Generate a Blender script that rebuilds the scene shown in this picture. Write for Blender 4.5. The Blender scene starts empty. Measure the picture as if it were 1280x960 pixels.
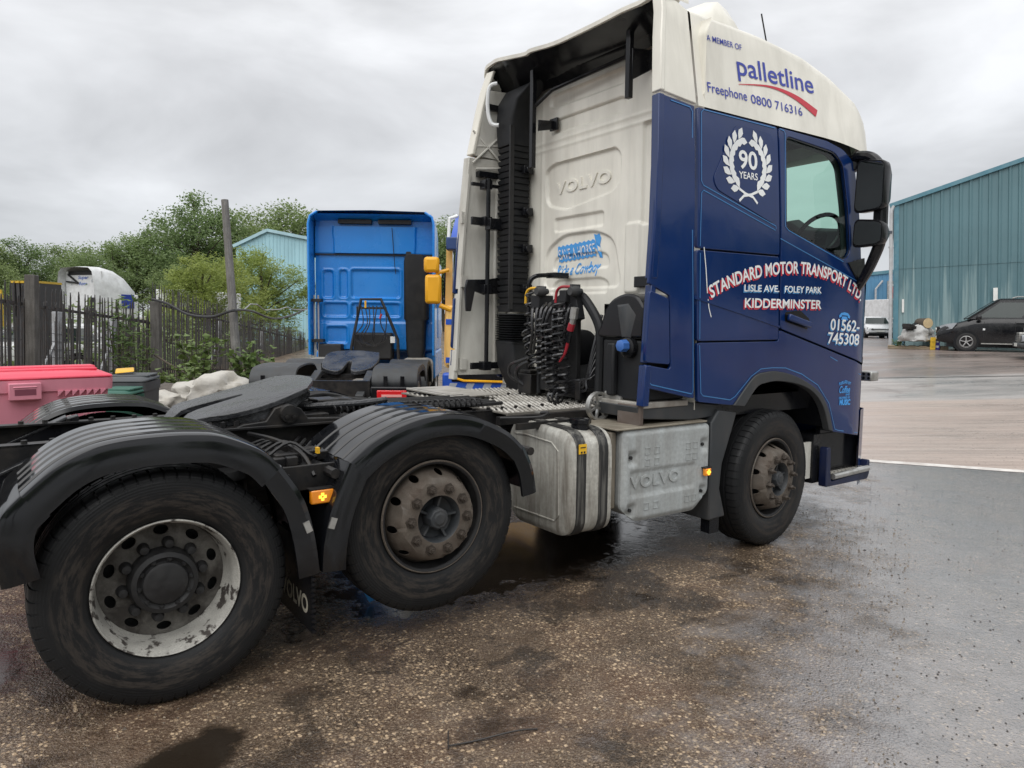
import bpy, bmesh, math, random
from mathutils import Vector, Matrix, geometry
random.seed(7)
R = math.radians
scene = bpy.context.scene
COL = scene.collection

# ------------------------------------------------------------------ camera, sky, sun, exposure
# The yard slopes: everything is laid out in the yard's own plane (z = 0 under the truck), and at
# the very end the whole place is tipped so that buildings and posts stand plumb.
cam_d = bpy.data.cameras.new('camera')
cam_d.sensor_width = 36.0
cam_d.lens = 917.18 / 1280 * 36.0
cam_d.clip_end = 2000
cam_d.clip_start = 0.05
cam = bpy.data.objects.new('camera', cam_d)
COL.objects.link(cam)
scene.camera = cam
FWD = Vector((0.567, 0.819, -0.087)).normalized()
RGT = Vector((0.823, -0.568, 0.010))
RGT = (RGT - FWD * RGT.dot(FWD)).normalized()
UPV = RGT.cross(FWD)
CAM = Vector((-4.785, -4.609, 1.707))
cam.matrix_world = Matrix(((RGT.x, UPV.x, -FWD.x, CAM.x), (RGT.y, UPV.y, -FWD.y, CAM.y),
                           (RGT.z, UPV.z, -FWD.z, CAM.z), (0, 0, 0, 1)))
PLUMB = (UPV + FWD * -0.016).normalized()          # true vertical, in yard coordinates

w = bpy.data.worlds.new('World')
scene.world = w
w.use_nodes = True
nt = w.node_tree
N, L = nt.nodes, nt.links
N.clear()
SUN_EL, SUN_ROT = R(52), R(232)
out = N.new('ShaderNodeOutputWorld')
bg = N.new('ShaderNodeBackground'); bg.inputs['Strength'].default_value = 0.1
sky = N.new('ShaderNodeTexSky'); sky.sky_type = 'NISHITA'; sky.sun_disc = False
sky.sun_elevation = SUN_EL; sky.sun_rotation = SUN_ROT
geo = N.new('ShaderNodeNewGeometry')
neg = N.new('ShaderNodeVectorMath'); neg.operation = 'SCALE'; neg.inputs['Scale'].default_value = -1
tc = N.new('ShaderNodeTexCoord')
sep = N.new('ShaderNodeSeparateXYZ'); L.new(tc.outputs['Generated'], sep.inputs[0])
# overcast luminance: brighter towards the zenith
ramp = N.new('ShaderNodeValToRGB')
ramp.color_ramp.elements[0].position = 0.0; ramp.color_ramp.elements[0].color = (0.45, 0.47, 0.49, 1)
ramp.color_ramp.elements[1].position = 1.0; ramp.color_ramp.elements[1].color = (1.0, 1.0, 1.0, 1)
e = ramp.color_ramp.elements.new(0.35); e.color = (0.62, 0.63, 0.65, 1)
L.new(sep.outputs['Z'], ramp.inputs[0])
mp = N.new('ShaderNodeMapping'); mp.inputs['Scale'].default_value = (1.3, 1.3, 3.6); mp.inputs['Location'].default_value = (3.1, 0.4, 1.7)
L.new(tc.outputs['Generated'], mp.inputs[0])
no = N.new('ShaderNodeTexNoise'); no.inputs['Scale'].default_value = 1.7; no.inputs['Detail'].default_value = 6
no.inputs['Roughness'].default_value = 0.52; no.inputs['Distortion'].default_value = 0.35
L.new(mp.outputs[0], no.inputs['Vector'])
cr = N.new('ShaderNodeMapRange'); cr.inputs['From Min'].default_value = 0.3; cr.inputs['From Max'].default_value = 0.7
cr.inputs['To Min'].default_value = 5.7; cr.inputs['To Max'].default_value = 11.3
L.new(no.outputs[0], cr.inputs[0])
mul = N.new('ShaderNodeVectorMath'); mul.operation = 'SCALE'
L.new(ramp.outputs[0], mul.inputs[0]); L.new(cr.outputs[0], mul.inputs['Scale'])
mix = N.new('ShaderNodeMix'); mix.data_type = 'RGBA'; mix.inputs[0].default_value = 0.96
L.new(sky.outputs[0], mix.inputs[6]); L.new(mul.outputs[0], mix.inputs[7])
L.new(mix.outputs[2], bg.inputs[0]); L.new(bg.outputs[0], out.inputs[0])

sd = bpy.data.lights.new('sun', 'SUN'); sd.energy = 1.5; sd.angle = R(70); sd.color = (1.0, 0.985, 0.96)
sun = bpy.data.objects.new('sun', sd); COL.objects.link(sun)
def dir_vec(el, az):                               # sky convention: rotation measured from +Y clockwise
    return Vector((math.cos(el) * math.sin(az), math.cos(el) * math.cos(az), math.sin(el)))
sun.rotation_euler = dir_vec(SUN_EL, SUN_ROT).to_track_quat('Z', 'Y').to_euler()
sun.location = (0, 0, 40)
vs = scene.view_settings
vs.view_transform = 'Standard'; vs.look = 'None'; vs.gamma = 1.0; vs.use_curve_mapping = False; vs.exposure = 0.55

def smooth(t):
    t = max(0.0, min(1.0, t)); return t * t * (3 - 2 * t)
def gz(x, y):
    """Height of the yard surface."""
    return 0.72 * smooth((x - 4.5) / 22.0)
def dep(px, d, z=None):
    """Ground position d metres ahead of the viewpoint, px across the 1280 wide view (used for distant things)."""
    v = CAM + (FWD + RGT * ((px - 640) / 917.18)) * d
    return Vector((v.x, v.y, gz(v.x, v.y) if z is None else z))

# ------------------------------------------------------------------ materials
def _mix(nt, fac, a, b, blend='MIX'):
    m = nt.nodes.new('ShaderNodeMix'); m.data_type = 'RGBA'; m.blend_type = blend
    for s, v in ((0, fac), (6, a), (7, b)):
        if hasattr(v, 'default_value') or hasattr(v, 'links'): nt.links.new(v, m.inputs[s])
        else: m.inputs[s].default_value = v if s == 0 else (*v, 1)
    return m.outputs[2]
def _noise(nt, vec, scale, detail=4, rough=0.55, dist=0.0):
    n = nt.nodes.new('ShaderNodeTexNoise')
    n.inputs['Scale'].default_value = scale; n.inputs['Detail'].default_value = detail
    n.inputs['Roughness'].default_value = rough; n.inputs['Distortion'].default_value = dist
    if vec is not None: nt.links.new(vec, n.inputs['Vector'])
    return n.outputs[0]
def _map(nt, vec, scale, loc=(0, 0, 0)):
    m = nt.nodes.new('ShaderNodeMapping'); m.inputs['Scale'].default_value = scale; m.inputs['Location'].default_value = loc
    nt.links.new(vec, m.inputs[0]); return m.outputs[0]
def _rng(nt, v, a, b, c=0.0, d=1.0):
    m = nt.nodes.new('ShaderNodeMapRange')
    m.inputs['From Min'].default_value = a; m.inputs['From Max'].default_value = b
    m.inputs['To Min'].default_value = c; m.inputs['To Max'].default_value = d
    nt.links.new(v, m.inputs[0]); return m.outputs[0]
def _math(nt, op, a, b=0.0):
    m = nt.nodes.new('ShaderNodeMath'); m.operation = op
    for i, v in enumerate((a, b)):
        if hasattr(v, 'links'): nt.links.new(v, m.inputs[i])
        else: m.inputs[i].default_value = v
    return m.outputs[0]
def _bump(nt, h, strength, dist, prev=None):
    b = nt.nodes.new('ShaderNodeBump'); b.inputs['Strength'].default_value = strength; b.inputs['Distance'].default_value = dist
    nt.links.new(h, b.inputs['Height'])
    if prev is not None: nt.links.new(prev, b.inputs['Normal'])
    return b.outputs[0]
def new_mat(name):
    m = bpy.data.materials.new(name); m.use_nodes = True
    return m, m.node_tree, m.node_tree.nodes['Principled BSDF']
def mat(name, col, rough=0.5, metal=0.0, coat=0.0, dirt=None, amt=0.5, scale=4.0, stretch=(1, 1, 1), lo=0.42, hi=0.68,
        bump=0.0, bscale=60.0, dist=0.002, fine=0.0, emit=0.0, drough=0.25, spec=0.5):
    """Painted, plastic, metal or stone surface: base colour, patchy dirt, fine variation and relief."""
    m, nt, p = new_mat(name)
    tcn = nt.nodes.new('ShaderNodeTexCoord'); vec = tcn.outputs['Object']
    p.inputs['Metallic'].default_value = metal; p.inputs['Specular IOR Level'].default_value = spec
    p.inputs['Coat Weight'].default_value = coat; p.inputs['Coat Roughness'].default_value = 0.06
    c = None
    v1 = _noise(nt, vec, scale * 0.6, 3)
    lightc = tuple(min(1, k * (1 + 0.10 + fine)) for k in col); darkc = tuple(k * (0.88 - fine) for k in col)
    c = _mix(nt, _rng(nt, v1, 0.3, 0.7), darkc, lightc)
    if fine:
        v2 = _noise(nt, vec, scale * 14, 3)
        c = _mix(nt, _rng(nt, v2, 0.35, 0.7, 0, 0.6), c, tuple(k * (0.7 - fine) for k in col))
    r = None
    if dirt is not None:
        dn = _noise(nt, _map(nt, vec, stretch), scale, 7, 0.62, 0.3)
        f = _rng(nt, dn, lo, hi, 0, amt)
        c = _mix(nt, f, c, dirt)
        r = _math(nt, 'ADD', _rng(nt, dn, lo, hi, 0, drough), rough)
    nt.links.new(c, p.inputs['Base Color'])
    if r is None:
        r = _rng(nt, v1, 0.3, 0.7, rough * 0.85, min(1, rough * 1.15))
    nt.links.new(r, p.inputs['Roughness'])
    if bump:
        nt.links.new(_bump(nt, _noise(nt, vec, bscale, 5), bump, dist), p.inputs['Normal'])
    if emit:
        nt.links.new(c, p.inputs['Emission Color']); p.inputs['Emission Strength'].default_value = emit
    return m

# ------------------------------------------------------------------ mesh building
class MB:
    def __init__(s): s.v = []; s.f = []
    def add(s, vs, fs):
        b = len(s.v); s.v += [tuple(v) for v in vs]; s.f += [[b + i for i in f] for f in fs]; return s
    def box(s, c, size, rot=None):
        x, y, z = (k / 2 for k in size); c = Vector(c)
        vs = [Vector(q) for q in ((-x, -y, -z), (x, -y, -z), (x, y, -z), (-x, y, -z), (-x, -y, z), (x, -y, z), (x, y, z), (-x, y, z))]
        if rot is not None: vs = [rot @ v for v in vs]
        return s.add([v + c for v in vs], [(0, 3, 2, 1), (4, 5, 6, 7), (0, 1, 5, 4), (1, 2, 6, 5), (2, 3, 7, 6), (3, 0, 4, 7)])
    def bx(s, x0, x1, y0, y1, z0, z1):
        return s.box(((x0 + x1) / 2, (y0 + y1) / 2, (z0 + z1) / 2), (abs(x1 - x0), abs(y1 - y0), abs(z1 - z0)))
    def bar(s, a, b, wd, ht, up=(0, 0, 1)):
        a, b = Vector(a), Vector(b); d = (b - a); l = d.length; d.normalize(); u = Vector(up)
        if abs(d.dot(u)) > 0.98: u = Vector((1, 0, 0))
        sx = d.cross(u).normalized(); u = sx.cross(d)
        return s.box((a + b) / 2, (l, wd, ht), Matrix((d, sx, u)).transposed())
    def loft(s, rings, close=True, caps=True):
        n = len(rings[0]); fs = []
        for i in range(len(rings) - 1):
            for j in range(n if close else n - 1):
                k = (j + 1) % n; fs.append((i * n + j, i * n + k, (i + 1) * n + k, (i + 1) * n + j))
        if caps: fs += [tuple(range(n))[::-1], tuple((len(rings) - 1) * n + j for j in range(n))]
        return s.add([v for r in rings for v in r], fs)
    def tube(s, pts, r, n=8, caps=True):
        pts = [Vector(p) for p in pts]; rings = []; u = None
        for i, p in enumerate(pts):
            d = (pts[min(i + 1, len(pts) - 1)] - pts[max(i - 1, 0)]).normalized()
            if u is None:
                u = Vector((0, 0, 1)) if abs(d.z) < 0.9 else Vector((1, 0, 0))
            u = (u - d * u.dot(d))
            if u.length < 1e-5: u = d.orthogonal()
            u.normalize(); v = d.cross(u); rr = r(i / (len(pts) - 1)) if callable(r) else r
            rings.append([p + (u * math.cos(t) + v * math.sin(t)) * rr for t in (2 * math.pi * k / n for k in range(n))])
        return s.loft(rings, True, caps)
    def lathe(s, prof, o=(0, 0, 0), axis='y', n=32, mod=None, caps=False, ang=None):
        """prof: (position along axis, radius)"""
        rings = []
        for j, (h, r) in enumerate(prof):
            ring = []
            for i in range(n):
                t = 2 * math.pi * (ang(i) if ang else i) / n; rr = r + (mod(i, j) if mod else 0)
                a, b = rr * math.cos(t), rr * math.sin(t)
                q = {'y': (a, h, b), 'x': (h, a, b), 'z': (a, b, h)}[axis]
                ring.append((q[0] + o[0], q[1] + o[1], q[2] + o[2]))
            rings.append(ring)
        return s.loft(rings, True, caps)
    def prism(s, poly, plane, a, b):
        """extrude a flat polygon: plane 'xz' along y, 'yz' along x, 'xy' along z"""
        f = {'xz': lambda p, h: (p[0], h, p[1]), 'yz': lambda p, h: (h, p[0], p[1]), 'xy': lambda p, h: (p[0], p[1], h)}[plane]
        n = len(poly)
        return s.add([f(p, a) for p in poly] + [f(p, b) for p in poly],
                     [tuple(range(n)), tuple(range(n, 2 * n))[::-1]] + [(i, (i + 1) % n, n + (i + 1) % n, n + i) for i in range(n)])
    def grid(s, fn, us, vs):
        nu, nv = len(us), len(vs)
        return s.add([fn(u, v) for u in us for v in vs],
                     [(i * nv + j, (i + 1) * nv + j, (i + 1) * nv + j + 1, i * nv + j + 1) for i in range(nu - 1) for j in range(nv - 1)])
    def sheet(s, vs): return s.add(vs, [tuple(range(len(vs)))])

OFF = {}
def obj(name, mb, m, parent=None, sm=35, bev=0.0, seg=2, kind=None, recalc=True):
    me = bpy.data.meshes.new(name)
    me.from_pydata(mb.v, [], mb.f)
    if recalc:
        bm = bmesh.new(); bm.from_mesh(me); bmesh.ops.recalc_face_normals(bm, faces=bm.faces); bm.to_mesh(me); bm.free()
    if sm:
        me.shade_smooth(); me.set_sharp_from_angle(angle=R(sm))
    me.materials.append(m)
    o = bpy.data.objects.new(name, me); COL.objects.link(o)
    if parent is not None:
        o.parent = parent
        if parent.name in OFF: o.location = OFF[parent.name]
    if bev:
        b = o.modifiers.new('edges', 'BEVEL'); b.width = bev; b.segments = seg; b.limit_method = 'ANGLE'; b.angle_limit = R(40)
    if kind: o['kind'] = kind
    return o
def tag(o, label, cat, group=None):
    o['label'] = label; o['category'] = cat
    if group: o['group'] = group
    return o
def thing(name, label, cat, loc=(0, 0, 0), rz=0.0, group=None, off=None):
    o = bpy.data.objects.new(name, None); COL.objects.link(o); o.empty_display_size = 0.2
    o.location = loc; o.rotation_euler = (0, 0, rz)
    if off is not None: OFF[o.name] = off
    return tag(o, label, cat, group)
def part(name, parent, loc=(0, 0, 0), rot=(0, 0, 0)):
    o = bpy.data.objects.new(name, None); COL.objects.link(o); o.empty_display_size = 0.1
    o.parent = parent; o.location = Vector(loc) + Vector(OFF.get(parent.name, (0, 0, 0))); o.rotation_euler = rot
    return o
def again(o, parent=None, loc=None, rot=None):
    """copy a part or a thing together with everything below it, sharing the meshes"""
    c = o.copy(); COL.objects.link(c)
    if parent is not None: c.parent = parent
    if loc is not None: c.location = loc
    if rot is not None: c.rotation_euler = rot
    for ch in list(o.children): again(ch, c)
    return c

# ------------------------------------------------------------------ 2D shapes
def inside(p, poly):
    x, y = p; c = False; n = len(poly)
    for i in range(n):
        (x1, y1), (x2, y2) = poly[i], poly[i - 1]
        if (y1 > y) != (y2 > y) and x < (x2 - x1) * (y - y1) / (y2 - y1) + x1: c = not c
    return c
def seg_dist(p, a, b):
    ax, ay = a; dx, dy = b[0] - ax, b[1] - ay; l = dx * dx + dy * dy
    t = 0 if l == 0 else max(0, min(1, ((p[0] - ax) * dx + (p[1] - ay) * dy) / l))
    return math.hypot(p[0] - ax - t * dx, p[1] - ay - t * dy)
def sdist(p, poly):
    d = min(seg_dist(p, poly[i], poly[i - 1]) for i in range(len(poly)))
    return -d if inside(p, poly) else d
def rounded(poly, r, n=4):
    out = []
    m = len(poly)
    for i in range(m):
        p, a, b = Vector(poly[i]), Vector(poly[i - 1]), Vector(poly[(i + 1) % m])
        da, db = a - p, b - p; rr = min(r, da.length * 0.45, db.length * 0.45)
        pa, pb = p + da.normalized() * rr, p + db.normalized() * rr
        for k in range(n + 1):
            t = k / n; q = pa * (1 - t) ** 2 + p * 2 * t * (1 - t) + pb * t * t
            out.append((q.x, q.y))
    return out
def rect(x0, x1, y0, y1): return [(x0, y0), (x1, y0), (x1, y1), (x0, y1)]
def circle(cx, cy, r, n=20, ry=None): return [(cx + r * math.cos(2 * math.pi * k / n), cy + (ry or r) * math.sin(2 * math.pi * k / n)) for k in range(n)]
def dense(poly, step, closed=True):
    out = []; n = len(poly)
    for i in range(n if closed else n - 1):
        a, b = poly[i], poly[(i + 1) % n]; k = max(1, int(math.hypot(b[0] - a[0], b[1] - a[1]) / step))
        out += [(a[0] + (b[0] - a[0]) * t / k, a[1] + (b[1] - a[1]) * t / k) for t in range(k)]
    if not closed: out.append(poly[-1])
    return out
def spline(pts, n=6):
    """Catmull-Rom through points (any dimension)"""
    P = [Vector(p) for p in pts]; out = []
    for i in range(len(P) - 1):
        p0, p1, p2, p3 = P[max(i - 1, 0)], P[i], P[i + 1], P[min(i + 2, len(P) - 1)]
        for k in range(n):
            t = k / n
            out.append(0.5 * ((2 * p1) + (p2 - p0) * t + (2 * p0 - 5 * p1 + 4 * p2 - p3) * t * t + (3 * p1 - p0 - 3 * p2 + p3) * t ** 3))
    out.append(P[-1]); return out
def panel_mb(poly, surf, t=0.02, holes=(), step=0.09, mb=None):
    """A sheet cut to a 2D outline (with holes), laid on surf(u, v, offset) and given thickness t."""
    mb = mb or MB()
    loops = [dense(poly, step)] + [dense(h, step) for h in holes]
    pts, edges = [], []
    for lp in loops:
        b = len(pts); pts += lp; edges += [(b + i, b + (i + 1) % len(lp)) for i in range(len(lp))]
    x0, x1 = min(p[0] for p in poly), max(p[0] for p in poly); y0, y1 = min(p[1] for p in poly), max(p[1] for p in poly)
    nx, ny = int((x1 - x0) / step), int((y1 - y0) / step)
    for i in range(1, nx + 1):
        for j in range(1, ny + 1):
            p = (x0 + (x1 - x0) * i / (nx + 1), y0 + (y1 - y0) * j / (ny + 1))
            if sdist(p, loops[0]) < -step * 0.4 and all(sdist(p, h) > step * 0.4 for h in loops[1:]): pts.append(p)
    V, E, F = geometry.delaunay_2d_cdt([Vector(p) for p in pts], edges, [], 1, 1e-5)[:3]
    tri = []
    for f in F:
        c = sum((V[i] for i in f), Vector((0, 0))) / len(f)
        if inside(c, poly) and not any(inside(c, h) for h in holes): tri.append(list(f))
    n = len(V); vs = [surf(v.x, v.y, 0) for v in V]; fs = list(tri)
    if t:
        vs += [surf(v.x, v.y, -t) for v in V]
        cnt = {}
        for f in tri:
            for i in range(len(f)):
                e = (f[i], f[(i + 1) % len(f)]); cnt[e] = 1
        for (a, b) in list(cnt):
            if (b, a) not in cnt: fs.append((b, a, a + n, b + n))
        fs += [[i + n for i in f[::-1]] for f in tri]
    return mb.add(vs, fs)
def ribbon(path, wd, surf, o=0.003, mb=None):
    """a thin stripe laid along a 2D path on a surface"""
    mb = mb or MB(); P = [Vector(p) for p in path]; a, b = [], []
    for i, p in enumerate(P):
        d = (P[min(i + 1, len(P) - 1)] - P[max(i - 1, 0)]).normalized(); nrm = Vector((-d.y, d.x)) * wd / 2
        a.append(surf(p.x + nrm.x, p.y + nrm.y, o)); b.append(surf(p.x - nrm.x, p.y - nrm.y, o))
    n = len(P)
    return mb.add(a + b, [(i, i + 1, n + i + 1, n + i) for i in range(n - 1)])

# ------------------------------------------------------------------ lettering
_GL = {}
def glyphs(txt, bold=0.0, shear=0.0, space=1.0, depth=0.0):
    key = (txt, bold, shear, space)
    if key not in _GL:
        def raw(s, b=0.0, sh=0.0, sp=1.0):
            c = bpy.data.curves.new('lettering', 'FONT'); c.body = s; c.offset = b; c.shear = sh; c.space_character = sp; c.resolution_u = 4
            o = bpy.data.objects.new('lettering', c); COL.objects.link(o)
            dg = bpy.context.evaluated_depsgraph_get(); me = o.evaluated_get(dg).to_mesh()
            v = [(q.co.x, q.co.y) for q in me.vertices]; f = [list(q.vertices) for q in me.polygons]
            o.evaluated_get(dg).to_mesh_clear(); bpy.data.objects.remove(o); bpy.data.curves.remove(c)
            return v, f
        cap = max(p[1] for p in raw('H')[0])
        v, f = raw(txt, bold, shear, space); x0 = min(p[0] for p in v)
        v = [((p[0] - x0) / cap, p[1] / cap) for p in v]
        _GL[key] = (v, f, max(p[0] for p in v))
    return _GL[key]
def text_mb(txt, path, h, surf, o=0.004, bold=0.0, shear=0.0, space=1.0, depth=0.0, shift=(0, 0), mb=None):
    """letters of cap height h spread along a 2D path (its whole length) on a surface; depth > 0 embosses them"""
    mb = mb or MB()
    v, f, wd = glyphs(txt, bold, shear, space)
    P = [Vector(p) for p in path]; cum = [0.0]
    for i in range(len(P) - 1): cum.append(cum[-1] + (P[i + 1] - P[i]).length)
    tot = cum[-1]
    def at(s):
        i = 0
        while i < len(P) - 2 and cum[i + 1] < s: i += 1
        t = (s - cum[i]) / (cum[i + 1] - cum[i]); d = (P[i + 1] - P[i])
        a = (P[i] - P[i - 1]).normalized() if i > 0 else d.normalized()
        b = (P[i + 2] - P[i + 1]).normalized() if i < len(P) - 2 else d.normalized()
        dd = d.normalized(); tt = max(0, min(1, t))
        dirn = (((a + dd) * (1 - tt) + (dd + b) * tt)).normalized()
        if h < 0: dirn = -dirn
        return P[i] + d * t, Vector((-dirn.y, dirn.x))
    flip = path[-1][0] < path[0][0]
    vs0, vs1 = [], []
    for (x, y) in v:
        p, nm = at(x / wd * tot)
        if flip: nm = -nm
        q = p + nm * (y * h) + Vector(shift)
        vs0.append(surf(q.x, q.y, o)); vs1.append(surf(q.x, q.y, o + depth))
    if not depth: return mb.add(vs0, f)
    n = len(v); cnt = set()
    for q in f:
        for i in range(len(q)): cnt.add((q[i], q[(i + 1) % len(q)]))
    side = [(a, b, b + n, a + n) for (a, b) in cnt if (b, a) not in cnt]
    return mb.add(vs0 + vs1, [[i + n for i in q] for q in f] + side)

# ================================================================== SETTING
from mathutils import Quaternion
QP = Vector((0, 0, 1)).rotation_difference(PLUMB)
def plumb(o, rz=0.0):
    o.rotation_mode = 'QUATERNION'; o.rotation_quaternion = QP @ Quaternion((0, 0, 1), rz); return o
def heading(v): return math.atan2(v.y, v.x)
H_RGT, H_FWD = heading(RGT), heading(FWD)

def ground_material():
    m, nt, p = new_mat('wet gravelly tarmac')
    tcn = nt.nodes.new('ShaderNodeTexCoord'); vec = tcn.outputs['Object']
    sp = nt.nodes.new('ShaderNodeSeparateXYZ'); nt.links.new(vec, sp.inputs[0])
    X, Y = sp.outputs[0], sp.outputs[1]
    def lin(a, b, c): return _math(nt, 'ADD', _math(nt, 'ADD', _math(nt, 'MULTIPLY', X, a), _math(nt, 'MULTIPLY', Y, b)), c)
    n1 = _noise(nt, vec, 0.8, 6, 0.6); n1c = _math(nt, 'SUBTRACT', n1, 0.5)
    n3 = _noise(nt, vec, 3.2, 7, 0.68); n3c = _math(nt, 'SUBTRACT', n3, 0.5)
    # wetter tarmac to the right, lightened to paint the sky's reflection, laid concrete beyond a joint
    edge = lin(0.473, -0.882, -1.215)
    n4 = _noise(nt, vec, 11, 5, 0.7); n4c = _math(nt, 'SUBTRACT', n4, 0.5)
    edge = _math(nt, 'ADD', edge, _math(nt, 'MULTIPLY', n4c, 0.8))
    edge = _math(nt, 'ADD', edge, _math(nt, 'ADD', _math(nt, 'MULTIPLY', n1c, 1.9), _math(nt, 'MULTIPLY', n3c, 1.3)))
    wet_sheen = _rng(nt, edge, -0.25, 0.5)
    joint = lin(0.823, 0.564, -3.49)
    conc = _math(nt, 'MULTIPLY', _rng(nt, _math(nt, 'ADD', joint, _math(nt, 'ADD', _math(nt, 'MULTIPLY', n3c, 0.35), _math(nt, 'MULTIPLY', n4c, 0.2))), -0.01, 0.03), _rng(nt, _math(nt, 'ADD', lin(0.77, -0.64, -0.13), _math(nt, 'MULTIPLY', n1c, 3)), -0.5, 0.5))
    # puddles; the one under the truck is enlarged to paint its shade
    def blob(cx, cy, ax, ay, ang):
        c, s = math.cos(ang), math.sin(ang)
        u = lin(c / ax, s / ax, -(c * cx + s * cy) / ax); v = lin(-s / ay, c / ay, (s * cx - c * cy) / ay)
        return _math(nt, 'SUBTRACT', 1.0, _math(nt, 'SQRT', _math(nt, 'ADD', _math(nt, 'MULTIPLY', u, u), _math(nt, 'MULTIPLY', v, v))))
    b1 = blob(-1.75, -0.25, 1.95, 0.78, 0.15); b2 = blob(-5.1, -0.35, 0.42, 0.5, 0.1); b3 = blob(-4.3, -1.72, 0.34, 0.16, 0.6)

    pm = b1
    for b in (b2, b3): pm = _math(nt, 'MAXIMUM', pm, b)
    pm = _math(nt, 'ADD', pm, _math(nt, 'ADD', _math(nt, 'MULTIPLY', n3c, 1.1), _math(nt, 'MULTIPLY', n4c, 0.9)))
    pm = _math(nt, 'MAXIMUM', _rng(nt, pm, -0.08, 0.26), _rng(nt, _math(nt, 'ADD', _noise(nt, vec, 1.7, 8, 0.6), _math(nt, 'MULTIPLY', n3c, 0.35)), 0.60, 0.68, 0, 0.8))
    pud_shade = _math(nt, 'MULTIPLY', _math(nt, 'MULTIPLY', pm, _math(nt, 'SUBTRACT', 1.0, conc)), _math(nt, 'SUBTRACT', 1.0, wet_sheen))
    # stones
    def voro(scale):
        v = nt.nodes.new('ShaderNodeTexVoronoi'); v.inputs['Scale'].default_value = scale; nt.links.new(vec, v.inputs['Vector'])
        s = nt.nodes.new('ShaderNodeSeparateColor'); nt.links.new(v.outputs['Color'], s.inputs[0])
        return v.outputs['Distance'], s.outputs[0], s.outputs[1]
    wn = nt.nodes.new('ShaderNodeTexNoise'); wn.inputs['Scale'].default_value = 70; wn.inputs['Detail'].default_value = 2; nt.links.new(vec, wn.inputs['Vector'])
    wv = nt.nodes.new('ShaderNodeVectorMath'); wv.operation = 'MULTIPLY_ADD'; wv.inputs[1].default_value = (0.013, 0.013, 0.0); nt.links.new(wn.outputs['Color'], wv.inputs[0]); nt.links.new(vec, wv.inputs[2])
    vec0 = vec; vec = wv.outputs[0]
    d1, r1, q1 = voro(58); d2, r2, q2 = voro(120); d3, r3, q3 = voro(240); vec = vec0
    patch = _rng(nt, _noise(nt, vec, 2.3, 5, 0.6), 0.34, 0.64, -0.34, 0.2)
    k1 = _math(nt, 'MULTIPLY', _rng(nt, _math(nt, 'ADD', r1, patch), 0.68, 0.80), _rng(nt, d1, 0.56, 0.34))
    k2 = _math(nt, 'MULTIPLY', _rng(nt, _math(nt, 'ADD', r2, patch), 0.48, 0.58), _rng(nt, d2, 0.6, 0.36))
    wetp = _rng(nt, _noise(nt, vec, 1.9, 9, 0.72, 0.4), 0.515, 0.575)
    dry = _math(nt, 'MULTIPLY', _math(nt, 'MULTIPLY', _math(nt, 'SUBTRACT', 1.0, pud_shade), _math(nt, 'SUBTRACT', 1.0, conc)), _math(nt, 'SUBTRACT', 1.0, _math(nt, 'MULTIPLY', wetp, 0.8)))
    k1 = _math(nt, 'MULTIPLY', k1, dry); k2 = _math(nt, 'MULTIPLY', k2, dry)
    mud = _mix(nt, _rng(nt, n1, 0.35, 0.65), (0.028, 0.018, 0.011), (0.088, 0.060, 0.040))
    mud = _mix(nt, _rng(nt, n3, 0.45, 0.75, 0, 0.6), mud, (0.13, 0.088, 0.062))
    mud = _mix(nt, _math(nt, 'MULTIPLY', wetp, 0.85), mud, (0.030, 0.021, 0.014))
    c = _mix(nt, _math(nt, 'MULTIPLY', _math(nt, 'MULTIPLY', _rng(nt, r3, 0.45, 0.55), dry), 0.7), mud, (0.175, 0.128, 0.088))
    c = _mix(nt, _rng(nt, _noise(nt, vec, 1.1, 5, 0.6), 0.5, 0.7, 0, 0.35), c, (0.19, 0.105, 0.066))
    st = _mix(nt, q1, (0.26, 0.18, 0.11), (0.62, 0.47, 0.31)); st2 = _mix(nt, q2, (0.14, 0.10, 0.07), (0.42, 0.325, 0.225))
    c = _mix(nt, _math(nt, 'MULTIPLY', k2, 0.8), c, st2); c = _mix(nt, k1, c, st)
    sheen_grey = _mix(nt, _rng(nt, n3, 0.3, 0.7), (0.19, 0.178, 0.176), (0.33, 0.315, 0.315))
    sheen_grey = _mix(nt, _math(nt, 'MULTIPLY', k2, 0.5), sheen_grey, (0.07, 0.066, 0.064))
    c = _mix(nt, _math(nt, 'MULTIPLY', wet_sheen, 0.62), c, sheen_grey)  # pale grey stands for sky reflected in the wet surface
    # concrete, with tyre scrubs running across the view
    rv = nt.nodes.new('ShaderNodeMapping'); rv.inputs['Rotation'].default_value = (0, 0, -H_RGT); nt.links.new(vec, rv.inputs[0])
    st_n = _noise(nt, _map(nt, rv.outputs[0], (0.22, 1.7, 1)), 1.3, 8, 0.7, 0.5)
    bl_n = _noise(nt, _map(nt, rv.outputs[0], (0.35, 1.0, 1)), 0.7, 6, 0.7)
    sr = nt.nodes.new('ShaderNodeSeparateXYZ'); nt.links.new(rv.outputs[0], sr.inputs[0])
    ydist = _math(nt, 'ADD', sr.outputs[1], _math(nt, 'MULTIPLY', n3c, 0.5))
    z2 = _rng(nt, ydist, 8.3, 8.6); z3 = _rng(nt, ydist, 12.5, 12.9)
    fine_n = _noise(nt, _map(nt, rv.outputs[0], (0.12, 5.0, 1)), 1.5, 6, 0.7, 0.35)
    cc = _mix(nt, _rng(nt, fine_n, 0.34, 0.66), (0.32, 0.25, 0.213), (0.485, 0.405, 0.352))
    cc = _mix(nt, _rng(nt, st_n, 0.5, 0.7, 0, 0.5), cc, (0.30, 0.235, 0.20))
    g2 = _mix(nt, _rng(nt, st_n, 0.35, 0.65), (0.29, 0.265, 0.25), (0.45, 0.42, 0.40))
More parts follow.
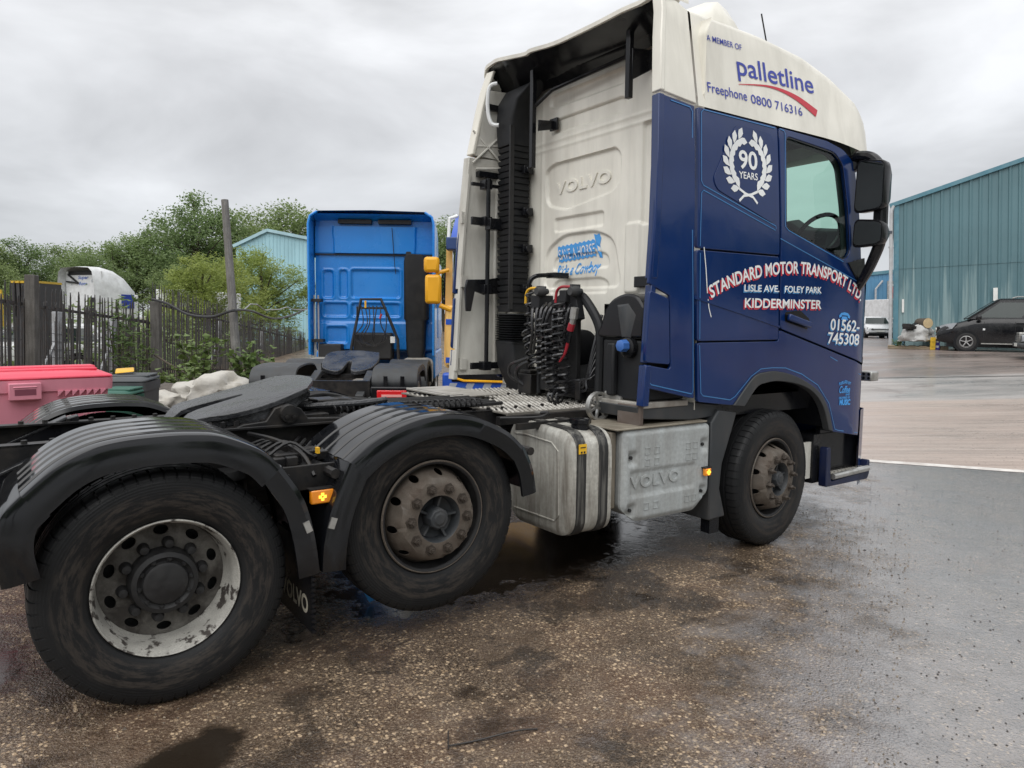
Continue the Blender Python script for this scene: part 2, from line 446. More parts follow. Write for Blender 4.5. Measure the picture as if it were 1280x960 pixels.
    g3 = _mix(nt, _rng(nt, st_n, 0.35, 0.65), (0.17, 0.13, 0.112), (0.30, 0.25, 0.225))
    cc = _mix(nt, z3, _mix(nt, z2, cc, g2), g3)
    cc = _mix(nt, _math(nt, 'MULTIPLY', _rng(nt, r2, 0.8, 0.84), 0.4), cc, (0.12, 0.1, 0.09))
    # slab joints in the concrete, hairline cracks in the tarmac
    def joints(v, pitch, offs, wd):
        f_ = _math(nt, 'ABSOLUTE', _math(nt, 'SUBTRACT', _math(nt, 'FRACT', _math(nt, 'ADD', _math(nt, 'DIVIDE', v, pitch), offs)), 0.5))
        return _rng(nt, _math(nt, 'ADD', f_, _math(nt, 'MULTIPLY', n4c, 0.006)), wd / pitch, wd / pitch * 0.4)
    jn = _math(nt, 'MAXIMUM', joints(sr.outputs[0], 5.2, 0.17, 0.035), joints(sr.outputs[1], 4.6, 0.4, 0.035))
    cc = _mix(nt, _math(nt, 'MULTIPLY', jn, 0.0), cc, (0.085, 0.07, 0.06))
    stn = _rng(nt, _noise(nt, vec, 0.55, 7, 0.7, 0.6), 0.57, 0.66, 0, 0.6); cc = _mix(nt, _math(nt, 'MULTIPLY', stn, z2), cc, (0.13, 0.105, 0.092))
    c = _mix(nt, conc, c, cc)
    ck = nt.nodes.new('ShaderNodeTexVoronoi'); ck.feature = 'DISTANCE_TO_EDGE'; ck.inputs['Scale'].default_value = 0.62
    cw = nt.nodes.new('ShaderNodeTexNoise'); cw.inputs['Scale'].default_value = 3.0; cw.inputs['Detail'].default_value = 6; nt.links.new(vec, cw.inputs['Vector'])
    cv = nt.nodes.new('ShaderNodeVectorMath'); cv.operation = 'MULTIPLY_ADD'; cv.inputs[1].default_value = (0.5, 0.5, 0); nt.links.new(cw.outputs['Color'], cv.inputs[0]); nt.links.new(vec, cv.inputs[2]); nt.links.new(cv.outputs[0], ck.inputs['Vector'])
    crk = _math(nt, 'MULTIPLY', _math(nt, 'MULTIPLY', _rng(nt, ck.outputs['Distance'], 0.006, 0.0015), _rng(nt, n3, 0.48, 0.60)), _math(nt, 'SUBTRACT', 1.0, conc))
    c = _mix(nt, _math(nt, 'MULTIPLY', crk, 0.55), c, (0.025, 0.02, 0.016))
    c = _mix(nt, _math(nt, 'MULTIPLY', pud_shade, _math(nt, 'SUBTRACT', 1.0, _math(nt, 'MULTIPLY', wet_sheen, 0.6))), c, (0.020, 0.0145, 0.010))  # near-black also stands for the truck's shade on the ground
    nt.links.new(c, p.inputs['Base Color'])
    ro = _rng(nt, n3, 0.3, 0.7, 0.24, 0.5)
    ro_a = _rng(nt, n1, 0.35, 0.65, 0.10, 0.24)
    def fmix(f, a, b):
        m = nt.nodes.new('ShaderNodeMix'); m.data_type = 'FLOAT'
        for s, v in ((0, f), (2, a), (3, b)):
            if hasattr(v, 'links'): nt.links.new(v, m.inputs[s])
            else: m.inputs[s].default_value = v
        return m.outputs[0]
    ro = fmix(wet_sheen, ro, ro_a); ro = fmix(conc, ro, _rng(nt, bl_n, 0.42, 0.66, 0.5, 0.2)); ro = fmix(pud_shade, ro, _rng(nt, n3, 0.3, 0.7, 0.07, 0.2))
    nt.links.new(ro, p.inputs['Roughness']); p.inputs['IOR'].default_value = 1.45
    hgt = _math(nt, 'ADD', _math(nt, 'MULTIPLY', _math(nt, 'SUBTRACT', 0.6, d1), 0.9), _math(nt, 'MULTIPLY', _math(nt, 'ADD', _math(nt, 'SUBTRACT', 0.6, d2), _math(nt, 'MULTIPLY', _math(nt, 'SUBTRACT', 0.6, d3), 0.5)), 0.55))
    hgt = _math(nt, 'ADD', hgt, _math(nt, 'MULTIPLY', n3, 1.6))
    hgt = _math(nt, 'MULTIPLY', hgt, fmix(conc, fmix(wet_sheen, 1.0, 0.55), 0.18))
    hgt = _math(nt, 'MULTIPLY', hgt, _math(nt, 'SUBTRACT', 1.0, _math(nt, 'MULTIPLY', pud_shade, 0.95)))
    nt.links.new(_bump(nt, hgt, 0.9, 0.006), p.inputs['Normal'])
    film = fmix(conc, fmix(wet_sheen, _math(nt, 'ADD', _rng(nt, n3, 0.48, 0.62, 0.0, 0.35), _math(nt, 'MULTIPLY', wetp, 0.2)), 1.0), _math(nt, 'MULTIPLY', _rng(nt, bl_n, 0.40, 0.62, 0.1, 0.7), _math(nt, 'ADD', 0.12, _math(nt, 'MULTIPLY', z2, 0.88))))
    nt.links.new(fmix(pud_shade, film, 0.15), p.inputs['Coat Weight']); p.inputs['Coat IOR'].default_value = 2.1
    nt.links.new(fmix(wet_sheen, 0.14, _rng(nt, n3, 0.35, 0.65, 0.04, 0.12)), p.inputs['Coat Roughness'])
    smth = _rng(nt, _math(nt, 'ADD', edge, _math(nt, 'MULTIPLY', n4c, 1.2)), 0.2, 1.0, 1.0, 0.30)
    ch = _math(nt, 'ADD', _math(nt, 'MULTIPLY', n4, 1.2), _math(nt, 'MULTIPLY', _math(nt, 'ADD', _math(nt, 'SUBTRACT', 0.6, d2), _math(nt, 'MULTIPLY', _math(nt, 'SUBTRACT', 0.6, d1), 0.8)), _math(nt, 'MULTIPLY', smth, 0.9)))
    ch = _math(nt, 'MULTIPLY', ch, _math(nt, 'SUBTRACT', 1.0, _math(nt, 'MULTIPLY', pud_shade, 0.97)))
    nt.links.new(_bump(nt, ch, 0.55, 0.006), p.inputs['Coat Normal'])
    return m

def axis_steps(lo, hi):
    v = [lo]; x = lo
    while x < hi:
        x += max(0.5, 0.11 * abs(x + 1)); v.append(min(x, hi))
    return v
us = axis_steps(-400, 700); vv = axis_steps(-400, 700)
us = sorted(set(round(u, 2) for u in us + [k * 0.6 for k in range(-12, 60)]))
vv = sorted(set(round(u, 2) for u in vv + [k * 0.6 for k in range(-12, 40)]))
g = MB().grid(lambda u, v: (u, v, gz(u, v)), us, vv)
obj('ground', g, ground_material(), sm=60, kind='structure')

# pale joint between the tarmac and the concrete
jm = mat('joint mortar', (0.68, 0.655, 0.62), 0.6, dirt=(0.36, 0.31, 0.28), amt=0.7, scale=5)
jd = Vector((0.564, -0.823, 0)); jb = MB(); rj = random.Random(3)
a = [Vector((4.0, 0.34, 0)) + jd * t for t in [k * 0.25 - 3 for k in range(70)]]
jb.grid(lambda i, k: (a[i].x + 0.823 * k * (0.15 + 0.06 * rj.random()), a[i].y + 0.564 * k * 0.16, gz(a[i].x, a[i].y) + 0.004), list(range(len(a))), [-0.5, 0.5])
obj('concrete_joint', jb, jm, kind='structure')

# loose stones on the tarmac near the truck
rg = random.Random(11); st = MB()
for k in range(5200):
    t = rg.random() ** 0.7
    px_, d_ = rg.uniform(60, 1150), 2.3 + 4.5 * t
    q = CAM + (FWD + RGT * ((px_ - 640) / 917)) * d_
    if -4.9 < q.x < 1.6 and q.y < -0.4 and math.hypot((q.x + 4.3) / .42, (q.y + 1.72) / .28) > 1 and not (-3.6 < q.x < 0.1 and q.y > -1.25 + 0.25 * (q.x + 1.75)):
        r = rg.uniform(0.0025, 0.007) * (1.6 if rg.random() < 0.06 else 1); an = rg.random() * 6.28
        c, s = math.cos(an), math.sin(an); e1, e2 = r * rg.uniform(0.7, 1.4), r * rg.uniform(0.7, 1.4)
        vs = [(e1, 0, 0), (0, e2, 0), (-e1 * .9, 0, 0), (0, -e2 * .8, 0), (e1 * .2, 0, r * .9), (-e1 * .5, e2 * .2, r * .7)]
        vs = [(q.x + c * a_ - s * b_, q.y + s * a_ + c * b_, 0.001 + h_) for a_, b_, h_ in vs]
        st.add(vs, [(0, 1, 4), (1, 5, 4), (1, 2, 5), (2, 3, 5), (3, 4, 5), (3, 0, 4)])
obj('loose_gravel', st, mat('gravel', (0.30, 0.24, 0.175), 0.5, fine=0.2, scale=30, dirt=(0.06, 0.045, 0.035), amt=0.9, lo=0.4, hi=0.6), sm=0, kind='stuff', recalc=False)
gb = MB(); rg = random.Random(23)
for k in range(900):
    px_, d_ = rg.uniform(930, 1330), 2.4 + 9 * rg.random() ** 1.5
    q = CAM + (FWD + RGT * ((px_ - 640) / 917)) * d_
    if q.y > -1.3 and q.x < 1.5: continue
    r = rg.uniform(0.003, 0.008) * (1.8 if rg.random() < .06 else 1); an = rg.random() * 6.28; c, s = math.cos(an), math.sin(an)
    vs = [(r, 0, 0), (0, r * .7, 0), (-r, 0, 0), (0, -r * .8, 0), (r * .1, 0, r * .7)]
    gb.add([(q.x + c * a_ - s * b_, q.y + s * a_ + c * b_, gz(q.x, q.y) + .001 + h_) for a_, b_, h_ in vs], [(0, 1, 4), (1, 2, 4), (2, 3, 4), (3, 0, 4)])
obj('loose_grit', gb, mat('dark grit', (0.035, 0.03, 0.028), 0.5, fine=0.2, scale=20), sm=0, kind='stuff', recalc=False)
dr_ = [dep(1070 + 12 * k, 19.2 - 0.03 * k) for k in range(22)]; rd = random.Random(6)
dc = MB().grid(lambda i, k: (dr_[i].x + FWD.x * (k * .10 + .02 * rd.random()), dr_[i].y + FWD.y * (k * .10 + .02 * rd.random()), gz(dr_[i].x, dr_[i].y) + .006 + .004 * k), list(range(22)), [0, 1])
obj('drain_channel', dc, mat('dark drain', (0.05, 0.042, 0.038), 0.5), kind='structure', sm=0)
tw = MB()
tw.tube(spline([(-3.39, -2.18, 0.012), (-3.28, -2.2, 0.006), (-3.12, -2.25, 0.02), (-3.02, -2.27, 0.006)]), 0.004, 5)
tw.tube([(-3.40, -2.19, 0.008), (-3.35, -2.1, 0.02)], 0.003, 5)
tag(obj('bent_wire', tw, mat('rusty wire', (0.03, 0.026, 0.024), 0.6)), 'thin bent black wire lying on the gravel in the foreground', 'wire')

# ------------------------------------------------------------------ trees and plants
def leaf_mat(name, a, b, tr=0.25):
    m = bpy.data.materials.new(name); m.use_nodes = True; nt = m.node_tree; p = nt.nodes['Principled BSDF']
    tcn = nt.nodes.new('ShaderNodeTexCoord')
    oi = nt.nodes.new('ShaderNodeObjectInfo')
    n = _noise(nt, tcn.outputs['Object'], 0.9, 3); n2 = _noise(nt, tcn.outputs['Object'], 9, 2)
    c = _mix(nt, _rng(nt, n, 0.3, 0.7), a, b); c = _mix(nt, _rng(nt, n2, 0.35, 0.65, 0, 0.5), c, tuple(k * 0.72 for k in a))
    c = _mix(nt, _math(nt, 'MULTIPLY', oi.outputs['Random'], 0.35), c, (b[0] * 1.1, b[1] * 0.95, b[2]))
    nt.links.new(c, p.inputs['Base Color']); p.inputs['Roughness'].default_value = 0.55
    t = nt.nodes.new('ShaderNodeBsdfTranslucent'); nt.links.new(c, t.inputs[0])
    mx = nt.nodes.new('ShaderNodeMixShader'); mx.inputs[0].default_value = tr
    o = nt.nodes['Material Output']
    nt.links.new(p.outputs[0], mx.inputs[1]); nt.links.new(t.outputs[0], mx.inputs[2]); nt.links.new(mx.outputs[0], o.inputs[0])
    return m
LEAF = leaf_mat('broad leaves', (0.175, 0.26, 0.095), (0.29, 0.385, 0.155), 0.45)
LEAF2 = leaf_mat('deep green leaves', (0.15, 0.235, 0.09), (0.255, 0.345, 0.14), 0.45)
WILLOW = leaf_mat('willow leaves', (0.25, 0.34, 0.075), (0.42, 0.49, 0.15), 0.45)
WEED = leaf_mat('weed leaves', (0.09, 0.16, 0.04), (0.19, 0.27, 0.08), 0.3)
BARK = mat('bark', (0.085, 0.068, 0.05), 0.85, fine=0.2, scale=6, bump=0.4, bscale=25, dist=0.01)
def leaf_quad(mb, c, rg, s, asp=0.6, droop=0.0):
    d = Vector((rg.gauss(0, 1), rg.gauss(0, 1), rg.gauss(0, 0.45) - droop)).normalized(); u = d.cross(Vector((rg.gauss(0, .55), rg.gauss(0, .55), 1))).normalized()
    a, b = d * s * 0.5, u * s * asp * 0.5; n_ = a.cross(b).normalized() * s * 0.12
    mb.add([c - a, c + b + n_, c + a, c - b + n_], [(0, 1, 2, 3)])
def crown_meshes(seed, h, rx, nclump, per, size, base=0.28, asp=0.6, droop=0.0, bush=False):
    rg = random.Random(seed); lv, wd = MB(), MB(); cl = []
    for k in range(nclump):
        while True:
            p = Vector((rg.uniform(-1, 1), rg.uniform(-1, 1), rg.uniform(-1, 1)))
            if 0.25 < p.length < 1: break
        p = p * (0.55 + 0.45 * p.length ** 0.5)
        prof = 1.0 if bush else (1.0 - 0.25 * max(0, p.z))
        lob = 1 + 0.22 * math.sin(3 * math.atan2(p.y, p.x) + seed) + 0.12 * rg.uniform(-1, 1)
        cl.append(Vector((p.x * rx * prof * lob, p.y * rx * prof * lob, h * (base + (1 - base) * (p.z * 0.5 + 0.5)))))
    for c in cl:
        rr = rx * rg.uniform(0.15, 0.30) * (0.8 if bush else 1)
        for j in range(int(per * rg.uniform(0.5, 1.3))):
            q = Vector((max(-1, min(1, rg.gauss(0, 0.48))), max(-1, min(1, rg.gauss(0, 0.48))), max(-.7, min(.7, rg.gauss(0, 0.36))))) * rr
            leaf_quad(lv, c + q, rg, size * rg.uniform(0.6, 1.3), asp, droop)
    r0 = 0.018 * h
    wd.tube(spline([(0, 0, -0.3), (0.03 * h * rg.uniform(-1, 1), 0.02 * h, h * base), (0.02 * h, 0, h * 0.62), (0, 0, h * 0.86)], 4), lambda t: r0 * (1 - 0.8 * t) + 0.02, 8)
    for c in rg.sample(cl, min(len(cl), 22)):
        z0 = max(0.1 * h, c.z * rg.uniform(0.45, 0.75)); p0 = Vector((0, 0, z0))
        wd.tube([p0, p0.lerp(c, 0.5) + Vector((0, 0, 0.05 * h * rg.uniform(-.5, 1))), c], lambda t: r0 * 0.42 * (1 - 0.8 * t) + 0.012, 5)
    return lv, wd
PROTO = {}
def tree(name, label, cat, loc, key, scale, rz, group, leafm, **kw):
    t = thing(name, label, cat, loc, 0, group); plumb(t, rz); t.scale = (scale,) * 3
    if key not in PROTO:
        lv, wd = crown_meshes(**kw)
        PROTO[key] = (obj('foliage' if kw.get('bush') else 'crown', lv, leafm, t, sm=0, recalc=False), obj('stem' if kw.get('bush') else 'trunk', wd, BARK, t))
    else:
        for o in PROTO[key]:
            c = o.copy(); COL.objects.link(c); c.parent = t
    return t
TREES = [   # px, distance, height, form, label
    (-40, 58, 9.0, 0, 'broad green tree at the far left edge above the slatted stacks'),
    (28, 62, 8.4, 1, 'low rounded tree just left of the white lorry behind the fence'),
    (90, 66, 8.6, 2, 'green tree right behind the roof of the white lorry'),
    (150, 57, 8.6, 0, 'loose-topped tree to the right of the white lorry roof'),
    (200, 60, 9.2, 2, 'spreading tree filling the dip left of the tallest tree'),
    (247, 56, 11.3, 1, 'tallest tree of the row, left of the leaning pole'),
    (300, 60, 10.6, 2, 'tree showing directly behind the top of the leaning pole'),
    (352, 64, 12.4, 0, 'tall tree above the ridge of the pale teal shed'),
    (410, 66, 10.2, 1, 'tree half hidden by the blue lorry cab'),
    (556, 60, 9.8, 2, 'tree peeping out between the blue lorry and the white cab wall'),
    (500, 66, 9.0, 1, 'tree behind the blue lorry roof'),
    (118, 47, 6.0, 1, 'dark low tree standing behind the mesh left of the wooden post'),
    (232, 45, 5.2, 0, 'low tree filling the gap beneath the tallest tree'),
    (-10, 46, 5.6, 2, 'low dense tree behind the white car at the left edge'),
]
for i, (px_, d_, h_, f_, lab) in enumerate(TREES):
    kw = [dict(seed=3, h=10, rx=3.9, nclump=150, per=130, size=0.23), dict(seed=8, h=10, rx=4.2, nclump=160, per=130, size=0.22, base=0.2),
          dict(seed=15, h=10, rx=4.6, nclump=160, per=130, size=0.24, base=0.24)][f_]
    tree('broadleaf_tree', lab, 'tree', dep(px_, d_), f_, h_ * 0.93 / 10.0, i * 1.7, 'trees behind the fence', (LEAF, LEAF2, LEAF)[f_], **kw)
for i, (px_, d_, s_, lab) in enumerate([(326, 42, 1.24, 'yellow green willow bush behind the leaning pole'),
                                        (256, 33, 1.02, 'smaller yellow green willow bush left of the leaning pole'),
                                        (214, 27, 0.50, 'lowest yellow green willow bush beside the wooden fence post')]):
    tree('willow_bush', lab, 'bush', dep(px_, d_, 0), 'willow', s_, i * 2.1, 'willow bushes', WILLOW, seed=21, h=4.5, rx=2.1, nclump=170, per=120, size=0.15, base=0.05, asp=0.32, droop=0.2, bush=True)
def weed(name, label, loc, seed, h, n, lsize, spread, group, asp=0.35, lm=None):
    t = thing(name, label, 'plant', loc, 0, group); plumb(t); rg = random.Random(seed); lv, sb = MB(), MB()
    for k in range(n):
        an = rg.random() * 6.28; tip = Vector((math.cos(an) * spread * rg.random(), math.sin(an) * spread * rg.random(), h * rg.uniform(0.55, 1)))
        b = Vector((math.cos(an) * 0.12, math.sin(an) * 0.12, 0)); pts = spline([b, b.lerp(tip, 0.5) + Vector((0, 0, h * 0.08)), tip], 5)
        sb.tube(pts, 0.006, 4)
        for j in range(16):
            q = pts[min(len(pts) - 1, int(2 + rg.random() * (len(pts) - 2)))]
            leaf_quad(lv, q + Vector((rg.gauss(0, .06), rg.gauss(0, .06), rg.gauss(0, .05))), rg, lsize * rg.uniform(.6, 1.3), asp)
    obj('foliage', lv, lm or WEED, t, sm=0, recalc=False); obj('stem', sb, BARK, t)
    return t
weed('tall_weed', 'tall narrow-leaved weed growing against the mesh left of the wooden post', dep(152, 15.5, 0), 4, 2.1, 14, 0.2, 0.45, 'weeds along the fence', 0.25)
weed('tall_weed', 'thin weed beside the wooden fence post near the grey bin', dep(176, 16, 0), 6, 1.5, 8, 0.18, 0.4, 'weeds along the fence', 0.25)
weed('bramble', 'leafy bramble left of the foot of the leaning pole', dep(252, 15.5, 0), 9, 1.35, 22, 0.16, 0.6, 'brambles at the fence foot', 0.8)
weed('bramble', 'bramble right of the foot of the leaning pole', dep(312, 16.2, 0), 12, 1.15, 20, 0.16, 0.6, 'brambles at the fence foot', 0.8)
weed('bramble', 'small bramble directly behind the white sacks', dep(228, 14.2, 0), 14, 0.8, 14, 0.14, 0.5, 'brambles at the fence foot', 0.8)
us_ = MB(); ru = random.Random(5)
for k in range(16000):
    t_ = ru.random(); px_ = ru.uniform(-60, 400); d_ = 14.5 + 26 * t_
    if px_ < 190 and d_ < 18.5 or d_ < 17.5 + max(0, (px_ - 189)) / 189 * 21: continue
    q = dep(px_, d_, 0) + PLUMB * (abs(ru.gauss(0, 0.75)))
    leaf_quad(us_, q, ru, ru.uniform(0.12, 0.3), 0.5)
obj('undergrowth', us_, LEAF, sm=0, kind='stuff', recalc=False)

# unseen trees added behind the viewpoint to darken reflections in paint and plastic
for i in range(11):
    x_ = -26 + i * 7.4
    q = thing('broadleaf_tree', 'unseen tree added for reflections on the truck, %s' % ['well behind the truck tail', 'beyond the rear axle', 'beyond the fifth wheel', 'beyond the fuel tank', 'beyond the cab side', 'beyond the cab nose', 'opposite the yard entrance', 'before the warehouse forecourt', 'opposite the pallet', 'opposite the black van', 'at the end of the row'][i], 'tree', (x_, -27 - 3 * math.sin(i * 2.3), 0), 0, 'unseen trees added for reflections')
    plumb(q, i * 2.2); q.scale = (0.92 + 0.1 * math.sin(i * 1.3),) * 3
    for o in PROTO[i % 3]:
        c = o.copy(); COL.objects.link(c); c.parent = q

# ------------------------------------------------------------------ palisade fence, leaning pole, cable
STEEL = mat('weathered steel', (0.048, 0.047, 0.048), 0.55, dirt=(0.075, 0.05, 0.036), amt=0.6, scale=7, fine=0.1)
OAK = mat('grey timber', (0.125, 0.118, 0.108), 0.85, fine=0.2, scale=5, dirt=(0.06, 0.054, 0.048), amt=0.7, stretch=(6, 6, 0.6), bump=0.4, bscale=40)
CONCP = mat('pale steel post', (0.38, 0.39, 0.41), 0.7, dirt=(0.2, 0.19, 0.17), amt=0.6, scale=9)
pale_mb = MB()
pale_mb.prism([(-0.024, 0.0), (0.024, 0.0), (0.024, 2.38), (0.010, 2.50), (0, 2.46), (-0.010, 2.50), (-0.024, 2.38)], 'xz', -0.004, 0.004)
pale_mb.bx(-0.008, 0.008, 0.0045, 0.022, 0.05, 2.2)
pale_o = None
def palisade(name, label, A, B, posts, wood, step=0.152, hs=1.0, rails=(0.45, 2.02)):
    global pale_o
    t = thing(name, label, 'fence', A, 0, 'palisade fence sections'); dv = B - A; rz = heading(dv); plumb(t, rz); ln = dv.length
    for z in rails:
        obj('rail', MB().bx(0, ln, 0.025, 0.065, z, z + 0.05), STEEL, t)
    rgp = random.Random(int(ln * 10)); n = int(ln / step)
    for k in range(n):
        if pale_o is None: o = pale_o = obj('pale', pale_mb, STEEL, t, sm=0)
        else: o = pale_o.copy(); COL.objects.link(o); o.parent = t
        o.location = (0.1 + k * ln / n, 0, rgp.uniform(-0.03, 0.03)); o.rotation_euler = (rgp.gauss(0, .006), rgp.gauss(0, .02), rgp.gauss(0, .12)); o.scale = (1, 1, hs)
    for s, wd in posts:
        if wood: obj('post', MB().bx(s - wd / 2, s + wd / 2, -wd - 0.03, -0.012, -0.1, 2.50), OAK, t, bev=0.012)
        else: obj('post', MB().bx(s - wd / 2, s + wd / 2, 0.07, 0.07 + wd, -0.1, 2.3), STEEL, t)
    return t
F0, F1, F2, F3 = dep(-45, 11.0, 0), dep(33, 12.5, 0), dep(189, 17.3, 0), dep(382, 39, 0)
palisade('palisade_fence', 'near length of dark steel palisade fence behind the pink bin', F0, F2, [((F1 - F0).length, 0.15), ((F2 - F0).length, 0.19)], True, 0.19, 0.85, (0.4, 1.98))
palisade('palisade_fence', 'finer palisade fence whose spiked tops show above the near fence rail', dep(-50, 13.6, 0), dep(186, 20.3, 0), [], False, 0.15, 1.0)
palisade('palisade_fence', 'length of palisade fence running back from the wooden post to the blue lorry', F2, F3, [(5, .1), (10, .1), (15, .1), (21, .1)], False)
# welded mesh behind it, on pale posts
def mesh_fence(A, B, hgt):
    t = thing('mesh_fence', 'welded wire mesh fence on pale posts just behind the palisade', 'fence', A); plumb(t, heading(B - A)); ln = (B - A).length
    m = MB(); n = int(ln / 0.14)
    for k in range(n): m.bx(k * ln / n, k * ln / n + 0.009, -0.004, 0.004, 0.05, hgt)
    for k in range(int(hgt / 0.16)): m.bx(0, ln, 0.0045, 0.0125, 0.05 + k * 0.16, 0.059 + k * 0.16)
    obj('wire_panel', m, STEEL, t, kind='stuff', sm=0)
    return t, ln
mf, ln_ = mesh_fence(dep(-30, 12.6, 0), dep(188, 18.6, 0), 1.75)
for f_ in (0.38, 0.72):
    obj('post', MB().bx(ln_ * f_, ln_ * f_ + 0.17, 0.02, 0.15, -0.1, 1.95), CONCP, mf, bev=0.01)
    obj('brace', MB().bar((ln_ * f_ + 0.02, 0.1, 1.3), (ln_ * f_ - 0.95, 0.1, 0.0), 0.05, 0.05), CONCP, mf)
mf2, ln2 = mesh_fence(dep(192, 20.5, 0), dep(384, 42, 0), 1.85)
mf2['label'] = 'welded wire mesh fence with diagonal braces beyond the leaning pole'
mf['group'] = mf2['group'] = 'mesh fences'
for f_ in (0.28, 0.55, 0.8):
    obj('post', MB().bx(ln2 * f_, ln2 * f_ + 0.17, 0.02, 0.15, -0.1, 2.0), CONCP, mf2, bev=0.01)
    obj('brace', MB().bar((ln2 * f_ + 0.02, 0.1, 1.4), (ln2 * f_ - 1.3, 0.1, 0.0), 0.06, 0.06), CONCP, mf2)
pt, pb = CAM + (FWD + RGT * ((281 - 640) / 917)) * 16.5, CAM + (FWD + RGT * ((298 - 640) / 917)) * 16.5
pt = pt + UPV * ((480 - 250) / 917 * 16.5); pb = pb + UPV * (-0.09 / 917 * 16.5)
dv = (pt - pb).normalized(); pb = pb - dv * (pb.z / dv.z)
pl = MB().tube([pb - dv * 0.1, pb.lerp(pt, 0.5), pt], lambda t: 0.11 - 0.03 * t, 10)
tag(obj('leaning_pole', pl, mat('pale weathered pole', (0.22, 0.21, 0.195), 0.85, fine=0.2, scale=5, dirt=(0.11, 0.10, 0.09), amt=0.7, stretch=(6, 6, 0.6), bump=0.4, bscale=40)), 'tall bare grey wooden pole leaning left at the palisade fence', 'pole')
def cpos(px_, py_, d_): return CAM + (FWD + RGT * ((px_ - 640) / 917.18) - UPV * ((py_ - 480) / 917.18)) * d_
cb = MB()
cb.tube(spline([cpos(190, 374, 17.1), cpos(210, 380, 17), cpos(235, 393, 16.9), cpos(265, 396, 16.6), cpos(292, 388, 16.2), cpos(315, 389, 18), cpos(340, 398, 20), cpos(362, 395, 23), cpos(383, 386, 27)], 8), 0.03, 6)
tag(obj('black_cable', cb, mat('black cable', (0.03, 0.03, 0.032), 0.5)), 'sagging black cable looped along the fence top past the leaning pole', 'cable')
cb = MB()
rz_ = random.Random(2)
cb.tube([cpos(295 + 9 * k, 383 + rz_.uniform(-4, 5) + k * 0.3, 16.4 + k * 1.0) for k in range(11)], 0.016, 5)
tag(obj('coiled_wire', cb, CONCP), 'thin pale wire tangled along the fence top right of the pole', 'wire')

# ------------------------------------------------------------------ buildings
def clad_mat(name, col, streak, amt):
    m, nt, p = new_mat(name); tcn = nt.nodes.new('ShaderNodeTexCoord'); vec = tcn.outputs['Object']
    sp = nt.nodes.new('ShaderNodeSeparateXYZ'); nt.links.new(vec, sp.inputs[0])
    n = _noise(nt, _map(nt, vec, (4.6, 4.6, 0.16)), 1.0, 5, 0.65); n2 = _noise(nt, vec, 0.5, 4)
    hgt = _rng(nt, sp.outputs[2], 0.2, 4.6, 0.32, -0.1)
    f = _rng(nt, _math(nt, 'ADD', n, hgt), 0.62, 0.74, 0, amt)
    c = _mix(nt, _rng(nt, n2, 0.3, 0.7), col, tuple(k * 1.22 for k in col)); c = _mix(nt, f, c, streak)
    nt.links.new(c, p.inputs['Base Color']); p.inputs['Roughness'].default_value = 0.5
    return m
TEAL = clad_mat('faded teal cladding', (0.082, 0.160, 0.182), (0.215, 0.31, 0.32), 0.95)
TRIM = mat('teal trim', (0.07, 0.20, 0.26), 0.45, dirt=(0.2, 0.3, 0.33), amt=0.4)
GALV = mat('grey galvanised', (0.42, 0.43, 0.44), 0.45, dirt=(0.25, 0.24, 0.23), amt=0.5)
PALETEAL = clad_mat('pale teal cladding', (0.30, 0.50, 0.56), (0.36, 0.54, 0.58), 0.4)
def sheet_panel(x0, x1, z0, ztop, pitch=0.30, dpt=0.035):
    m = MB(); prof = []; x = x0
    while x < x1 - 1e-6:
        for dx, dy in ((0, 0), (0.19, 0), (0.22, -dpt), (0.27, -dpt)):
            if x + dx <= x1: prof.append((x + dx, dy))
        x += pitch
    prof.append((x1, 0))
    return m.grid(lambda i, k: (prof[i][0], prof[i][1], z0 if k == 0 else ztop(prof[i][0])), list(range(len(prof))), [0, 1])
WD = (RGT * math.cos(R(28)) - FWD * math.sin(R(28))); c0 = dep(1115, 31)
big = thing('corrugated_warehouse', 'large teal corrugated metal warehouse with streaked paint at the right', 'warehouse', c0)
plumb(big, heading(WD)); top = lambda x: 5.95 + 0.285 * min(x, 9.0) - 0.285 * max(0, x - 9.0)
for k in range(18):
    x0 = k * 0.99 + 0.13
    obj('cladding_sheet', sheet_panel(x0 - 0.012, x0 + 0.985, -1.2, lambda x: 3.32, 0.333), TEAL, big, sm=0)
    obj('cladding_sheet', sheet_panel(x0 - 0.012, x0 + 0.985, 3.27, top, 0.333, 0.041), TEAL, big, sm=0).location.y = -0.014
obj('corner_flashing', MB().prism([(-0.05, -0.07), (0.15, -0.07), (0.15, -0.035), (-0.03, -0.035), (-0.03, 0.2), (-0.05, 0.2)], 'xy', -1.2, 6.0), TRIM, big)
vg = MB().bar((-0.2, 0.02, top(-0.2) + 0.04), (9, 0.02, top(9) + 0.04), 0.3, 0.16); obj('verge_trim', vg, TRIM, big)
obj('verge_trim', MB().bar((9, 0.02, top(9) + 0.04), (18.2, 0.02, top(18.2) + 0.04), 0.3, 0.16), TRIM, big)
rf = MB(); rf.loft([[(-0.15, 0.16, top(-.15) + .1), (9, 0.16, top(9) + .1), (18.2, 0.16, top(18.2) + .1)], [(-0.15, 30, top(-.15) + .1), (9, 30, top(9) + .1), (18.2, 30, top(18.2) + .1)]], close=False, caps=False)
obj('roof', rf, GALV, big)
obj('wall', MB().bx(-0.02, 0.05, 0.21, 30, -2.0, 5.9), TEAL, big)
obj('wall', MB().bx(0.08, 18, 0.05, 0.12, -2.0, 5.4), TEAL, big)
dpm = MB().tube([(-0.14, -0.16, -1.0), (-0.14, -0.16, 5.7), (-0.05, -0.05, 5.95)], 0.07, 10)
for z in (1.2, 2.6, 4.2): dpm.box((-0.14, -0.12, z), (0.2, 0.14, 0.06))
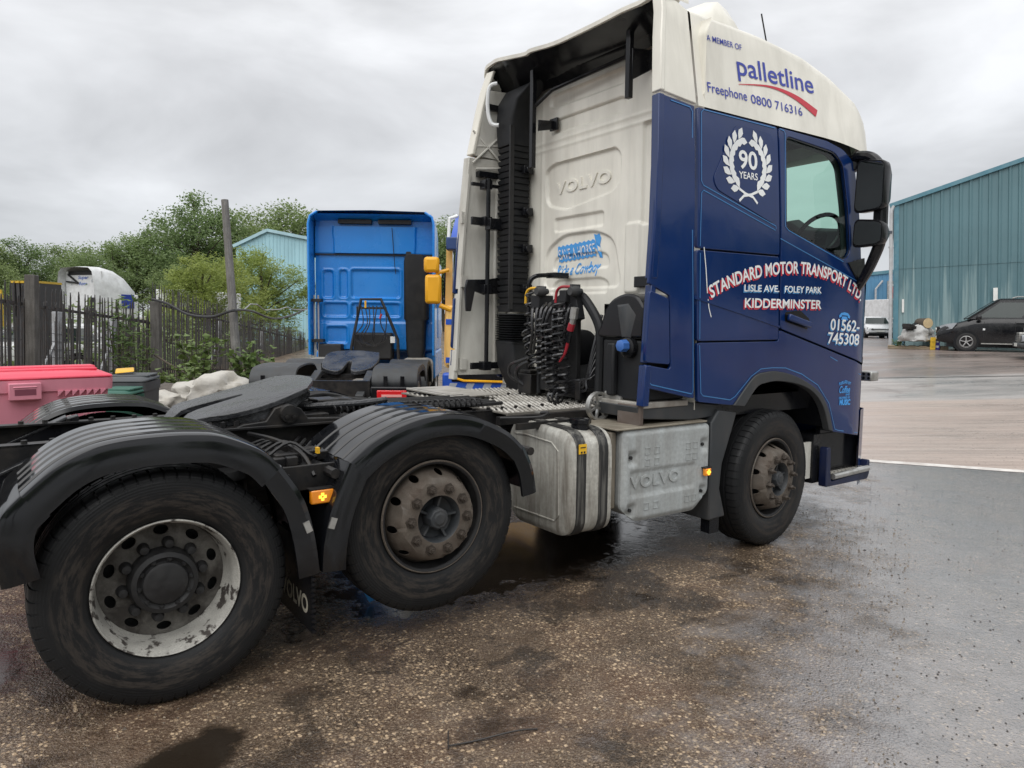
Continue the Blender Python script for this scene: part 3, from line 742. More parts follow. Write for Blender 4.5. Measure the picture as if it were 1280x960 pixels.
obj('downpipe', dpm, GALV, big)
obj('alarm_box', MB().bx(-0.42, -0.1, -0.25, -0.1, 4.75, 4.86), mat('dark lamp', (0.05, 0.06, 0.08), 0.5), big)
obj('sign_plate', MB().bx(3.48, 3.63, -0.09, -0.06, 1.6, 2.3), mat('white plate', (0.75, 0.75, 0.72), 0.5), big)
obj('sign_plate', MB().bx(0.28, 0.36, -0.09, -0.06, 1.45, 2.0), bpy.data.materials['white plate'], big)

bb = thing('blue_unit', 'distant blue industrial unit with a white downpipe seen past the lorry mirror', 'warehouse', dep(1060, 70)); plumb(bb, H_RGT)
BLU = clad_mat('blue cladding', (0.075, 0.20, 0.33), (0.14, 0.26, 0.36), 0.4)
obj('wall', sheet_panel(-2, 9, -3, lambda x: 5.6 + 0.11 * (x - 2), 0.4, 0.04), BLU, bb, sm=0)
obj('wall', MB().bx(-2, 9, 0.05, 14, -3, 5.2), BLU, bb)
obj('verge_trim', MB().bar((-2, 0, 5.25), (9, 0, 6.45), 0.3, 0.3), TRIM, bb)
obj('roller_door', MB().bx(3.4, 4.6, -0.12, -0.05, 3.0, 5.0), mat('grey shutter', (0.30, 0.31, 0.31), 0.6, dirt=(.12, .12, .12), amt=.7, stretch=(1, 1, 8)), bb)
obj('downpipe', MB().tube([(2.9, -0.2, 5.0), (2.2, -0.3, 4.2), (2.2, -0.3, -2)], 0.09, 6), GALV, bb)

sh = thing('teal_shed', 'pale teal metal shed with a shallow gable behind the willow', 'shed', dep(297, 50, 0)); plumb(sh, H_RGT)
def shtop(x): return 6.55 + (x * 0.47 if x < 2.15 else 1.01 - (x - 2.15) * 0.2)
for k in range(8): obj('cladding_sheet', sheet_panel(k * 1.0, k * 1.0 + 1.0, 0, shtop, 0.25, 0.03), PALETEAL, sh, sm=0)
obj('verge_trim', MB().bar((-0.15, -0.1, shtop(-.15)), (2.15, -0.1, shtop(2.15)), 0.2, 0.2).bar((2.15, -0.1, shtop(2.15)), (8, -0.1, shtop(8)), 0.2, 0.2), mat('pale trim', (0.35, 0.52, 0.58), 0.5), sh)
obj('wall', MB().bx(0.02, 8, 0.04, 12, 0, 6.3), PALETEAL, sh)
obj('roof', MB().loft([[(-.2, 0, shtop(-.2) + .12), (2.15, 0, shtop(2.15) + .12), (8, 0, shtop(8) + .12)], [(-.2, 12, shtop(-.2) + .12), (2.15, 12, shtop(2.15) + .12), (8, 12, shtop(8) + .12)]], False, False), GALV, sh)

# ================================================================== THE BIG BLUE AND WHITE TRACTOR UNIT (yard axes: x forward, near side y < 0)
NAVY = mat('navy paint', (0.003, 0.0215, 0.108), 0.07, coat=0.0, spec=0.5, bump=0.035, bscale=2.6, dist=0.05, dirt=(0.010, 0.030, 0.112), amt=0.75, scale=2.6, stretch=(1.6, 1.6, 0.5), lo=0.4, hi=0.75, drough=0.12)
WHITE = mat('cab white paint', (0.81, 0.785, 0.70), 0.34, coat=0.35, dirt=(0.50, 0.48, 0.42), amt=0.5, scale=2.4, stretch=(2.5, 2.5, 0.5), lo=0.42, hi=0.75)
GRIME = mat('grimy inner cab white', (0.60, 0.59, 0.54), 0.5, dirt=(0.33, 0.31, 0.27), amt=0.75, scale=2.2, stretch=(3, 3, 0.7), lo=0.4, hi=0.72)
BLACK = mat('wet black plastic', (0.008, 0.0085, 0.0105), 0.17, dirt=(0.028, 0.027, 0.027), amt=0.5, scale=5, lo=0.48, hi=0.8, drough=0.2, spec=0.32)
DUCTM = mat('dull black duct plastic', (0.012, 0.013, 0.015), 0.5, dirt=(0.035, 0.035, 0.035), amt=0.6, scale=4, lo=0.45, hi=0.8, spec=0.3)
TRIMG = mat('dark grey trim', (0.030, 0.034, 0.038), 0.5, dirt=(0.075, 0.07, 0.066), amt=0.5, scale=5, stretch=(2, 2, .7))
CHAS = mat('oily black chassis', (0.010, 0.010, 0.011), 0.38, spec=0.35, dirt=(0.04, 0.034, 0.028), amt=0.7, scale=9, fine=0.1, lo=0.42, hi=0.75, bump=0.2, bscale=50)
GREASE = mat('greasy plate', (0.020, 0.021, 0.024), 0.22, dirt=(0.085, 0.088, 0.094), amt=0.75, scale=3.5, bump=0.8, bscale=32, dist=0.010, fine=0.1)
GUARD = mat('wet mudguard plastic', (0.005, 0.0055, 0.007), 0.07, dirt=(0.014, 0.014, 0.014), amt=0.5, scale=4, lo=0.5, hi=0.8, drough=0.12, spec=0.55)
def tyre_material():
    m, nt, p = new_mat('tyre rubber'); tcn = nt.nodes.new('ShaderNodeTexCoord'); vec = tcn.outputs['Object']
    n2 = _noise(nt, vec, 1.6, 4)
    ln = nt.nodes.new('ShaderNodeVectorMath'); ln.operation = 'LENGTH'
    nt.links.new(_map(nt, vec, (1, 0, 1)), ln.inputs[0]); r = ln.outputs['Value']
    nv = nt.nodes.new('ShaderNodeVectorMath'); nv.operation = 'NORMALIZE'; nt.links.new(_map(nt, vec, (1, 0, 1)), nv.inputs[0])
    rv = nt.nodes.new('ShaderNodeCombineXYZ'); nt.links.new(_math(nt, 'MULTIPLY', r, 26.0), rv.inputs[1])
    pv = nt.nodes.new('ShaderNodeVectorMath'); pv.operation = 'MULTIPLY_ADD'; pv.inputs[1].default_value = (2.2, 2.2, 2.2); nt.links.new(nv.outputs[0], pv.inputs[0]); nt.links.new(rv.outputs[0], pv.inputs[2])
    n = _noise(nt, pv.outputs[0], 1.5, 9, 0.72, 0.2)
    band = _math(nt, 'MULTIPLY', _rng(nt, r, 0.325, 0.34), _rng(nt, r, 0.455, 0.43))
    f = _math(nt, 'MULTIPLY', band, _rng(nt, n, 0.46, 0.58, 0.0, 0.62))
    c = _mix(nt, _rng(nt, n2, 0.3, 0.7), (0.007, 0.0075, 0.0085), (0.017, 0.0175, 0.0185)); c = _mix(nt, f, c, (0.055, 0.046, 0.039))
    nt.links.new(c, p.inputs['Base Color']); nt.links.new(_rng(nt, n, 0.35, 0.7, 0.38, 0.75), p.inputs['Roughness']); p.inputs['Specular IOR Level'].default_value = 0.25
    wv = nt.nodes.new('ShaderNodeMath'); wv.operation = 'SINE'; nt.links.new(_math(nt, 'MULTIPLY', r, 520), wv.inputs[0])
    h = _math(nt, 'ADD', _math(nt, 'MULTIPLY', wv.outputs[0], _rng(nt, r, 0.40, 0.46, 0.15, .7)), _noise(nt, vec, 40, 4))
    nt.links.new(_bump(nt, h, 0.25, 0.002), p.inputs['Normal'])
    return m
TYRE = tyre_material()
CHIP = mat('chipped white rim', (0.43, 0.42, 0.385), 0.4, dirt=(0.045, 0.038, 0.034), amt=1.0, scale=11, lo=0.53, hi=0.58, fine=0.2)
DISC = mat('dirty shaded wheel disc', (0.15, 0.142, 0.128), 0.5, dirt=(0.035, 0.03, 0.026), amt=0.95, scale=8, lo=0.38, hi=0.62, fine=0.1)  # dirty grey, darkened to paint the shadow inside the dish
RUSTY = mat('brown dusty steel', (0.125, 0.105, 0.085), 0.6, dirt=(0.075, 0.055, 0.042), amt=0.8, scale=10, lo=0.42, hi=0.66, fine=0.15)
NUT = mat('grubby wheel nut', (0.065, 0.053, 0.043), 0.42, metal=0.3, dirt=(0.05, 0.04, 0.033), amt=0.7, scale=22)
DARK = mat('dark hub', (0.012, 0.012, 0.013), 0.5, dirt=(0.03, 0.03, 0.03), amt=0.6, scale=15)
ALU = mat('weathered aluminium', (0.56, 0.55, 0.50), 0.42, metal=0.2, dirt=(0.17, 0.15, 0.125), amt=0.85, scale=3.0, stretch=(5, 5, 0.45), lo=0.40, hi=0.66, fine=0.12)
BOXG = mat('pale grey box lid', (0.40, 0.425, 0.425), 0.42, dirt=(0.22, 0.215, 0.20), amt=0.7, scale=3.0, stretch=(4, 4, 0.5), lo=0.42, hi=0.72, fine=0.05)
TREAD = mat('worn tread plate', (0.44, 0.425, 0.39), 0.4, metal=0.25, dirt=(0.2, 0.18, 0.15), amt=0.7, scale=5)
AMBER = mat('amber lens', (0.95, 0.30, 0.012), 0.2, coat=0.8); AMBERC = mat('amber lit core', (1.0, 0.55, 0.05), 0.2, emit=1.3)
REDL = mat('red lens', (0.65, 0.015, 0.02), 0.18, coat=0.8)
SKYB = mat('light blue vinyl', (0.06, 0.33, 0.78), 0.4); STRIPE = mat('light blue coachline', (0.045, 0.19, 0.44), 0.35)
VWHITE = mat('white vinyl', (0.80, 0.82, 0.82), 0.4); VRED = mat('red vinyl', (0.55, 0.028, 0.05), 0.4); VBLUE = mat('royal blue vinyl', (0.03, 0.05, 0.36), 0.4)
LTBL = mat('pale blue vinyl', (0.30, 0.58, 0.80), 0.4)
YEL = mat('yellow plastic', (0.75, 0.42, 0.02), 0.4); REDP = mat('red rubber', (0.36, 0.022, 0.035), 0.4); BLUCAP = mat('blue cap', (0.05, 0.15, 0.45), 0.4)
CHROME = mat('dull bright metal', (0.55, 0.55, 0.53), 0.32, metal=0.8, dirt=(0.2, 0.18, 0.15), amt=0.6, scale=10)
def glass_mat(name, col, alpha):
    m, nt, p = new_mat(name); p.inputs['Base Color'].default_value = (*col, 1); p.inputs['Roughness'].default_value = 0.03
    t = nt.nodes.new('ShaderNodeBsdfTransparent'); t.inputs[0].default_value = (*col, 1); gl = nt.nodes.new('ShaderNodeBsdfGlossy'); gl.inputs['Roughness'].default_value = 0.02
    lw = nt.nodes.new('ShaderNodeLayerWeight'); lw.inputs[0].default_value = 0.5; mx = nt.nodes.new('ShaderNodeMixShader')
    fac = _math(nt, 'ADD', _math(nt, 'MULTIPLY', _math(nt, 'POWER', lw.outputs['Facing'], 5.0), 0.9), 0.05)
    nt.links.new(fac, mx.inputs[0]); nt.links.new(t.outputs[0], mx.inputs[1]); nt.links.new(gl.outputs[0], mx.inputs[2])
    nt.links.new(mx.outputs[0], nt.nodes['Material Output'].inputs[0]); return m
GLASS = glass_mat('green tinted glass', (0.70, 0.88, 0.80), 0.5)
MIRG = mat('mirror glass', (0.55, 0.58, 0.60), 0.05, metal=1.0)
SEATM = mat('grey seat cloth', (0.04, 0.042, 0.047), 0.85)
DGLASS = mat('dark window glass', (0.012, 0.016, 0.018), 0.06, coat=1.0)

T = thing('tractor_unit', 'large navy and white three-axle lorry tractor unit with white lettering, filling the foreground', 'lorry', (-1.5, 0, 0), off=(1.5, 0, 0))
def tp(name, mb, m, **k): return obj(name, mb, m, T, **k)

def Wd(x, z):
    """half width of the cab"""
    w_ = 1.245
    if z > 2.2: w_ -= 0.045 * min(1, (z - 2.2) / 0.9) ** 1.5
    if z > 3.1: w_ -= 0.16 * (z - 3.1)
    if x > 1.0: w_ -= 0.2 * min((x - 1.0) / 0.36, 1.2) ** 2
    return w_
def near(x, z, o): return (x, -(Wd(x, z) + o), z)
def far(x, z, o): return (x, Wd(x, z) + o, z)
def lining(s): return lambda x, z, o: (x, s * (Wd(x, z) - 0.06 + o), z)

ARCHO = [(-0.546, 1.118), (-0.34, 1.307), (-0.192, 1.343), (-0.037, 1.342), (0.209, 1.290), (0.473, 1.174), (0.618, 1.024), (0.701, 0.833)]
ARCHI = [(-0.428, 1.105), (-0.298, 1.234), (-0.187, 1.265), (-0.032, 1.271), (0.213, 1.237), (0.408, 1.165), (0.549, 1.041), (0.643, 0.851)]
ao = [tuple(p) for p in spline(ARCHO, 5)]; ai = [tuple(p) for p in spline(ARCHI, 5)]
WIN = rounded([(0.0, 3.075), (0.62, 3.04), (0.735, 2.96), (0.80, 2.63), (0.84, 2.27), (0.76, 2.208), (-0.005, 2.397)], 0.05)
DOOR = [(-0.085, 3.122), (0.52, 3.112), (0.74, 3.075), (0.885, 2.99), (0.945, 2.74), (1.0, 2.226), (1.13, 1.95), (1.155, 1.70), (1.145, 1.372), (-0.036, 1.665), (-0.062, 2.2)]
PANELS = [('sleeper_panel', [(-0.955, 3.122), (-0.105, 3.122), (-0.082, 2.2), (-0.969, 2.196)]),
          ('sleeper_panel', [(-0.972, 2.184), (-0.08, 2.188), (-0.052, 1.580), (-0.940, 1.577)]),
          ('wing_panel', [(-0.938, 1.565), (-0.05, 1.568), (-0.046, 1.652), (1.145, 1.357), (1.150, 1.05), (1.12, 0.765), (0.704, 0.832)] + ao[::-1][1:] + [(-0.915, 1.163)])]
for s, sf in ((-1, near), (1, far)):
    for nm, poly in PANELS: tp(nm, panel_mb(rounded(poly, 0.02, 2), sf, 0.03, step=0.12), NAVY, bev=0.004)
    d = tp('door', panel_mb(rounded(DOOR, 0.03, 3), sf, 0.035, [WIN]), NAVY, bev=0.005)
    obj('window', panel_mb(WIN, lambda x, z, o, f=sf: f(x, z, o - 0.018), 0), GLASS, d)
    fr = ribbon(WIN + WIN[:1], 0.022, sf, -0.006); obj('window_seal', fr, BLACK, d)
    hd = MB()
    hd = panel_mb(rounded([(0.01, 1.785), (0.012, 1.715), (0.30, 1.655), (0.325, 1.735), (0.2, 1.80)], 0.02), lambda x, z, o, f=sf: f(x, z, o + 0.002), 0.004, mb=hd)
    obj('handle_recess', hd, BLACK, d)
    hb = MB().bar(sf(0.02, 1.75, 0.028), sf(0.30, 1.69, 0.028), 0.03, 0.05); obj('handle', hb, NAVY, d, bev=0.01)
    tp('arch_trim', panel_mb(ao + ai[::-1], lambda x, z, o, f=sf: f(x, z, o + 0.012), 0.06, step=0.1), TRIMG, bev=0.005)
    # blanked sleeper window: a sunk outline
    if s < 0:
        WB = rounded([(-0.575, 3.07), (-0.165, 3.062), (-0.150, 2.45), (-0.19, 2.425), (-0.78, 2.60), (-0.82, 2.67)], 0.07)
        tp('blanked_window', panel_mb(WB, lambda x, z, o: near(x, z, o + 0.006), 0.006, step=0.1), NAVY, bev=0.005)
        cr = MB(); rr = spline([(-0.983, 1.868), (-0.5, 1.772), (-0.05, 1.676)], 4)
        cr.tube([near(p.x, p.y, -0.006) for p in rr], 0.014, 6); tp('crease', cr, NAVY)
    # inside lining with its own window hole, and the well behind the steer wheel
    tp('inner_lining', panel_mb([(-0.86, 3.4), (0.9, 3.4), (1.1, 2.2), (1.15, 1.45), (-0.86, 1.30)], lining(s), 0.012, [[(p[0] * 0.98, p[1] * 0.995) for p in WIN]], step=0.2), SEATM)
    tp('wheel_well', MB().loft([[(p[0], s * 0.70, p[1] + 0.02) for p in ai], [(p[0], s * 1.19, p[1] + 0.02) for p in ai]], close=False, caps=False), BLACK)
# side air deflectors behind the cab
def xe(z): return -1.312 - 0.062 * (3.167 - z)
FA = [(-0.985, 3.122), (-1.305, 3.150), (xe(2.5), 2.5), (-1.408, 1.948), (-1.215, 1.875), (-1.188, 1.41), (-1.205, 1.395), (-1.42, 1.43), (-1.43, 1.285), (-1.0, 1.195), (-0.955, 1.19), (-0.996, 2.18)]
FH = [(-1.400, 1.905), (-1.225, 1.855), (-1.20, 1.425), (-1.425, 1.445)]
FL = [(-1.43, 1.275), (-1.43, 1.16), (-1.30, 1.195), (-1.0, 1.185), (-0.97, 1.178), (-0.94, 1.16), (-0.93, 1.182)]
for s, sf in ((-1, near), (1, far)):
    f = tp('side_deflector', panel_mb(FA, sf, 0.025, step=0.12), NAVY, bev=0.005)
    obj('hatch', panel_mb(rounded(FH, 0.02, 2), lambda x, z, o, q=sf: q(x, z, o + 0.004), 0.03, step=0.12), NAVY, f, bev=0.005)
    EM = NAVY if s < 0 else GRIME
    e = MB().loft([[(xe(z) - 0.004, s * (Wd(-1.3, z) + 0.006), z), (xe(z) + 0.05, s * (Wd(-1.3, z) + 0.004), z), (xe(z) + 0.05, s * (Wd(-1.3, z) - 0.07), z), (xe(z) + 0.008, s * (Wd(-1.3, z) - 0.07), z)]
                   for z in (1.98, 2.3, 2.7, 3.15)])
    obj('edge_strip', e, EM, f, bev=0.006)
    e = MB().loft([[(xe(z) - 0.004, s * (Wd(-1.3, z) + 0.008), z), (xe(z) + 0.05, s * (Wd(-1.3, z) + 0.006), z), (xe(z) + 0.05, s * (Wd(-1.3, z) - 0.07), z), (xe(z) + 0.008, s * (Wd(-1.3, z) - 0.07), z)]
                   for z in (1.16, 1.425)])
    obj('edge_strip', e, EM, f, bev=0.006)
    e = MB().loft([[(xe(z) + 0.004, s * (Wd(-1.3, z) - 0.002), z), (xe(z) + 0.05, s * (Wd(-1.3, z) - 0.004), z), (xe(z) + 0.05, s * (Wd(-1.3, z) - 0.07), z), (xe(z) + 0.016, s * (Wd(-1.3, z) - 0.07), z)]
                   for z in (1.44, 1.94)])
    obj('edge_strip', e, EM, f, bev=0.006)
    if s < 0: continue
    # ivory inner face of the deflector
    inn = panel_mb([(-0.90, 3.145), (-1.29, 3.145), (xe(2.2) + 0.03, 2.2), (-1.37, 1.20), (-0.92, 1.20)], lambda x, z, o, s=s: (x, s * (Wd(x, z) - 0.045 - 0.10 * max(0, (x + 1.36) / 0.5) + o), z), 0.01, step=0.15)
    obj('inner_face', inn, GRIME, f)
    rb = MB()
    for xx in (-1.335, -1.02):
        rb.tube([(xx + (xe(z) + 1.36) * (xx < -1.2), s * (Wd(xx, z) - 0.06 - 0.10 * max(0, (xx + 1.36) / 0.5)), z) for z in (1.24, 1.7, 2.2, 2.6, 3.0)], 0.022, 6)
    for zz in (1.3, 2.05, 2.62):
        rb.box((-1.335, s * 1.165, zz), (0.06, 0.03, 0.1))
    obj('inner_rib', rb, GRIME, f)

# white upper body: roof shell from a lofted section, rear upper deflector on both sides
def ztop(x):
    P = [(-1.40, 3.80), (-0.9, 3.80), (-0.25, 3.805), (0.33, 3.775), (0.70, 3.675), (0.95, 3.53), (1.14, 3.33), (1.27, 3.11)]
    for i in range(len(P) - 1):
        if x <= P[i + 1][0]:
            t = (x - P[i][0]) / (P[i + 1][0] - P[i][0]); return P[i][1] + (P[i + 1][1] - P[i][1]) * t
    return P[-1][1]
def zcrease(x): return min(3.745 - 0.02 * (x + 0.9) - 0.13 * max(0, x + 0.3) ** 1.6 * 1.2, ztop(x) - 0.03)
xs = [-0.945 + (1.27 + 0.945) * (1 - (1 - k / 26) ** 1.35) for k in range(27)]
rings = []
for x in xs:
    zt, zc = ztop(x), zcrease(x); zc = max(zc, 3.118); zb = 3.132 if x < 0.45 else 3.132 - 0.03 * ((x - 0.45) / 0.5) ** 2
    zb = min(zb, zc - 0.003)
    half = [(Wd(x, zb + (zc - zb) * k / 5) , zb + (zc - zb) * k / 5) for k in range(6)]
    wc = half[-1][0]; zt = max(zt, zc + 0.02)
    for k in range(1, 6):
        a_ = math.pi / 2 * k / 5; half.append((wc - 0.17 * (1 - math.cos(a_)) , zc + (zt - zc) * math.sin(a_)))
    for y_, up in ((0.6, 0.035), (0.3, 0.055), (0.0, 0.062)): half.append((y_, zt + up * smooth((1.25 - x) / 0.6)))
    rings.append([(x, -y_, z_) for y_, z_ in half] + [(x, y_, z_) for y_, z_ in half[::-1][1:]])
roof = tp('roof', MB().loft(rings, close=False, caps=False), WHITE, sm=50)
# raised collar on the roof
cl = MB(); cr_ = []
for x, hh, wy in ((-0.97, 0.0, 0.86), (-0.82, 0.06, 0.86), (-0.6, 0.17, 0.86), (-0.42, 0.27, 0.86), (-0.28, 0.31, 0.86), (-0.17, 0.28, 0.855), (-0.08, 0.18, 0.85), (-0.02, 0.02, 0.84)):
    b_ = ztop(x) - 0.05
    cr_.append([(x, -wy, b_), (x, -wy + 0.02, b_ + (hh + .05) * .6), (x, -wy + 0.10, b_ + (hh + .05) * .95), (x, 0, b_ + hh + 0.08), (x, wy - 0.10, b_ + (hh + .05) * .95), (x, wy - 0.02, b_ + (hh + .05) * .6), (x, wy, b_)])
obj('roof_collar', cl.loft(cr_, close=False, caps=False), WHITE, roof, sm=50)
tp('aerial', MB().tube([(0.10, -0.93, 3.80), (-0.03, -0.97, 3.98), (-0.04, -0.972, 4.0)], 0.006, 5), BLACK)
tp('sun_visor', MB().loft([[(1.10, y_, 3.37), (1.36, y_ * 0.98, 3.26), (1.38, y_ * 0.98, 3.18), (1.34, y_ * .98, 3.18), (1.09, y_, 3.32)] for y_ in (-1.0, -0.6, 0, 0.6, 1.0)], caps=True), DUCTM)
UF = [(-0.962, 3.140), (-1.285, 3.172), (-1.232, 3.55), (-1.20, 3.72), (-1.165, 3.87), (-0.962, 3.765)]
def nearu(x, z, o): return (x, -(Wd(x, z) + o - 0.25 * max(0, z - 3.76)), z)
for s in (-1, 1):
    sf = (lambda x, z, o, s=s: (x, -s * nearu(x, z, o)[1], z))
    u = tp('upper_deflector', panel_mb(UF, sf, 0.03, step=0.08), WHITE, bev=0.006)
    e = MB().loft([[(x_ - 0.012, sf(x_, z, 0.004)[1], z), (x_ + 0.03, sf(x_, z, 0.004)[1], z), (x_ + 0.03, sf(x_, z, -0.09)[1], z), (x_, sf(x_, z, -0.09)[1], z)]
                   for x_, z in ((-1.285, 3.174), (-1.232, 3.55), (-1.20, 3.72), (-1.165, 3.88))])
    obj('edge_strip', e, WHITE, u, bev=0.008)
    if s > 0: obj('inner_face', panel_mb([(-0.92, 3.14), (-1.26, 3.17), (-1.21, 3.55), (-1.18, 3.72), (-0.92, 3.72)], lambda x, z, o, s=s: (x, s * (Wd(x, z) - 0.05 - 0.10 * max(0, (x + 1.36) / 0.5) + o), z), 0.01, step=0.15), GRIME, u)
# concave roof lip at the rear, dark underneath
LIP = [(-1.085, 3.85), (-1.03, 3.905), (-0.89, 3.838), (-0.61, 3.822), (-0.26, 3.821), (0, 3.828), (0.29, 3.862), (0.36, 3.856), (0.58, 3.89), (0.80, 3.925), (1.04, 3.955), (1.085, 3.88)]
lp = spline([(y_, z_) for y_, z_ in LIP], 4)
def LX_(y): return -1.24 + 0.075 * smooth((abs(y) - 0.75) / 0.3)
tp('rear_lip', MB().loft([[(LX_(p.x) - 0.012, p.x, p.y - 0.034), (LX_(p.x) - 0.014, p.x, p.y - 0.006), (LX_(p.x) + 0.004, p.x, p.y + 0.002), (-0.93, p.x * 0.985, max(p.y - 0.01, 3.80)), (-0.93, p.x * 0.985, max(p.y - .03, 3.78)), (LX_(p.x) + 0.01, p.x, p.y - 0.034)] for p in lp]), WHITE, sm=45)
tp('roof_underside', MB().loft([[(LX_(p.x) + 0.008, p.x * 0.985, p.y - 0.036), (-1.05, p.x * 0.985, p.y - 0.075), (-0.90, p.x * 0.98, 3.66), (-0.895, p.x * 0.98, 3.68)] for p in lp], caps=False), BLACK)

# ---- rear wall with pressed panels
XW = -0.88
VR = rounded([(0.56, 2.985), (0.43, 3.03), (-0.33, 3.03), (-0.385, 2.97), (-0.385, 2.77), (-0.29, 2.705), (0.28, 2.63), (0.53, 2.69)][::-1], 0.08, 5)
AR = rounded([(0.57, 1.98), (0.53, 2.31), (0.30, 2.42), (-0.12, 2.42), (-0.33, 2.34), (-0.42, 1.97)][::-1], 0.09, 5)
R2 = rounded(rect(-0.20, 0.41, 2.455, 2.565), 0.02, 3)
R3 = rounded([(0.47, 1.93), (0.44, 2.02), (0.36, 2.05), (-0.16, 2.05), (-0.25, 2.02), (-0.27, 1.93)][::-1], 0.05)
R4 = rounded([(0.46, 2.13), (0.43, 2.23), (0.36, 2.255), (-0.16, 2.255), (-0.25, 2.22), (-0.26, 2.13)][::-1], 0.05)
RB = [rounded(rect(-0.42, 0.50, z, z + 0.11), 0.05, 4) for z in (3.49, 3.28)]
SQ = [rounded(rect(-0.98, -0.80, z, z + 0.16), 0.03, 3) for z in (1.98, 2.25, 2.62, 2.86, 3.08, 3.40)]
PAD = rounded(rect(-0.86, -0.62, 2.42, 3.15), 0.03); PADL = rounded(rect(-0.62, -0.47, 1.92, 2.44), 0.02)
def wall_h(y, z):
    h = 0.0
    def sunk(p, dpt, wdt=0.014):
        return -dpt * smooth(-sdist((y, z), p) / wdt + 0.5)
    def near_(p, m=0.05):
        return min(q[0] for q in p) - m < y < max(q[0] for q in p) + m and min(q[1] for q in p) - m < z < max(q[1] for q in p) + m
    for p, dd in ((VR, 0.024), (AR, 0.020), (R2, 0.018), (R3, 0.014), (R4, 0.014), (RB[0], 0.022), (RB[1], 0.022), (PAD, 0.026), (PADL, -0.018)):
        if near_(p): h += sunk(p, dd)
    for p in SQ:
        if near_(p): h += sunk(p, 0.02)
    for zz in (3.16, 3.22):
        h += 0.006 * math.exp(-((z - zz + 0.0 * y) / 0.012) ** 2)
    for yy in (-0.50, 0.60):
        h += 0.006 * math.exp(-((y - yy) / 0.02) ** 2)
    if z > 3.6: h -= 0.10 * smooth((z - 3.6) / 0.12) * 0.4
    return h
ys = [-1.19 + 2.38 * k / 250 for k in range(251)]; zs = [1.10 + 2.62 * k / 280 for k in range(281)]
def in_hole(y, z): return -0.36 + 0.06 > y - 0.06 and y > -1.02 and z < 1.83 or (-0.62 < y < 0.16 and z < 1.52)
rw = MB(); rw.grid(lambda y, z: (XW - wall_h(y, z), y, z), ys, zs)
rw.f = [f for f in rw.f if not in_hole(*rw.v[f[0]][1:])]
wall = tp('rear_wall', rw, WHITE, sm=60, recalc=True)
def wallsf(y, z, o): return (XW - wall_h(y, z) - o, y, z)
obj('embossed_lettering', text_mb('VOLVO', [(0.435, 2.775), (-0.262, 2.787)], 0.088, lambda y, z, o: (XW + 0.0245 - o, y, z), 0, bold=0.035, space=1.1, depth=0.011), WHITE, wall, sm=0)
tp('engine_bay', MB().bx(XW + 0.05, XW + 0.6, -1.05, 0.5, 1.0, 1.9), DARK, sm=0)
tp('rear_bracket', MB().bx(XW - 0.06, XW, -0.86, -0.62, 1.955, 2.035), BLACK, bev=0.006)
# sticker
STK = mat('sticker blue', (0.07, 0.36, 0.82), 0.4)
sb = MB(); sp2 = [(0.385 - 0.0165 * k, 2.217 + 0.0009 * k) for k in range(30)]
def wsf(y, z, o): return (XW - wall_h(y, z) - o * 0.6 - 0.001, y, z)
sp_ = [(0.372, 2.218), (0.20, 2.222), (0.05, 2.232), (-0.095, 2.242)]
sb.grid(lambda i, k: wsf(sp2[i][0], sp2[i][1] - 0.018 + 0.13 * k / 16 + 0.008 * math.sin(i * 1.9), 0.006), list(range(len(sp2))), list(range(17)))
sb.add([wsf(y, z, 0.0035) for y, z in [(-0.075, 2.40), (-0.10, 2.335), (-0.085, 2.30), (-0.12, 2.27), (-0.135, 2.21), (-0.17, 2.205), (-0.165, 2.27), (-0.15, 2.31), (-0.165, 2.36), (-0.14, 2.40), (-0.11, 2.39)]], [tuple(range(11))])
text_mb('Ride a Cowboy', [(0.405, 2.085), (0.12, 2.090), (-0.155, 2.10)], 0.088, wsf, 0.004, bold=0.012, shear=0.35, mb=sb)
obj('slogan_sticker', sb, STK, wall, sm=0, recalc=False)
obj('slogan_lettering', text_mb('SAVE A HORSE', sp_, 0.080, wsf, 0.012, bold=0.012, shift=(0, 0.004)), VWHITE, wall, sm=0, recalc=False)

# ---- writing on the side
def lett(name, m, *a, **k): return tp(name, text_mb(*a, near, **k), m, sm=0, recalc=False)
STD = spline([(-0.82, 1.868), (-0.663, 1.935), (-0.48, 1.992), (-0.268, 2.038), (-0.089, 2.062), (0.137, 2.078), (0.341, 2.073), (0.592, 2.044), (0.801, 1.988), (1.012, 1.888)], 3)
STD = [(p.x, p.y) for p in STD]
for nm, m, sh_, o_ in (('firm_name_shadow', VRED, (-0.011, -0.014), 0.003), ('firm_name', VWHITE, (0, 0), 0.0055)):
    lett(nm, m, 'STANDARD MOTOR TRANSPORT LTD.', STD, 0.084, o=o_, bold=0.022, shift=sh_)
for nm, m, sh_, o_ in (('address_shadow', mat('mid blue vinyl', (0.05, 0.25, 0.55), 0.4), (-0.007, -0.009), 0.003), ('address', VWHITE, (0, 0), 0.0055)):
    lett(nm, m, 'LISLE AVE.', [(-0.474, 1.925), (-0.075, 1.932)], 0.046, o=o_, bold=0.016, shift=sh_)
    lett(nm, m, 'FOLEY PARK', [(-0.008, 1.932), (0.459, 1.938)], 0.046, o=o_, bold=0.016, shift=sh_)
for nm, m, sh_, o_ in (('town_shadow', VRED, (-0.009, -0.012), 0.003), ('town', VWHITE, (0, 0), 0.0055)):
    lett(nm, m, 'KIDDERMINSTER', [(-0.464, 1.812), (0.466, 1.818)], 0.064, o=o_, bold=0.02, shift=sh_)
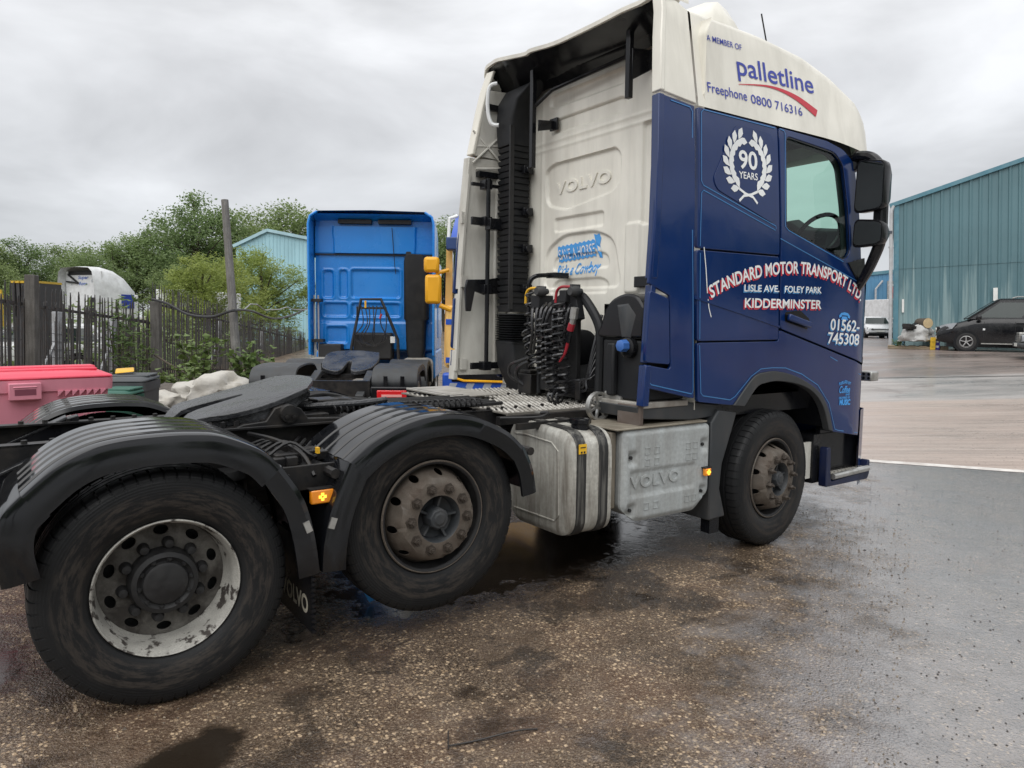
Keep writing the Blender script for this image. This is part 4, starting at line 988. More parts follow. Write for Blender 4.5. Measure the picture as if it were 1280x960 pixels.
for nm, m, sh_, o_ in (('phone_shadow', bpy.data.materials['mid blue vinyl'], (-0.008, -0.010), 0.003), ('phone_number', VWHITE, (0, 0), 0.0055)):
    lett(nm, m, '01562-', [(0.60, 1.655), (1.015, 1.640)], 0.086, o=o_, bold=0.015, shift=sh_)
    lett(nm, m, '745308', [(0.572, 1.548), (1.02, 1.530)], 0.086, o=o_, bold=0.015, shift=sh_)
tel = MB()
tel.add([near(x, z, 0.004) for x, z in [(0.715, 1.768), (0.72, 1.752), (0.75, 1.757), (0.755, 1.772), (0.835, 1.768), (0.84, 1.752), (0.868, 1.745), (0.872, 1.762), (0.84, 1.788), (0.79, 1.795), (0.745, 1.79)]], [tuple(range(11))])
tel.add([near(x, z, 0.004) for x, z in [(0.745, 1.735), (0.762, 1.762), (0.825, 1.76), (0.845, 1.73)]], [(0, 1, 2, 3)])
tp('telephone_emblem', tel, SKYB, sm=0, recalc=False)
cf = MB()
text_mb('FUELLED BY', [(0.765, 1.205), (0.85, 1.222), (0.93, 1.202)], 0.022, near, 0.004, bold=0.03, mb=cf)
text_mb('Coffee', [(0.77, 1.142), (0.925, 1.140)], 0.055, near, 0.004, bold=0.02, shear=0.25, mb=cf)
text_mb('AND', [(0.86, 1.118), (0.925, 1.117)], 0.016, near, 0.004, bold=0.03, mb=cf)
text_mb('DELIVERED BY', [(0.77, 1.094), (0.93, 1.092)], 0.016, near, 0.004, bold=0.03, mb=cf)
text_mb('MUSIC', [(0.78, 1.045), (0.935, 1.04)], 0.042, near, 0.004, bold=0.05, mb=cf)
tp('coffee_sticker', cf, SKYB, sm=0, recalc=False)
lett('membership_lettering', VBLUE, 'A MEMBER OF', [(-0.803, 3.600), (-0.434, 3.610)], 0.040, o=0.004, bold=0.004)
lett('roof_logo', VBLUE, 'palletline', [(-0.505, 3.428), (0.402, 3.458)], 0.135, o=0.004, bold=0.008, space=1.0)
sw = MB(); ua = spline([(-0.505, 3.356), (-0.143, 3.400), (0.139, 3.368), (0.395, 3.278)], 8); ub = spline([(-0.505, 3.360), (-0.143, 3.416), (0.16, 3.404), (0.425, 3.334)], 8)
sw.add([near(p.x, p.y, 0.004) for p in ua] + [near(p.x, p.y, 0.004) for p in ub], [(i, i + 1, len(ua) + i + 1, len(ua) + i) for i in range(len(ua) - 1)])
tp('logo_swoosh', sw, VRED, sm=0, recalc=False)
lett('freephone_lettering', VBLUE, 'Freephone', [(-0.84, 3.243), (-0.426, 3.254)], 0.066, o=0.004, bold=0.004)
lett('freephone_number', VBLUE, '0800', [(-0.383, 3.248), (-0.148, 3.251)], 0.062, o=0.004, bold=0.004)
lett('freephone_number', VBLUE, '716316', [(-0.108, 3.2515), (0.222, 3.255)], 0.062, o=0.004, bold=0.004)
lett('anniversary_number', VWHITE, '90', [(-0.553, 2.772), (-0.352, 2.782)], 0.118, o=0.009, bold=0.02)
lett('anniversary_word', VWHITE, 'YEARS', [(-0.556, 2.702), (-0.352, 2.708)], 0.046, o=0.009, bold=0.012)
wr = MB()
def leafp(cx, cz, ang, ln_l, wd_):
    c, s = math.cos(ang), math.sin(ang); P = [(0, 0), (0.35, 0.8), (0.65, 1.0), (1, 0), (0.65, -1.0), (0.35, -0.8)]
    wr.add([near(cx + c * a * ln_l - s * b * wd_, cz + s * a * ln_l + c * b * wd_, 0.009) for a, b in P], [tuple(range(6))])
for sgn in (-1, 1):
    for k in range(8):
        a_ = R(-62 + 17.5 * k); cx, cz = -0.455 + sgn * 0.205 * math.cos(a_), 2.80 + 0.19 * math.sin(a_)
        up = a_ + math.pi / 2
        for dv_ in (-0.62, 0.62):
            an = up + dv_
            if sgn < 0: an = math.pi - an
            leafp(cx, cz, an, 0.095, 0.025)
    ribbon([(-0.455 + sgn * 0.10, 2.628), (-0.455 + sgn * 0.03, 2.60), (-0.455 - sgn * 0.05, 2.585), (-0.455 - sgn * 0.10, 2.545)], 0.018, near, 0.009, wr)
tp('laurel_wreath', wr, VWHITE, sm=0, recalc=False)
# coach lines
cl = MB(); SW_ = 0.0065
for path in ([(-0.135, 2.385), (-0.135, 2.405), (-0.915, 2.612), (-0.935, 2.64), (-0.925, 3.09), (-0.90, 3.112), (-0.135, 3.108)],
             [(-0.14, 2.375), (-0.915, 2.58), (-0.935, 2.56), (-0.945, 2.21)],
             [(-0.083, 3.112), (-0.028, 3.105), (-0.018, 3.09), (-0.024, 2.412), (0.02, 2.385), (0.74, 2.195)],
             [(-0.08, 2.32), (0.95, 2.05)],
             [(-0.942, 2.165), (-0.92, 1.59)], [(-0.92, 1.55), (-0.892, 1.224), (-0.868, 1.203), (-0.585, 1.160), (-0.531, 1.181), (-0.359, 1.319), (-0.25, 1.369), (-0.117, 1.374), (0.042, 1.368), (0.249, 1.315), (0.469, 1.22), (0.637, 1.062), (0.734, 0.851), (0.78, 0.837), (1.09, 0.79)],
             [(-1.21, 3.12), (-1.03, 3.105), (-1.012, 3.08), (-1.02, 2.2), (-1.0, 1.87), (-0.97, 1.24), (-0.985, 1.222), (-1.366, 1.300), (-1.392, 1.322), (-1.392, 1.415)],
             [(0.62, 1.44), (1.1, 1.28)]):
    ribbon(path, SW_, near, 0.0035, cl)
tp('coach_lines', cl, STRIPE, sm=0, recalc=False)
sc = MB(); ribbon([(-0.907, 2.205), (-0.895, 2.14), (-0.881, 2.066), (-0.859, 1.9)], 0.008, near, 0.0036, sc); ribbon([(-0.85, 1.86), (-0.838, 1.8), (-0.812, 1.739)], 0.007, near, 0.0036, sc)
tp('paint_scratch', sc, VWHITE, sm=0, recalc=False)

# ---- front, steps, mirror
tp('front_panel', MB().loft([[(x, s_ * max(0.2, Wd(x, z)), z) for s_, x in ((-1, 1.17), (-1, 1.29), (-1, 1.36), (-0.6, 1.385), (0.6, 1.385), (1, 1.36), (1, 1.29), (1, 1.17))] for z in (0.66, 1.0, 1.5, 2.0, 2.14)], close=False, caps=False), NAVY)
ws = MB().loft([[(1.36 - dx, -1.02, z), (1.39 - dx, -0.5, z), (1.39 - dx, 0.5, z), (1.36 - dx, 1.02, z)] for z, dx in ((2.14, 0), (2.6, 0.05), (3.22, 0.17))], close=False, caps=False)
tp('windscreen', ws, GLASS)
for s in (-1, 1):
    tp('windscreen_pillar', MB().loft([[(1.02 + 0.10 * k, s * (Wd(0.9, 2.2) - 0.03), 2.16), (1.36, s * 1.03, 2.14), (1.30, s * 1.0, 2.14)] if k == 0 else [(0.93, s * (Wd(0.9, 3.1) - 0.03), 3.1), (1.23, s * 1.02, 3.1), (1.18, s * 0.98, 3.1)] for k in (0, 1)]), NAVY)
bmp = MB()
bmp.loft([[(1.15, -1.22, z), (1.30, -1.16, z), (1.42, -0.95, z), (1.46, -0.5, z), (1.46, 0.5, z), (1.42, 0.95, z), (1.30, 1.16, z), (1.15, 1.22, z)] for z in (0.33, 0.42, 0.8, 0.98)], close=False, caps=False)
tp('bumper', bmp, NAVY)
tp('grille', MB().bx(1.30, 1.41, -0.95, 0.95, 1.0, 1.9), BLACK)
lb = MB().bx(1.40, 1.52, -1.16, -1.02, 1.205, 1.29); lamp = tp('front_lamp', lb, CHROME, bev=0.012)
for yy in range(3):
    for zz in range(2): obj('led', MB().lathe([(-0.004, 0.013), (0.0, 0.014)], (1.40 - 0.002, -1.14 + 0.045 * yy + 0.005, 1.232 + 0.035 * zz), 'x', 8, caps=True), BLACK, lamp)
step = tp('step_well', MB().bx(0.60, 1.24, -1.15, -0.95, 0.40, 0.80), BLACK)
sk = MB().prism(rounded([(0.665, 0.375), (1.28, 0.375), (1.31, 0.42), (1.31, 0.54), (1.285, 0.54), (1.26, 0.445), (0.74, 0.415), (0.725, 0.50), (0.715, 0.70), (0.665, 0.70)], 0.015, 2), 'xz', -1.235, -1.165)
obj('step_surround', sk, mat('shaded navy step', (0.003, 0.010, 0.05), 0.3, dirt=(0.02, 0.02, 0.03), amt=0.5), step, bev=0.006)  # navy darkened to paint the shade low on the step
tr = MB().bx(0.76, 1.27, -1.225, -0.96, 0.455, 0.475)
for a_ in range(9):
    for b_ in range(4): tr.box((0.79 + a_ * 0.055, -1.20 + b_ * 0.06, 0.481), (0.035, 0.02, 0.012))
obj('tread_plate', tr, TREAD, step); obj('tread_edge', MB().tube([(0.755, -1.236, 0.455), (1.275, -1.236, 0.47)], 0.026, 10), CHROME, step)
obj('step_bracket', MB().bx(0.45, 0.655, -1.13, -1.11, 0.44, 0.74), GRIME, step)
tp('lower_panel', MB().bx(0.70, 1.17, -1.14, -1.10, 0.72, 1.3).bx(0.7, 1.17, 1.10, 1.14, 0.72, 1.3), BLACK)
for s in (-1, 1):
    mh = tp('mirror', MB().tube(spline([(0.93, s * 1.18, 3.00), (0.88, s * 1.24, 3.035), (0.88, s * 1.35, 3.01), (0.89, s * 1.42, 2.92), (0.90, s * 1.445, 2.78), (0.90, s * 1.452, 2.55), (0.90, s * 1.450, 2.36), (0.90, s * 1.40, 2.21), (0.93, s * 1.33, 2.10), (1.0, s * 1.22, 1.99)], 5), lambda t: 0.034 + 0.012 * math.sin(t * 3.14), 10), BLACK)
    obj('mirror_pivot', MB().lathe([(2.93, 0.04), (2.94, 0.058), (3.0, 0.062), (3.05, 0.055), (3.06, 0.035)], (0.93, s * 1.19, 0), 'z', 14, caps=True), BLACK, mh)
    def head(z0, z1, y0, y1, nm):
        ring = lambda x, i: [(x + 0.01 * (z - z0), s * y, z) for y, z in rounded([(y0 + i, z0 + i), (y1 - i * .5, z0 + i + 0.01), (y1 - i * .5, z1 - i - 0.03), (y0 + i + 0.01, z1 - i)], 0.05, 4)]
        h_ = obj(nm, MB().loft([ring(0.815, 0.006), ring(0.825, 0.0), ring(0.90, 0.004), ring(0.97, 0.05)]), BLACK, mh, sm=50)
        obj(nm + '_glass', MB().loft([ring(0.811, 0.016), ring(0.816, 0.018)]), MIRG, mh)
    head(2.575, 2.995, 1.262, 1.502, 'main_mirror'); head(2.305, 2.535, 1.262, 1.508, 'wide_angle_mirror')
    obj('mirror_link', MB().bar((0.87, s * 1.44, 2.48), (0.87, s * 1.44, 2.62), 0.05, 0.05), BLACK, mh)
    obj('mirror_base', panel_mb([(0.80, 2.19), (1.03, 2.24), (1.07, 2.06), (1.0, 2.0)], lambda x, z, o, s=s: (x, s * (Wd(x, z) + o + 0.012), z), 0.03), BLACK, mh)
# ---- inside the cab
seat = tp('driver_seat', MB().loft([[(x - 0.05 * k, y, z) for y, z in rounded([(-0.83, 1.75), (-0.35, 1.75), (-0.38, 2.45), (-0.80, 2.45)], 0.1, 4)] for k, x in ((0, 0.12), (1, 0.02))]), SEATM, bev=0.02)
obj('headrest', MB().loft([[(x, y, z) for y, z in rounded([(-0.72, 2.44), (-0.46, 2.44), (-0.48, 2.66), (-0.70, 2.66)], 0.06, 4)] for x in (-0.02, 0.09)]), SEATM, seat, bev=0.02)
obj('seat_cushion', MB().bx(0.0, 0.5, -0.83, -0.35, 1.62, 1.78), SEATM, seat, bev=0.04)
s2 = tp('passenger_seat', MB().loft([[(x - 0.05 * k, y, z) for y, z in rounded([(0.35, 1.75), (0.83, 1.75), (0.80, 2.35), (0.38, 2.35)], 0.1, 4)] for k, x in ((0, 0.12), (1, 0.02))]), SEATM, bev=0.02)
stw = tp('steering_wheel', MB().tube([(1.06 + 0.10 * math.cos(t), -0.80 + 0.20 * math.sin(t), 2.46 + 0.19 * math.cos(t)) for t in (2 * math.pi * k / 28 for k in range(29))], 0.02, 8), BLACK)
obj('steering_hub', MB().bar((1.06, -0.80, 2.46), (1.2, -0.80, 2.30), 0.12, 0.08), BLACK, stw)
tp('dashboard', MB().loft([[(0.98, y, 2.05), (1.12, y, z_ - .04), (1.31, y, z_), (1.31, y, 1.5), (0.95, y, 1.5)] for y, z_ in ((-1.0, 2.52), (-0.62, 2.57), (-0.55, 2.60), (-0.46, 2.66), (-0.36, 2.66), (-0.30, 2.58), (0.3, 2.56), (1.0, 2.5))]), SEATM, bev=0.03)
tp('cab_floor', MB().bx(-0.85, 1.3, -1.13, 1.13, 1.36, 1.42), SEATM); tp('headlining', MB().bx(-0.85, 1.0, -1.07, 1.07, 3.38, 3.42), SEATM)
tp('bulkhead', MB().bx(-0.80, -0.77, -1.13, 1.13, 1.36, 3.4), SEATM)
tp('bunk', MB().bx(-0.82, -0.2, -1.1, 1.1, 1.75, 1.95), SEATM, bev=0.03)
tp('cab_underside', MB().bx(-0.90, 1.2, -1.10, 1.10, 1.02, 1.16), BLACK)
tp('sill_step', MB().prism([(-1.42, 1.15), (-0.86, 1.15), (-0.60, 1.12), (-0.52, 1.05), (-0.9, 1.03), (-1.40, 1.07)], 'xz', -1.18, -0.75), TRIMG, bev=0.006)

# ================================================================== WHEELS
TP = [(-0.115, .302), (-.138, .325), (-.152, .372), (-.157, .425), (-.151, .470), (-.140, .499), (-.126, .514), (-.108, .519), (-.060, .522), (-.056, .510), (-.048, .510), (-.044, .5225),
      (-.004, .523), (0, .511), (.008, .511), (.012, .523), (.044, .5225), (.048, .510), (.056, .510), (.060, .522), (.108, .519), (.126, .514), (.140, .499), (.151, .470), (.157, .425), (.152, .372), (.138, .325), (.115, .302)]
NSEG = 144
NSEG = 240
def lug(deep):
    return lambda i, j: -deep if (i % 4 in (2, 3) and (5 <= j <= 8 or 19 <= j <= 22)) else 0
def lug_ang(i): return (i // 4) * 4 + (0, 1.4, 2.75 + 0.0, 3.75)[i % 4] + (0.05 if i % 4 == 3 else 0)
LA = {0: 0.0, 1: 3.3, 2: 3.36, 3: 3.94}
def tyre_mb(deep=0.012): return MB().lathe(TP, n=NSEG, mod=lug(deep), ang=lambda i: (i // 4) * 4 + LA[i % 4])
def hexnut(c, r, ln, m=None):
    m = m or MB()
    m.lathe([(0, r * 1.55), (-ln * 0.25, r * 1.5), (-ln * .25, r), (-ln * 0.8, r), (-ln, r * .82), (-ln, r * .55), (-ln * 1.5, r * .5), (-ln * 1.5, 0.0005)], c, 'y', 6 if r < 0.03 else 6)
    return m
def ring_panel(r0, r1, holes, yf, n=60):
    """annulus seen along -y with holes, in (x, z)"""
    return panel_mb(circle(0, 0, r1, n), lambda x, z, o: (x, yf(math.hypot(x, z)) - o, z), 0.012, [circle(0, 0, r0, 40)] + holes, step=0.03)
def oval(ang, rad, a, b):
    c, s = math.cos(ang), math.sin(ang)
    return [(rad * c - s * a * math.cos(t) + c * b * math.sin(t), rad * s + c * a * math.cos(t) + s * b * math.sin(t)) for t in (2 * math.pi * k / 16 for k in range(16))]
def dish_wheel(parent, c):
    w_ = part('wheel', parent, c)
    obj('tyre', tyre_mb(0.008), TYRE, w_, sm=32)
    obj('rim', MB().lathe([(-.116, .303), (-.130, .3035), (-.134, .300), (-.131, .2955), (-.118, .292), (-.108, .285), (-.06, .279), (-.02, .274), (.02, .270), (.05, .262)], n=72), CHIP, w_, sm=40)
    obj('wheel_disc', ring_panel(0.13, 0.266, [oval(2 * math.pi * (k + .3) / 10, 0.224, 0.031, 0.021) for k in range(10)], lambda r: 0.035 - 0.012 * smooth((0.26 - r) / 0.06)), DISC, w_, bev=0.003)
    obj('wheel_back', MB().lathe([(0.10, 0.29), (0.12, 0.15), (.12, .001)], n=32), DARK, w_)
    obj('hub', MB().lathe([(0.04, .150), (-.02, .147), (-.05, .138), (-.058, .118), (-.05, .112), (-.045, .10), (-.06, .092), (-.066, .08), (-.066, .001)], n=40), DARK, w_)
    hb = MB()
    for k in range(10):
        t = 2 * math.pi * k / 10; hexnut((0.108 * math.cos(t), -0.05, 0.108 * math.sin(t)), 0.008, 0.012, hb)
    obj('hub_bolts', hb, DARK, w_, kind='stuff')
    n0 = None
    for k in range(10):
        t = 2 * math.pi * (k + .05) / 10
        if n0 is None: n0 = o = obj('wheel_nut', MB().lathe([(.01, .027), (-.012, .026), (-.03, .0225), (-.042, .018), (-.045, .0005)], n=14), DARK, w_)
        else: o = n0.copy(); COL.objects.link(o); o.parent = w_
        o.location = (0.1675 * math.cos(t), 0.02, 0.1675 * math.sin(t)); o.rotation_euler = (0, t * 1.7, 0)
    return w_
def bulge_wheel(parent, c, rm=None):
    w_ = part('wheel', parent, c)
    obj('tyre', tyre_mb(0.006), TYRE, w_, sm=32)
    obj('rim', MB().lathe([(-.128, .284), (-.136, .292), (-.137, .302), (-.130, .307), (-.118, .300), (-.112, .288), (-.08, .279), (-.02, .268), (.03, .262), (0.06, 0.2), (0.06, .001)], n=72), DARK, w_, sm=40)
    obj('rim_flange', MB().lathe([(-.126, .298), (-.1375, .2985), (-.1385, .303), (-.131, .308)], n=72), RUSTY, w_)
    def yf(r):
        t = (0.266 - r) / 0.050
        if t <= 0: return -0.045
        return -0.045 - 0.150 * (t if t < 0.8 else 0.8 + 0.2 * math.sin((min(t, 1.3) - 0.8) / 0.5 * math.pi / 2)) if t < 1.3 else -0.195
    obj('wheel_disc', ring_panel(0.128, 0.272, [oval(2 * math.pi * (k + .5) / 10, 0.241, 0.022, 0.0135) for k in range(10)], yf, 72), rm or RUSTY, w_, sm=40)
    hm = MB().lathe([(-.194, .130), (-.187, .124), (-.125, .112), (-.11, .09), (-.11, .001)], n=40)
    obj('hub_recess', hm, TRIMG, w_)
    hr = MB()
    for k in range(5):
        t = 2 * math.pi * k / 5 + .3; hr.bar((0.05 * math.cos(t), -.13, 0.05 * math.sin(t)), (0.122 * math.cos(t), -.15, 0.122 * math.sin(t)), 0.012, 0.05, (0, 1, 0))
    obj('hub_web', hr, TRIMG, w_, kind='stuff')
    obj('hub_cap', MB().lathe([(-.09, .064), (-.185, .060), (-.198, .052), (-.198, .037), (-.204, .03), (-.204, .001)], n=8), TRIMG, w_, bev=0.004)
    n0 = None
    for k in range(10):
        t = 2 * math.pi * (k + .2) / 10
        if n0 is None: n0 = o = obj('wheel_nut', hexnut((0, 0, 0), 0.0205, 0.034), NUT, w_)
        else: o = n0.copy(); COL.objects.link(o); o.parent = w_
        o.location = (0.1675 * math.cos(t), -0.192, 0.1675 * math.sin(t)); o.rotation_euler = (0, t * 1.3, 0)
    return w_
XD, XM, LIFT, RT = -4.236, -2.924, 0.128, 0.522
FACE = -1.2 + 0.137
dw = dish_wheel(T, (XD, FACE, RT)); dw.rotation_euler = (0, 0.5, 0)
mw = bulge_wheel(T, (XM, FACE, RT + LIFT)); mw.rotation_euler = (0, 0.15, 0)
fw = bulge_wheel(T, (0, FACE, RT)); fw.rotation_euler = (0, 0, 0.107)
off = OFF[T.name]
def wh(o, x, y, z, rot): return again(o, T, Vector((x, y, z)) + Vector(off), rot)
wh(dw, XD, -FACE, RT, (0, 0.2, math.pi)); wh(mw, XM, -FACE, RT + LIFT, (0, 0.8, math.pi)); wh(fw, 0, -FACE, RT, (0, 0, math.pi + 0.107))
ti = obj('inner_tyre', tyre_mb(), TYRE, T); ti.location = Vector((XD, FACE + 0.34, RT)) + Vector(off)
t2 = ti.copy(); COL.objects.link(t2); t2.location.y = -FACE - 0.34

# ---- mudguards: a swept strip with ribs and an outer skirt
def guard(path, y0, y1, skirt, ribs=True, n=8, raise_=0.0):
    P = spline(path, n); mb = MB(); rings = []; s = 1 if y1 > y0 else -1; wd = abs(y1 - y0)
    sec = [(0.006, -1.0), (-0.012, -1.0), (-0.016, -0.03 / 0.13), (-0.004, -0.01), (0.012, 0.004)]
    top = []
    if ribs:
        y = 0.09
        while y < wd - 0.06:
            top += [(y, 0.004), (y + 0.007, 0.011), (y + 0.072, 0.011), (y + 0.079, 0.004)]; y += 0.125
    top += [(wd - 0.01, 0.004), (wd, -0.02), (wd - 0.006, -0.02), (wd - 0.016, -0.008), (0.012, -0.008), (0.006, -0.03)]
    for i, p in enumerate(P):
        d = (P[min(i + 1, len(P) - 1)] - P[max(i - 1, 0)]).normalized(); nn = Vector((-d.y, d.x))
        sk = skirt(i / (len(P) - 1)) if callable(skirt) else skirt
        ring = []
        for (a, b) in sec:
            q = p + nn * ((b * sk if b < 0 else b) + raise_); ring.append((q.x, y0 + s * a, q.y))
        for (a, b) in top:
            q = p + nn * (b + raise_); ring.append((q.x, y0 + s * a, q.y))
        rings.append(ring)
    return mb.loft(rings, True, True)
GD = [(-4.83, 0.66), (-4.850, 0.80), (-4.825, 0.93), (-4.757, 1.012), (-4.646, 1.11), (-4.535, 1.169), (-4.418, 1.196), (-4.274, 1.205), (-4.14, 1.202), (-4.009, 1.182), (-3.844, 1.105), (-3.760, 1.02), (-3.66, 0.86), (-3.61, 0.68), (-3.585, 0.49)]
GM = [(-3.565, 0.487), (-3.555, 0.62), (-3.515, 0.79), (-3.423, 1.005), (-3.289, 1.100), (-3.099, 1.178), (-2.913, 1.206), (-2.716, 1.184), (-2.506, 1.092), (-2.385, 0.99), (-2.325, 0.865), (-2.297, 0.72)]
for s in (-1, 1):
    yo, yi = s * 1.262, s * 0.62; dz_ = 0.0 if s < 0 else -0.05
    gd = [(x, z + dz_) for x, z in GD]; gm = [(x, z + dz_) for x, z in GM]
    tp('mudguard', guard(gd[3:12], yo, yi, lambda t: 0.12), GUARD, sm=30)
    tp('mudguard', guard(gd[11:], yo, yi, lambda t: 0.105, False, raise_=0.004), GUARD, sm=30)
    tp('mudguard', guard(gd[0:4], yo, yi, lambda t: 0.13, False, raise_=0.004), GUARD, sm=30)
    tp('mudguard', guard(gm[3:10], yo, yi, lambda t: 0.12 - 0.02 * t), GUARD, sm=30)
    tp('mudguard', guard(gm[0:4], yo, yi, lambda t: 0.115, False, raise_=0.004), GUARD, sm=30)
    tp('mudguard', guard(gm[9:], yo, yi, lambda t: 0.10, False, raise_=0.004), GUARD, sm=30)
    # flap with lettering, behind the lift axle
    fl = tp('mudflap', MB().box((-3.615, s * 0.985, 0.40), (0.012, 0.53, 0.42)), BLACK)
    fb = MB()
    for k in range(16): fb.box((-3.615, s * 1.257, 0.20 + k * 0.026), (0.02, 0.02, 0.013))
    obj('flap_bristles', fb, BLACK, fl, kind='stuff')
    if s < 0: obj('flap_lettering', text_mb('VOLVO', [(-0.80, 0.268), (-1.205, 0.268)], 0.085, lambda y, z, o: (-3.6215 - o, y, z), 0.001, bold=0.03), mat('cream print', (0.50, 0.47, 0.38), 0.6), fl, sm=0, recalc=False)
    for x in (-3.72, -2.3, -4.7, -3.48): tp('mudguard_bracket', MB().tube([(x, s * 0.42, 0.95), (x, s * 1.22, 0.95)], 0.025, 8), CHAS)
for x in (-3.652, -3.512): tp('mudguard_clip', MB().bar((x, -1.282, 0.75), (x + 0.018 * (1 if x < -3.6 else -1), -1.282, 0.70), 0.03, 0.010, (0, 1, 0)), CHROME)
def marker(x, z, y=-1.19, w_=0.115, h_=0.07):
    b_ = tp('side_marker', MB().bx(x - w_ / 2, x + w_ / 2, y - 0.03, y, z - h_ / 2, z + h_ / 2), AMBER, bev=0.008)
    m = MB()
    for a in (-1, 1):
        m.box((x + a * 0.012, y - 0.0305, z), (0.014, 0.004, 0.014)); m.box((x, y - 0.0305, z + a * 0.012), (0.014, 0.004, 0.014))
    obj('light_core', m, AMBERC, b_); obj('lamp_bracket', MB().bx(x - w_ / 2 - .004, x + w_ / 2 + .004, y - 0.028, y + .02, z + h_ / 2, z + h_ / 2 + 0.006), CHAS, b_)
marker(-3.547, 0.845); marker(-0.815, 0.672, -1.245, 0.06, 0.055)
tp('marker_arm', MB().tube(spline([(-3.55, -1.12, 0.93), (-3.57, -1.0, 1.02), (-3.62, -0.75, 1.06), (-3.7, -0.5, 1.07)], 5), 0.012, 6), CHAS)

# ---- frame
for s in (-1, 1):
    m = MB().bx(-5.12, 1.1, s * 0.425, s * 0.417, 0.80, 1.085).bx(-5.12, 1.1, s * 0.425, s * 0.345, 1.077, 1.088).bx(-5.12, 1.1, s * 0.425, s * 0.345, 0.797, 0.808)
    fr = tp('frame_rail', m, CHAS)
    bl = MB(); rb = random.Random(4)
    for k in range(70):
        x = -4.9 + k * 0.058; bl.lathe([(0, .013), (0.014, .013), (0.016, .009), (0.016, .0005)], (x, s * (0.425 + 0.0), 0.86 + 0.16 * rb.random()), 'y', 6, mod=None) if s > 0 else bl.lathe([(0, .013), (-0.014, .013), (-0.016, .009), (-0.016, .0005)], (x, s * 0.425, 0.86 + 0.16 * rb.random()), 'y', 6)
        if k % 2: bl.lathe([(0, .014), (0.016, .014), (0.018, .0005)], (x, s * 0.385, 1.088), 'z', 6)
    obj('frame_bolts', bl, CHAS, fr, kind='stuff')
    # guide ramps at the tail
    rp = MB().prism([(-5.35, 0.72), (-4.70, 1.015), (-4.50, 1.105), (-4.44, 1.12), (-4.44, 1.05), (-4.60, 0.98), (-5.35, 0.62)], 'xz', s * 0.43 - 0.045, s * 0.43 + 0.045)
    ro = tp('guide_ramp', rp, BLACK, bev=0.006)
    obj('ramp_wear_strip', MB().bar((-5.35, s * 0.43, 0.725), (-4.50, s * 0.43, 1.11), 0.10, 0.016), GREASE, ro, bev=0.004)
for x in (-4.95, -4.3, -3.55, -2.5, -1.7): tp('crossmember', MB().bx(x - .06, x + .06, -0.415, 0.415, 0.86, 1.04), CHAS)
tp('tail_panel', MB().bx(-5.14, -5.10, -1.0, 1.0, 0.72, 0.90), CHAS)
tp('drive_axle', MB().tube([(XD, -0.95, RT), (XD, -0.35, RT), (XD, 0, RT), (XD, 0.35, RT), (XD, 0.95, RT)], lambda t: 0.10 + 0.12 * max(0, 1 - abs(t - .5) * 4), 12), CHAS)
tp('lift_axle', MB().tube([(XM, -0.95, RT + LIFT), (XM, 0.95, RT + LIFT)], 0.08, 10), CHAS); tp('steer_axle', MB().tube([(0, -0.95, RT), (0, 0.95, RT)], 0.08, 10), CHAS)
tp('gearbox', MB().bx(-1.6, 0.8, -0.34, 0.34, 0.5, 0.98), CHAS, bev=0.05); tp('propshaft', MB().tube([(-1.6, 0, 0.75), (XD, 0, RT)], 0.06, 10), CHAS)
for s in (-1, 1):
    for x in (XD - 0.35, XD + 0.38, XM + 0.3): tp('air_spring', MB().lathe([(0.55, .10), (0.6, .135), (0.68, .14), (0.72, .12), (0.76, .14), (0.84, .135), (0.88, .1)], (x, s * 0.5, 0), 'z', 16, caps=True), DARK)
# equipment tray between the axles
tp('equipment_tray', MB().bx(-3.74, -3.43, -1.10, -0.44, 0.93, 0.965).bx(-3.74, -3.43, -1.11, -1.09, 0.86, 0.985), CHAS, bev=0.004)
vb = MB(); rv = random.Random(8)
for k in range(16):
    x, y = rv.uniform(-3.72, -3.45), rv.uniform(-1.05, -0.5); vb.box((x, y, 0.985 + rv.random() * .02), (rv.uniform(.03, .1), rv.uniform(.03, .1), rv.uniform(.03, .06)))
tp('air_valves', vb, CHAS, kind='stuff', bev=0.004)
for k in range(5):
    y = -0.55 - 0.1 * k; tp('air_line', MB().tube(spline([(-3.75, y, 1.0), (-3.6, y + .05, 1.03 + .01 * k), (-3.5, y - .02, 1.0), (-3.40, y + .1, 1.02)], 4), 0.009, 5), DARK)
tp('cable_tag', MB().bx(-3.50, -3.485, -1.02, -0.99, 1.02, 1.05), YEL)
tp('blue_strap', MB().prism([(-3.255, 0.32), (-3.215, 0.275), (-3.178, 0.215), (-3.235, 0.262), (-3.27, 0.30)], 'xz', -0.625, -0.618), SKYB, sm=0)
tp('blue_strap', MB().prism([(-3.10, 0.16), (-3.090, 0.115), (-3.032, 0.085), (-3.022, 0.02), (-3.050, 0.015), (-3.105, 0.12)], 'xz', -0.625, -0.618), SKYB, sm=0)
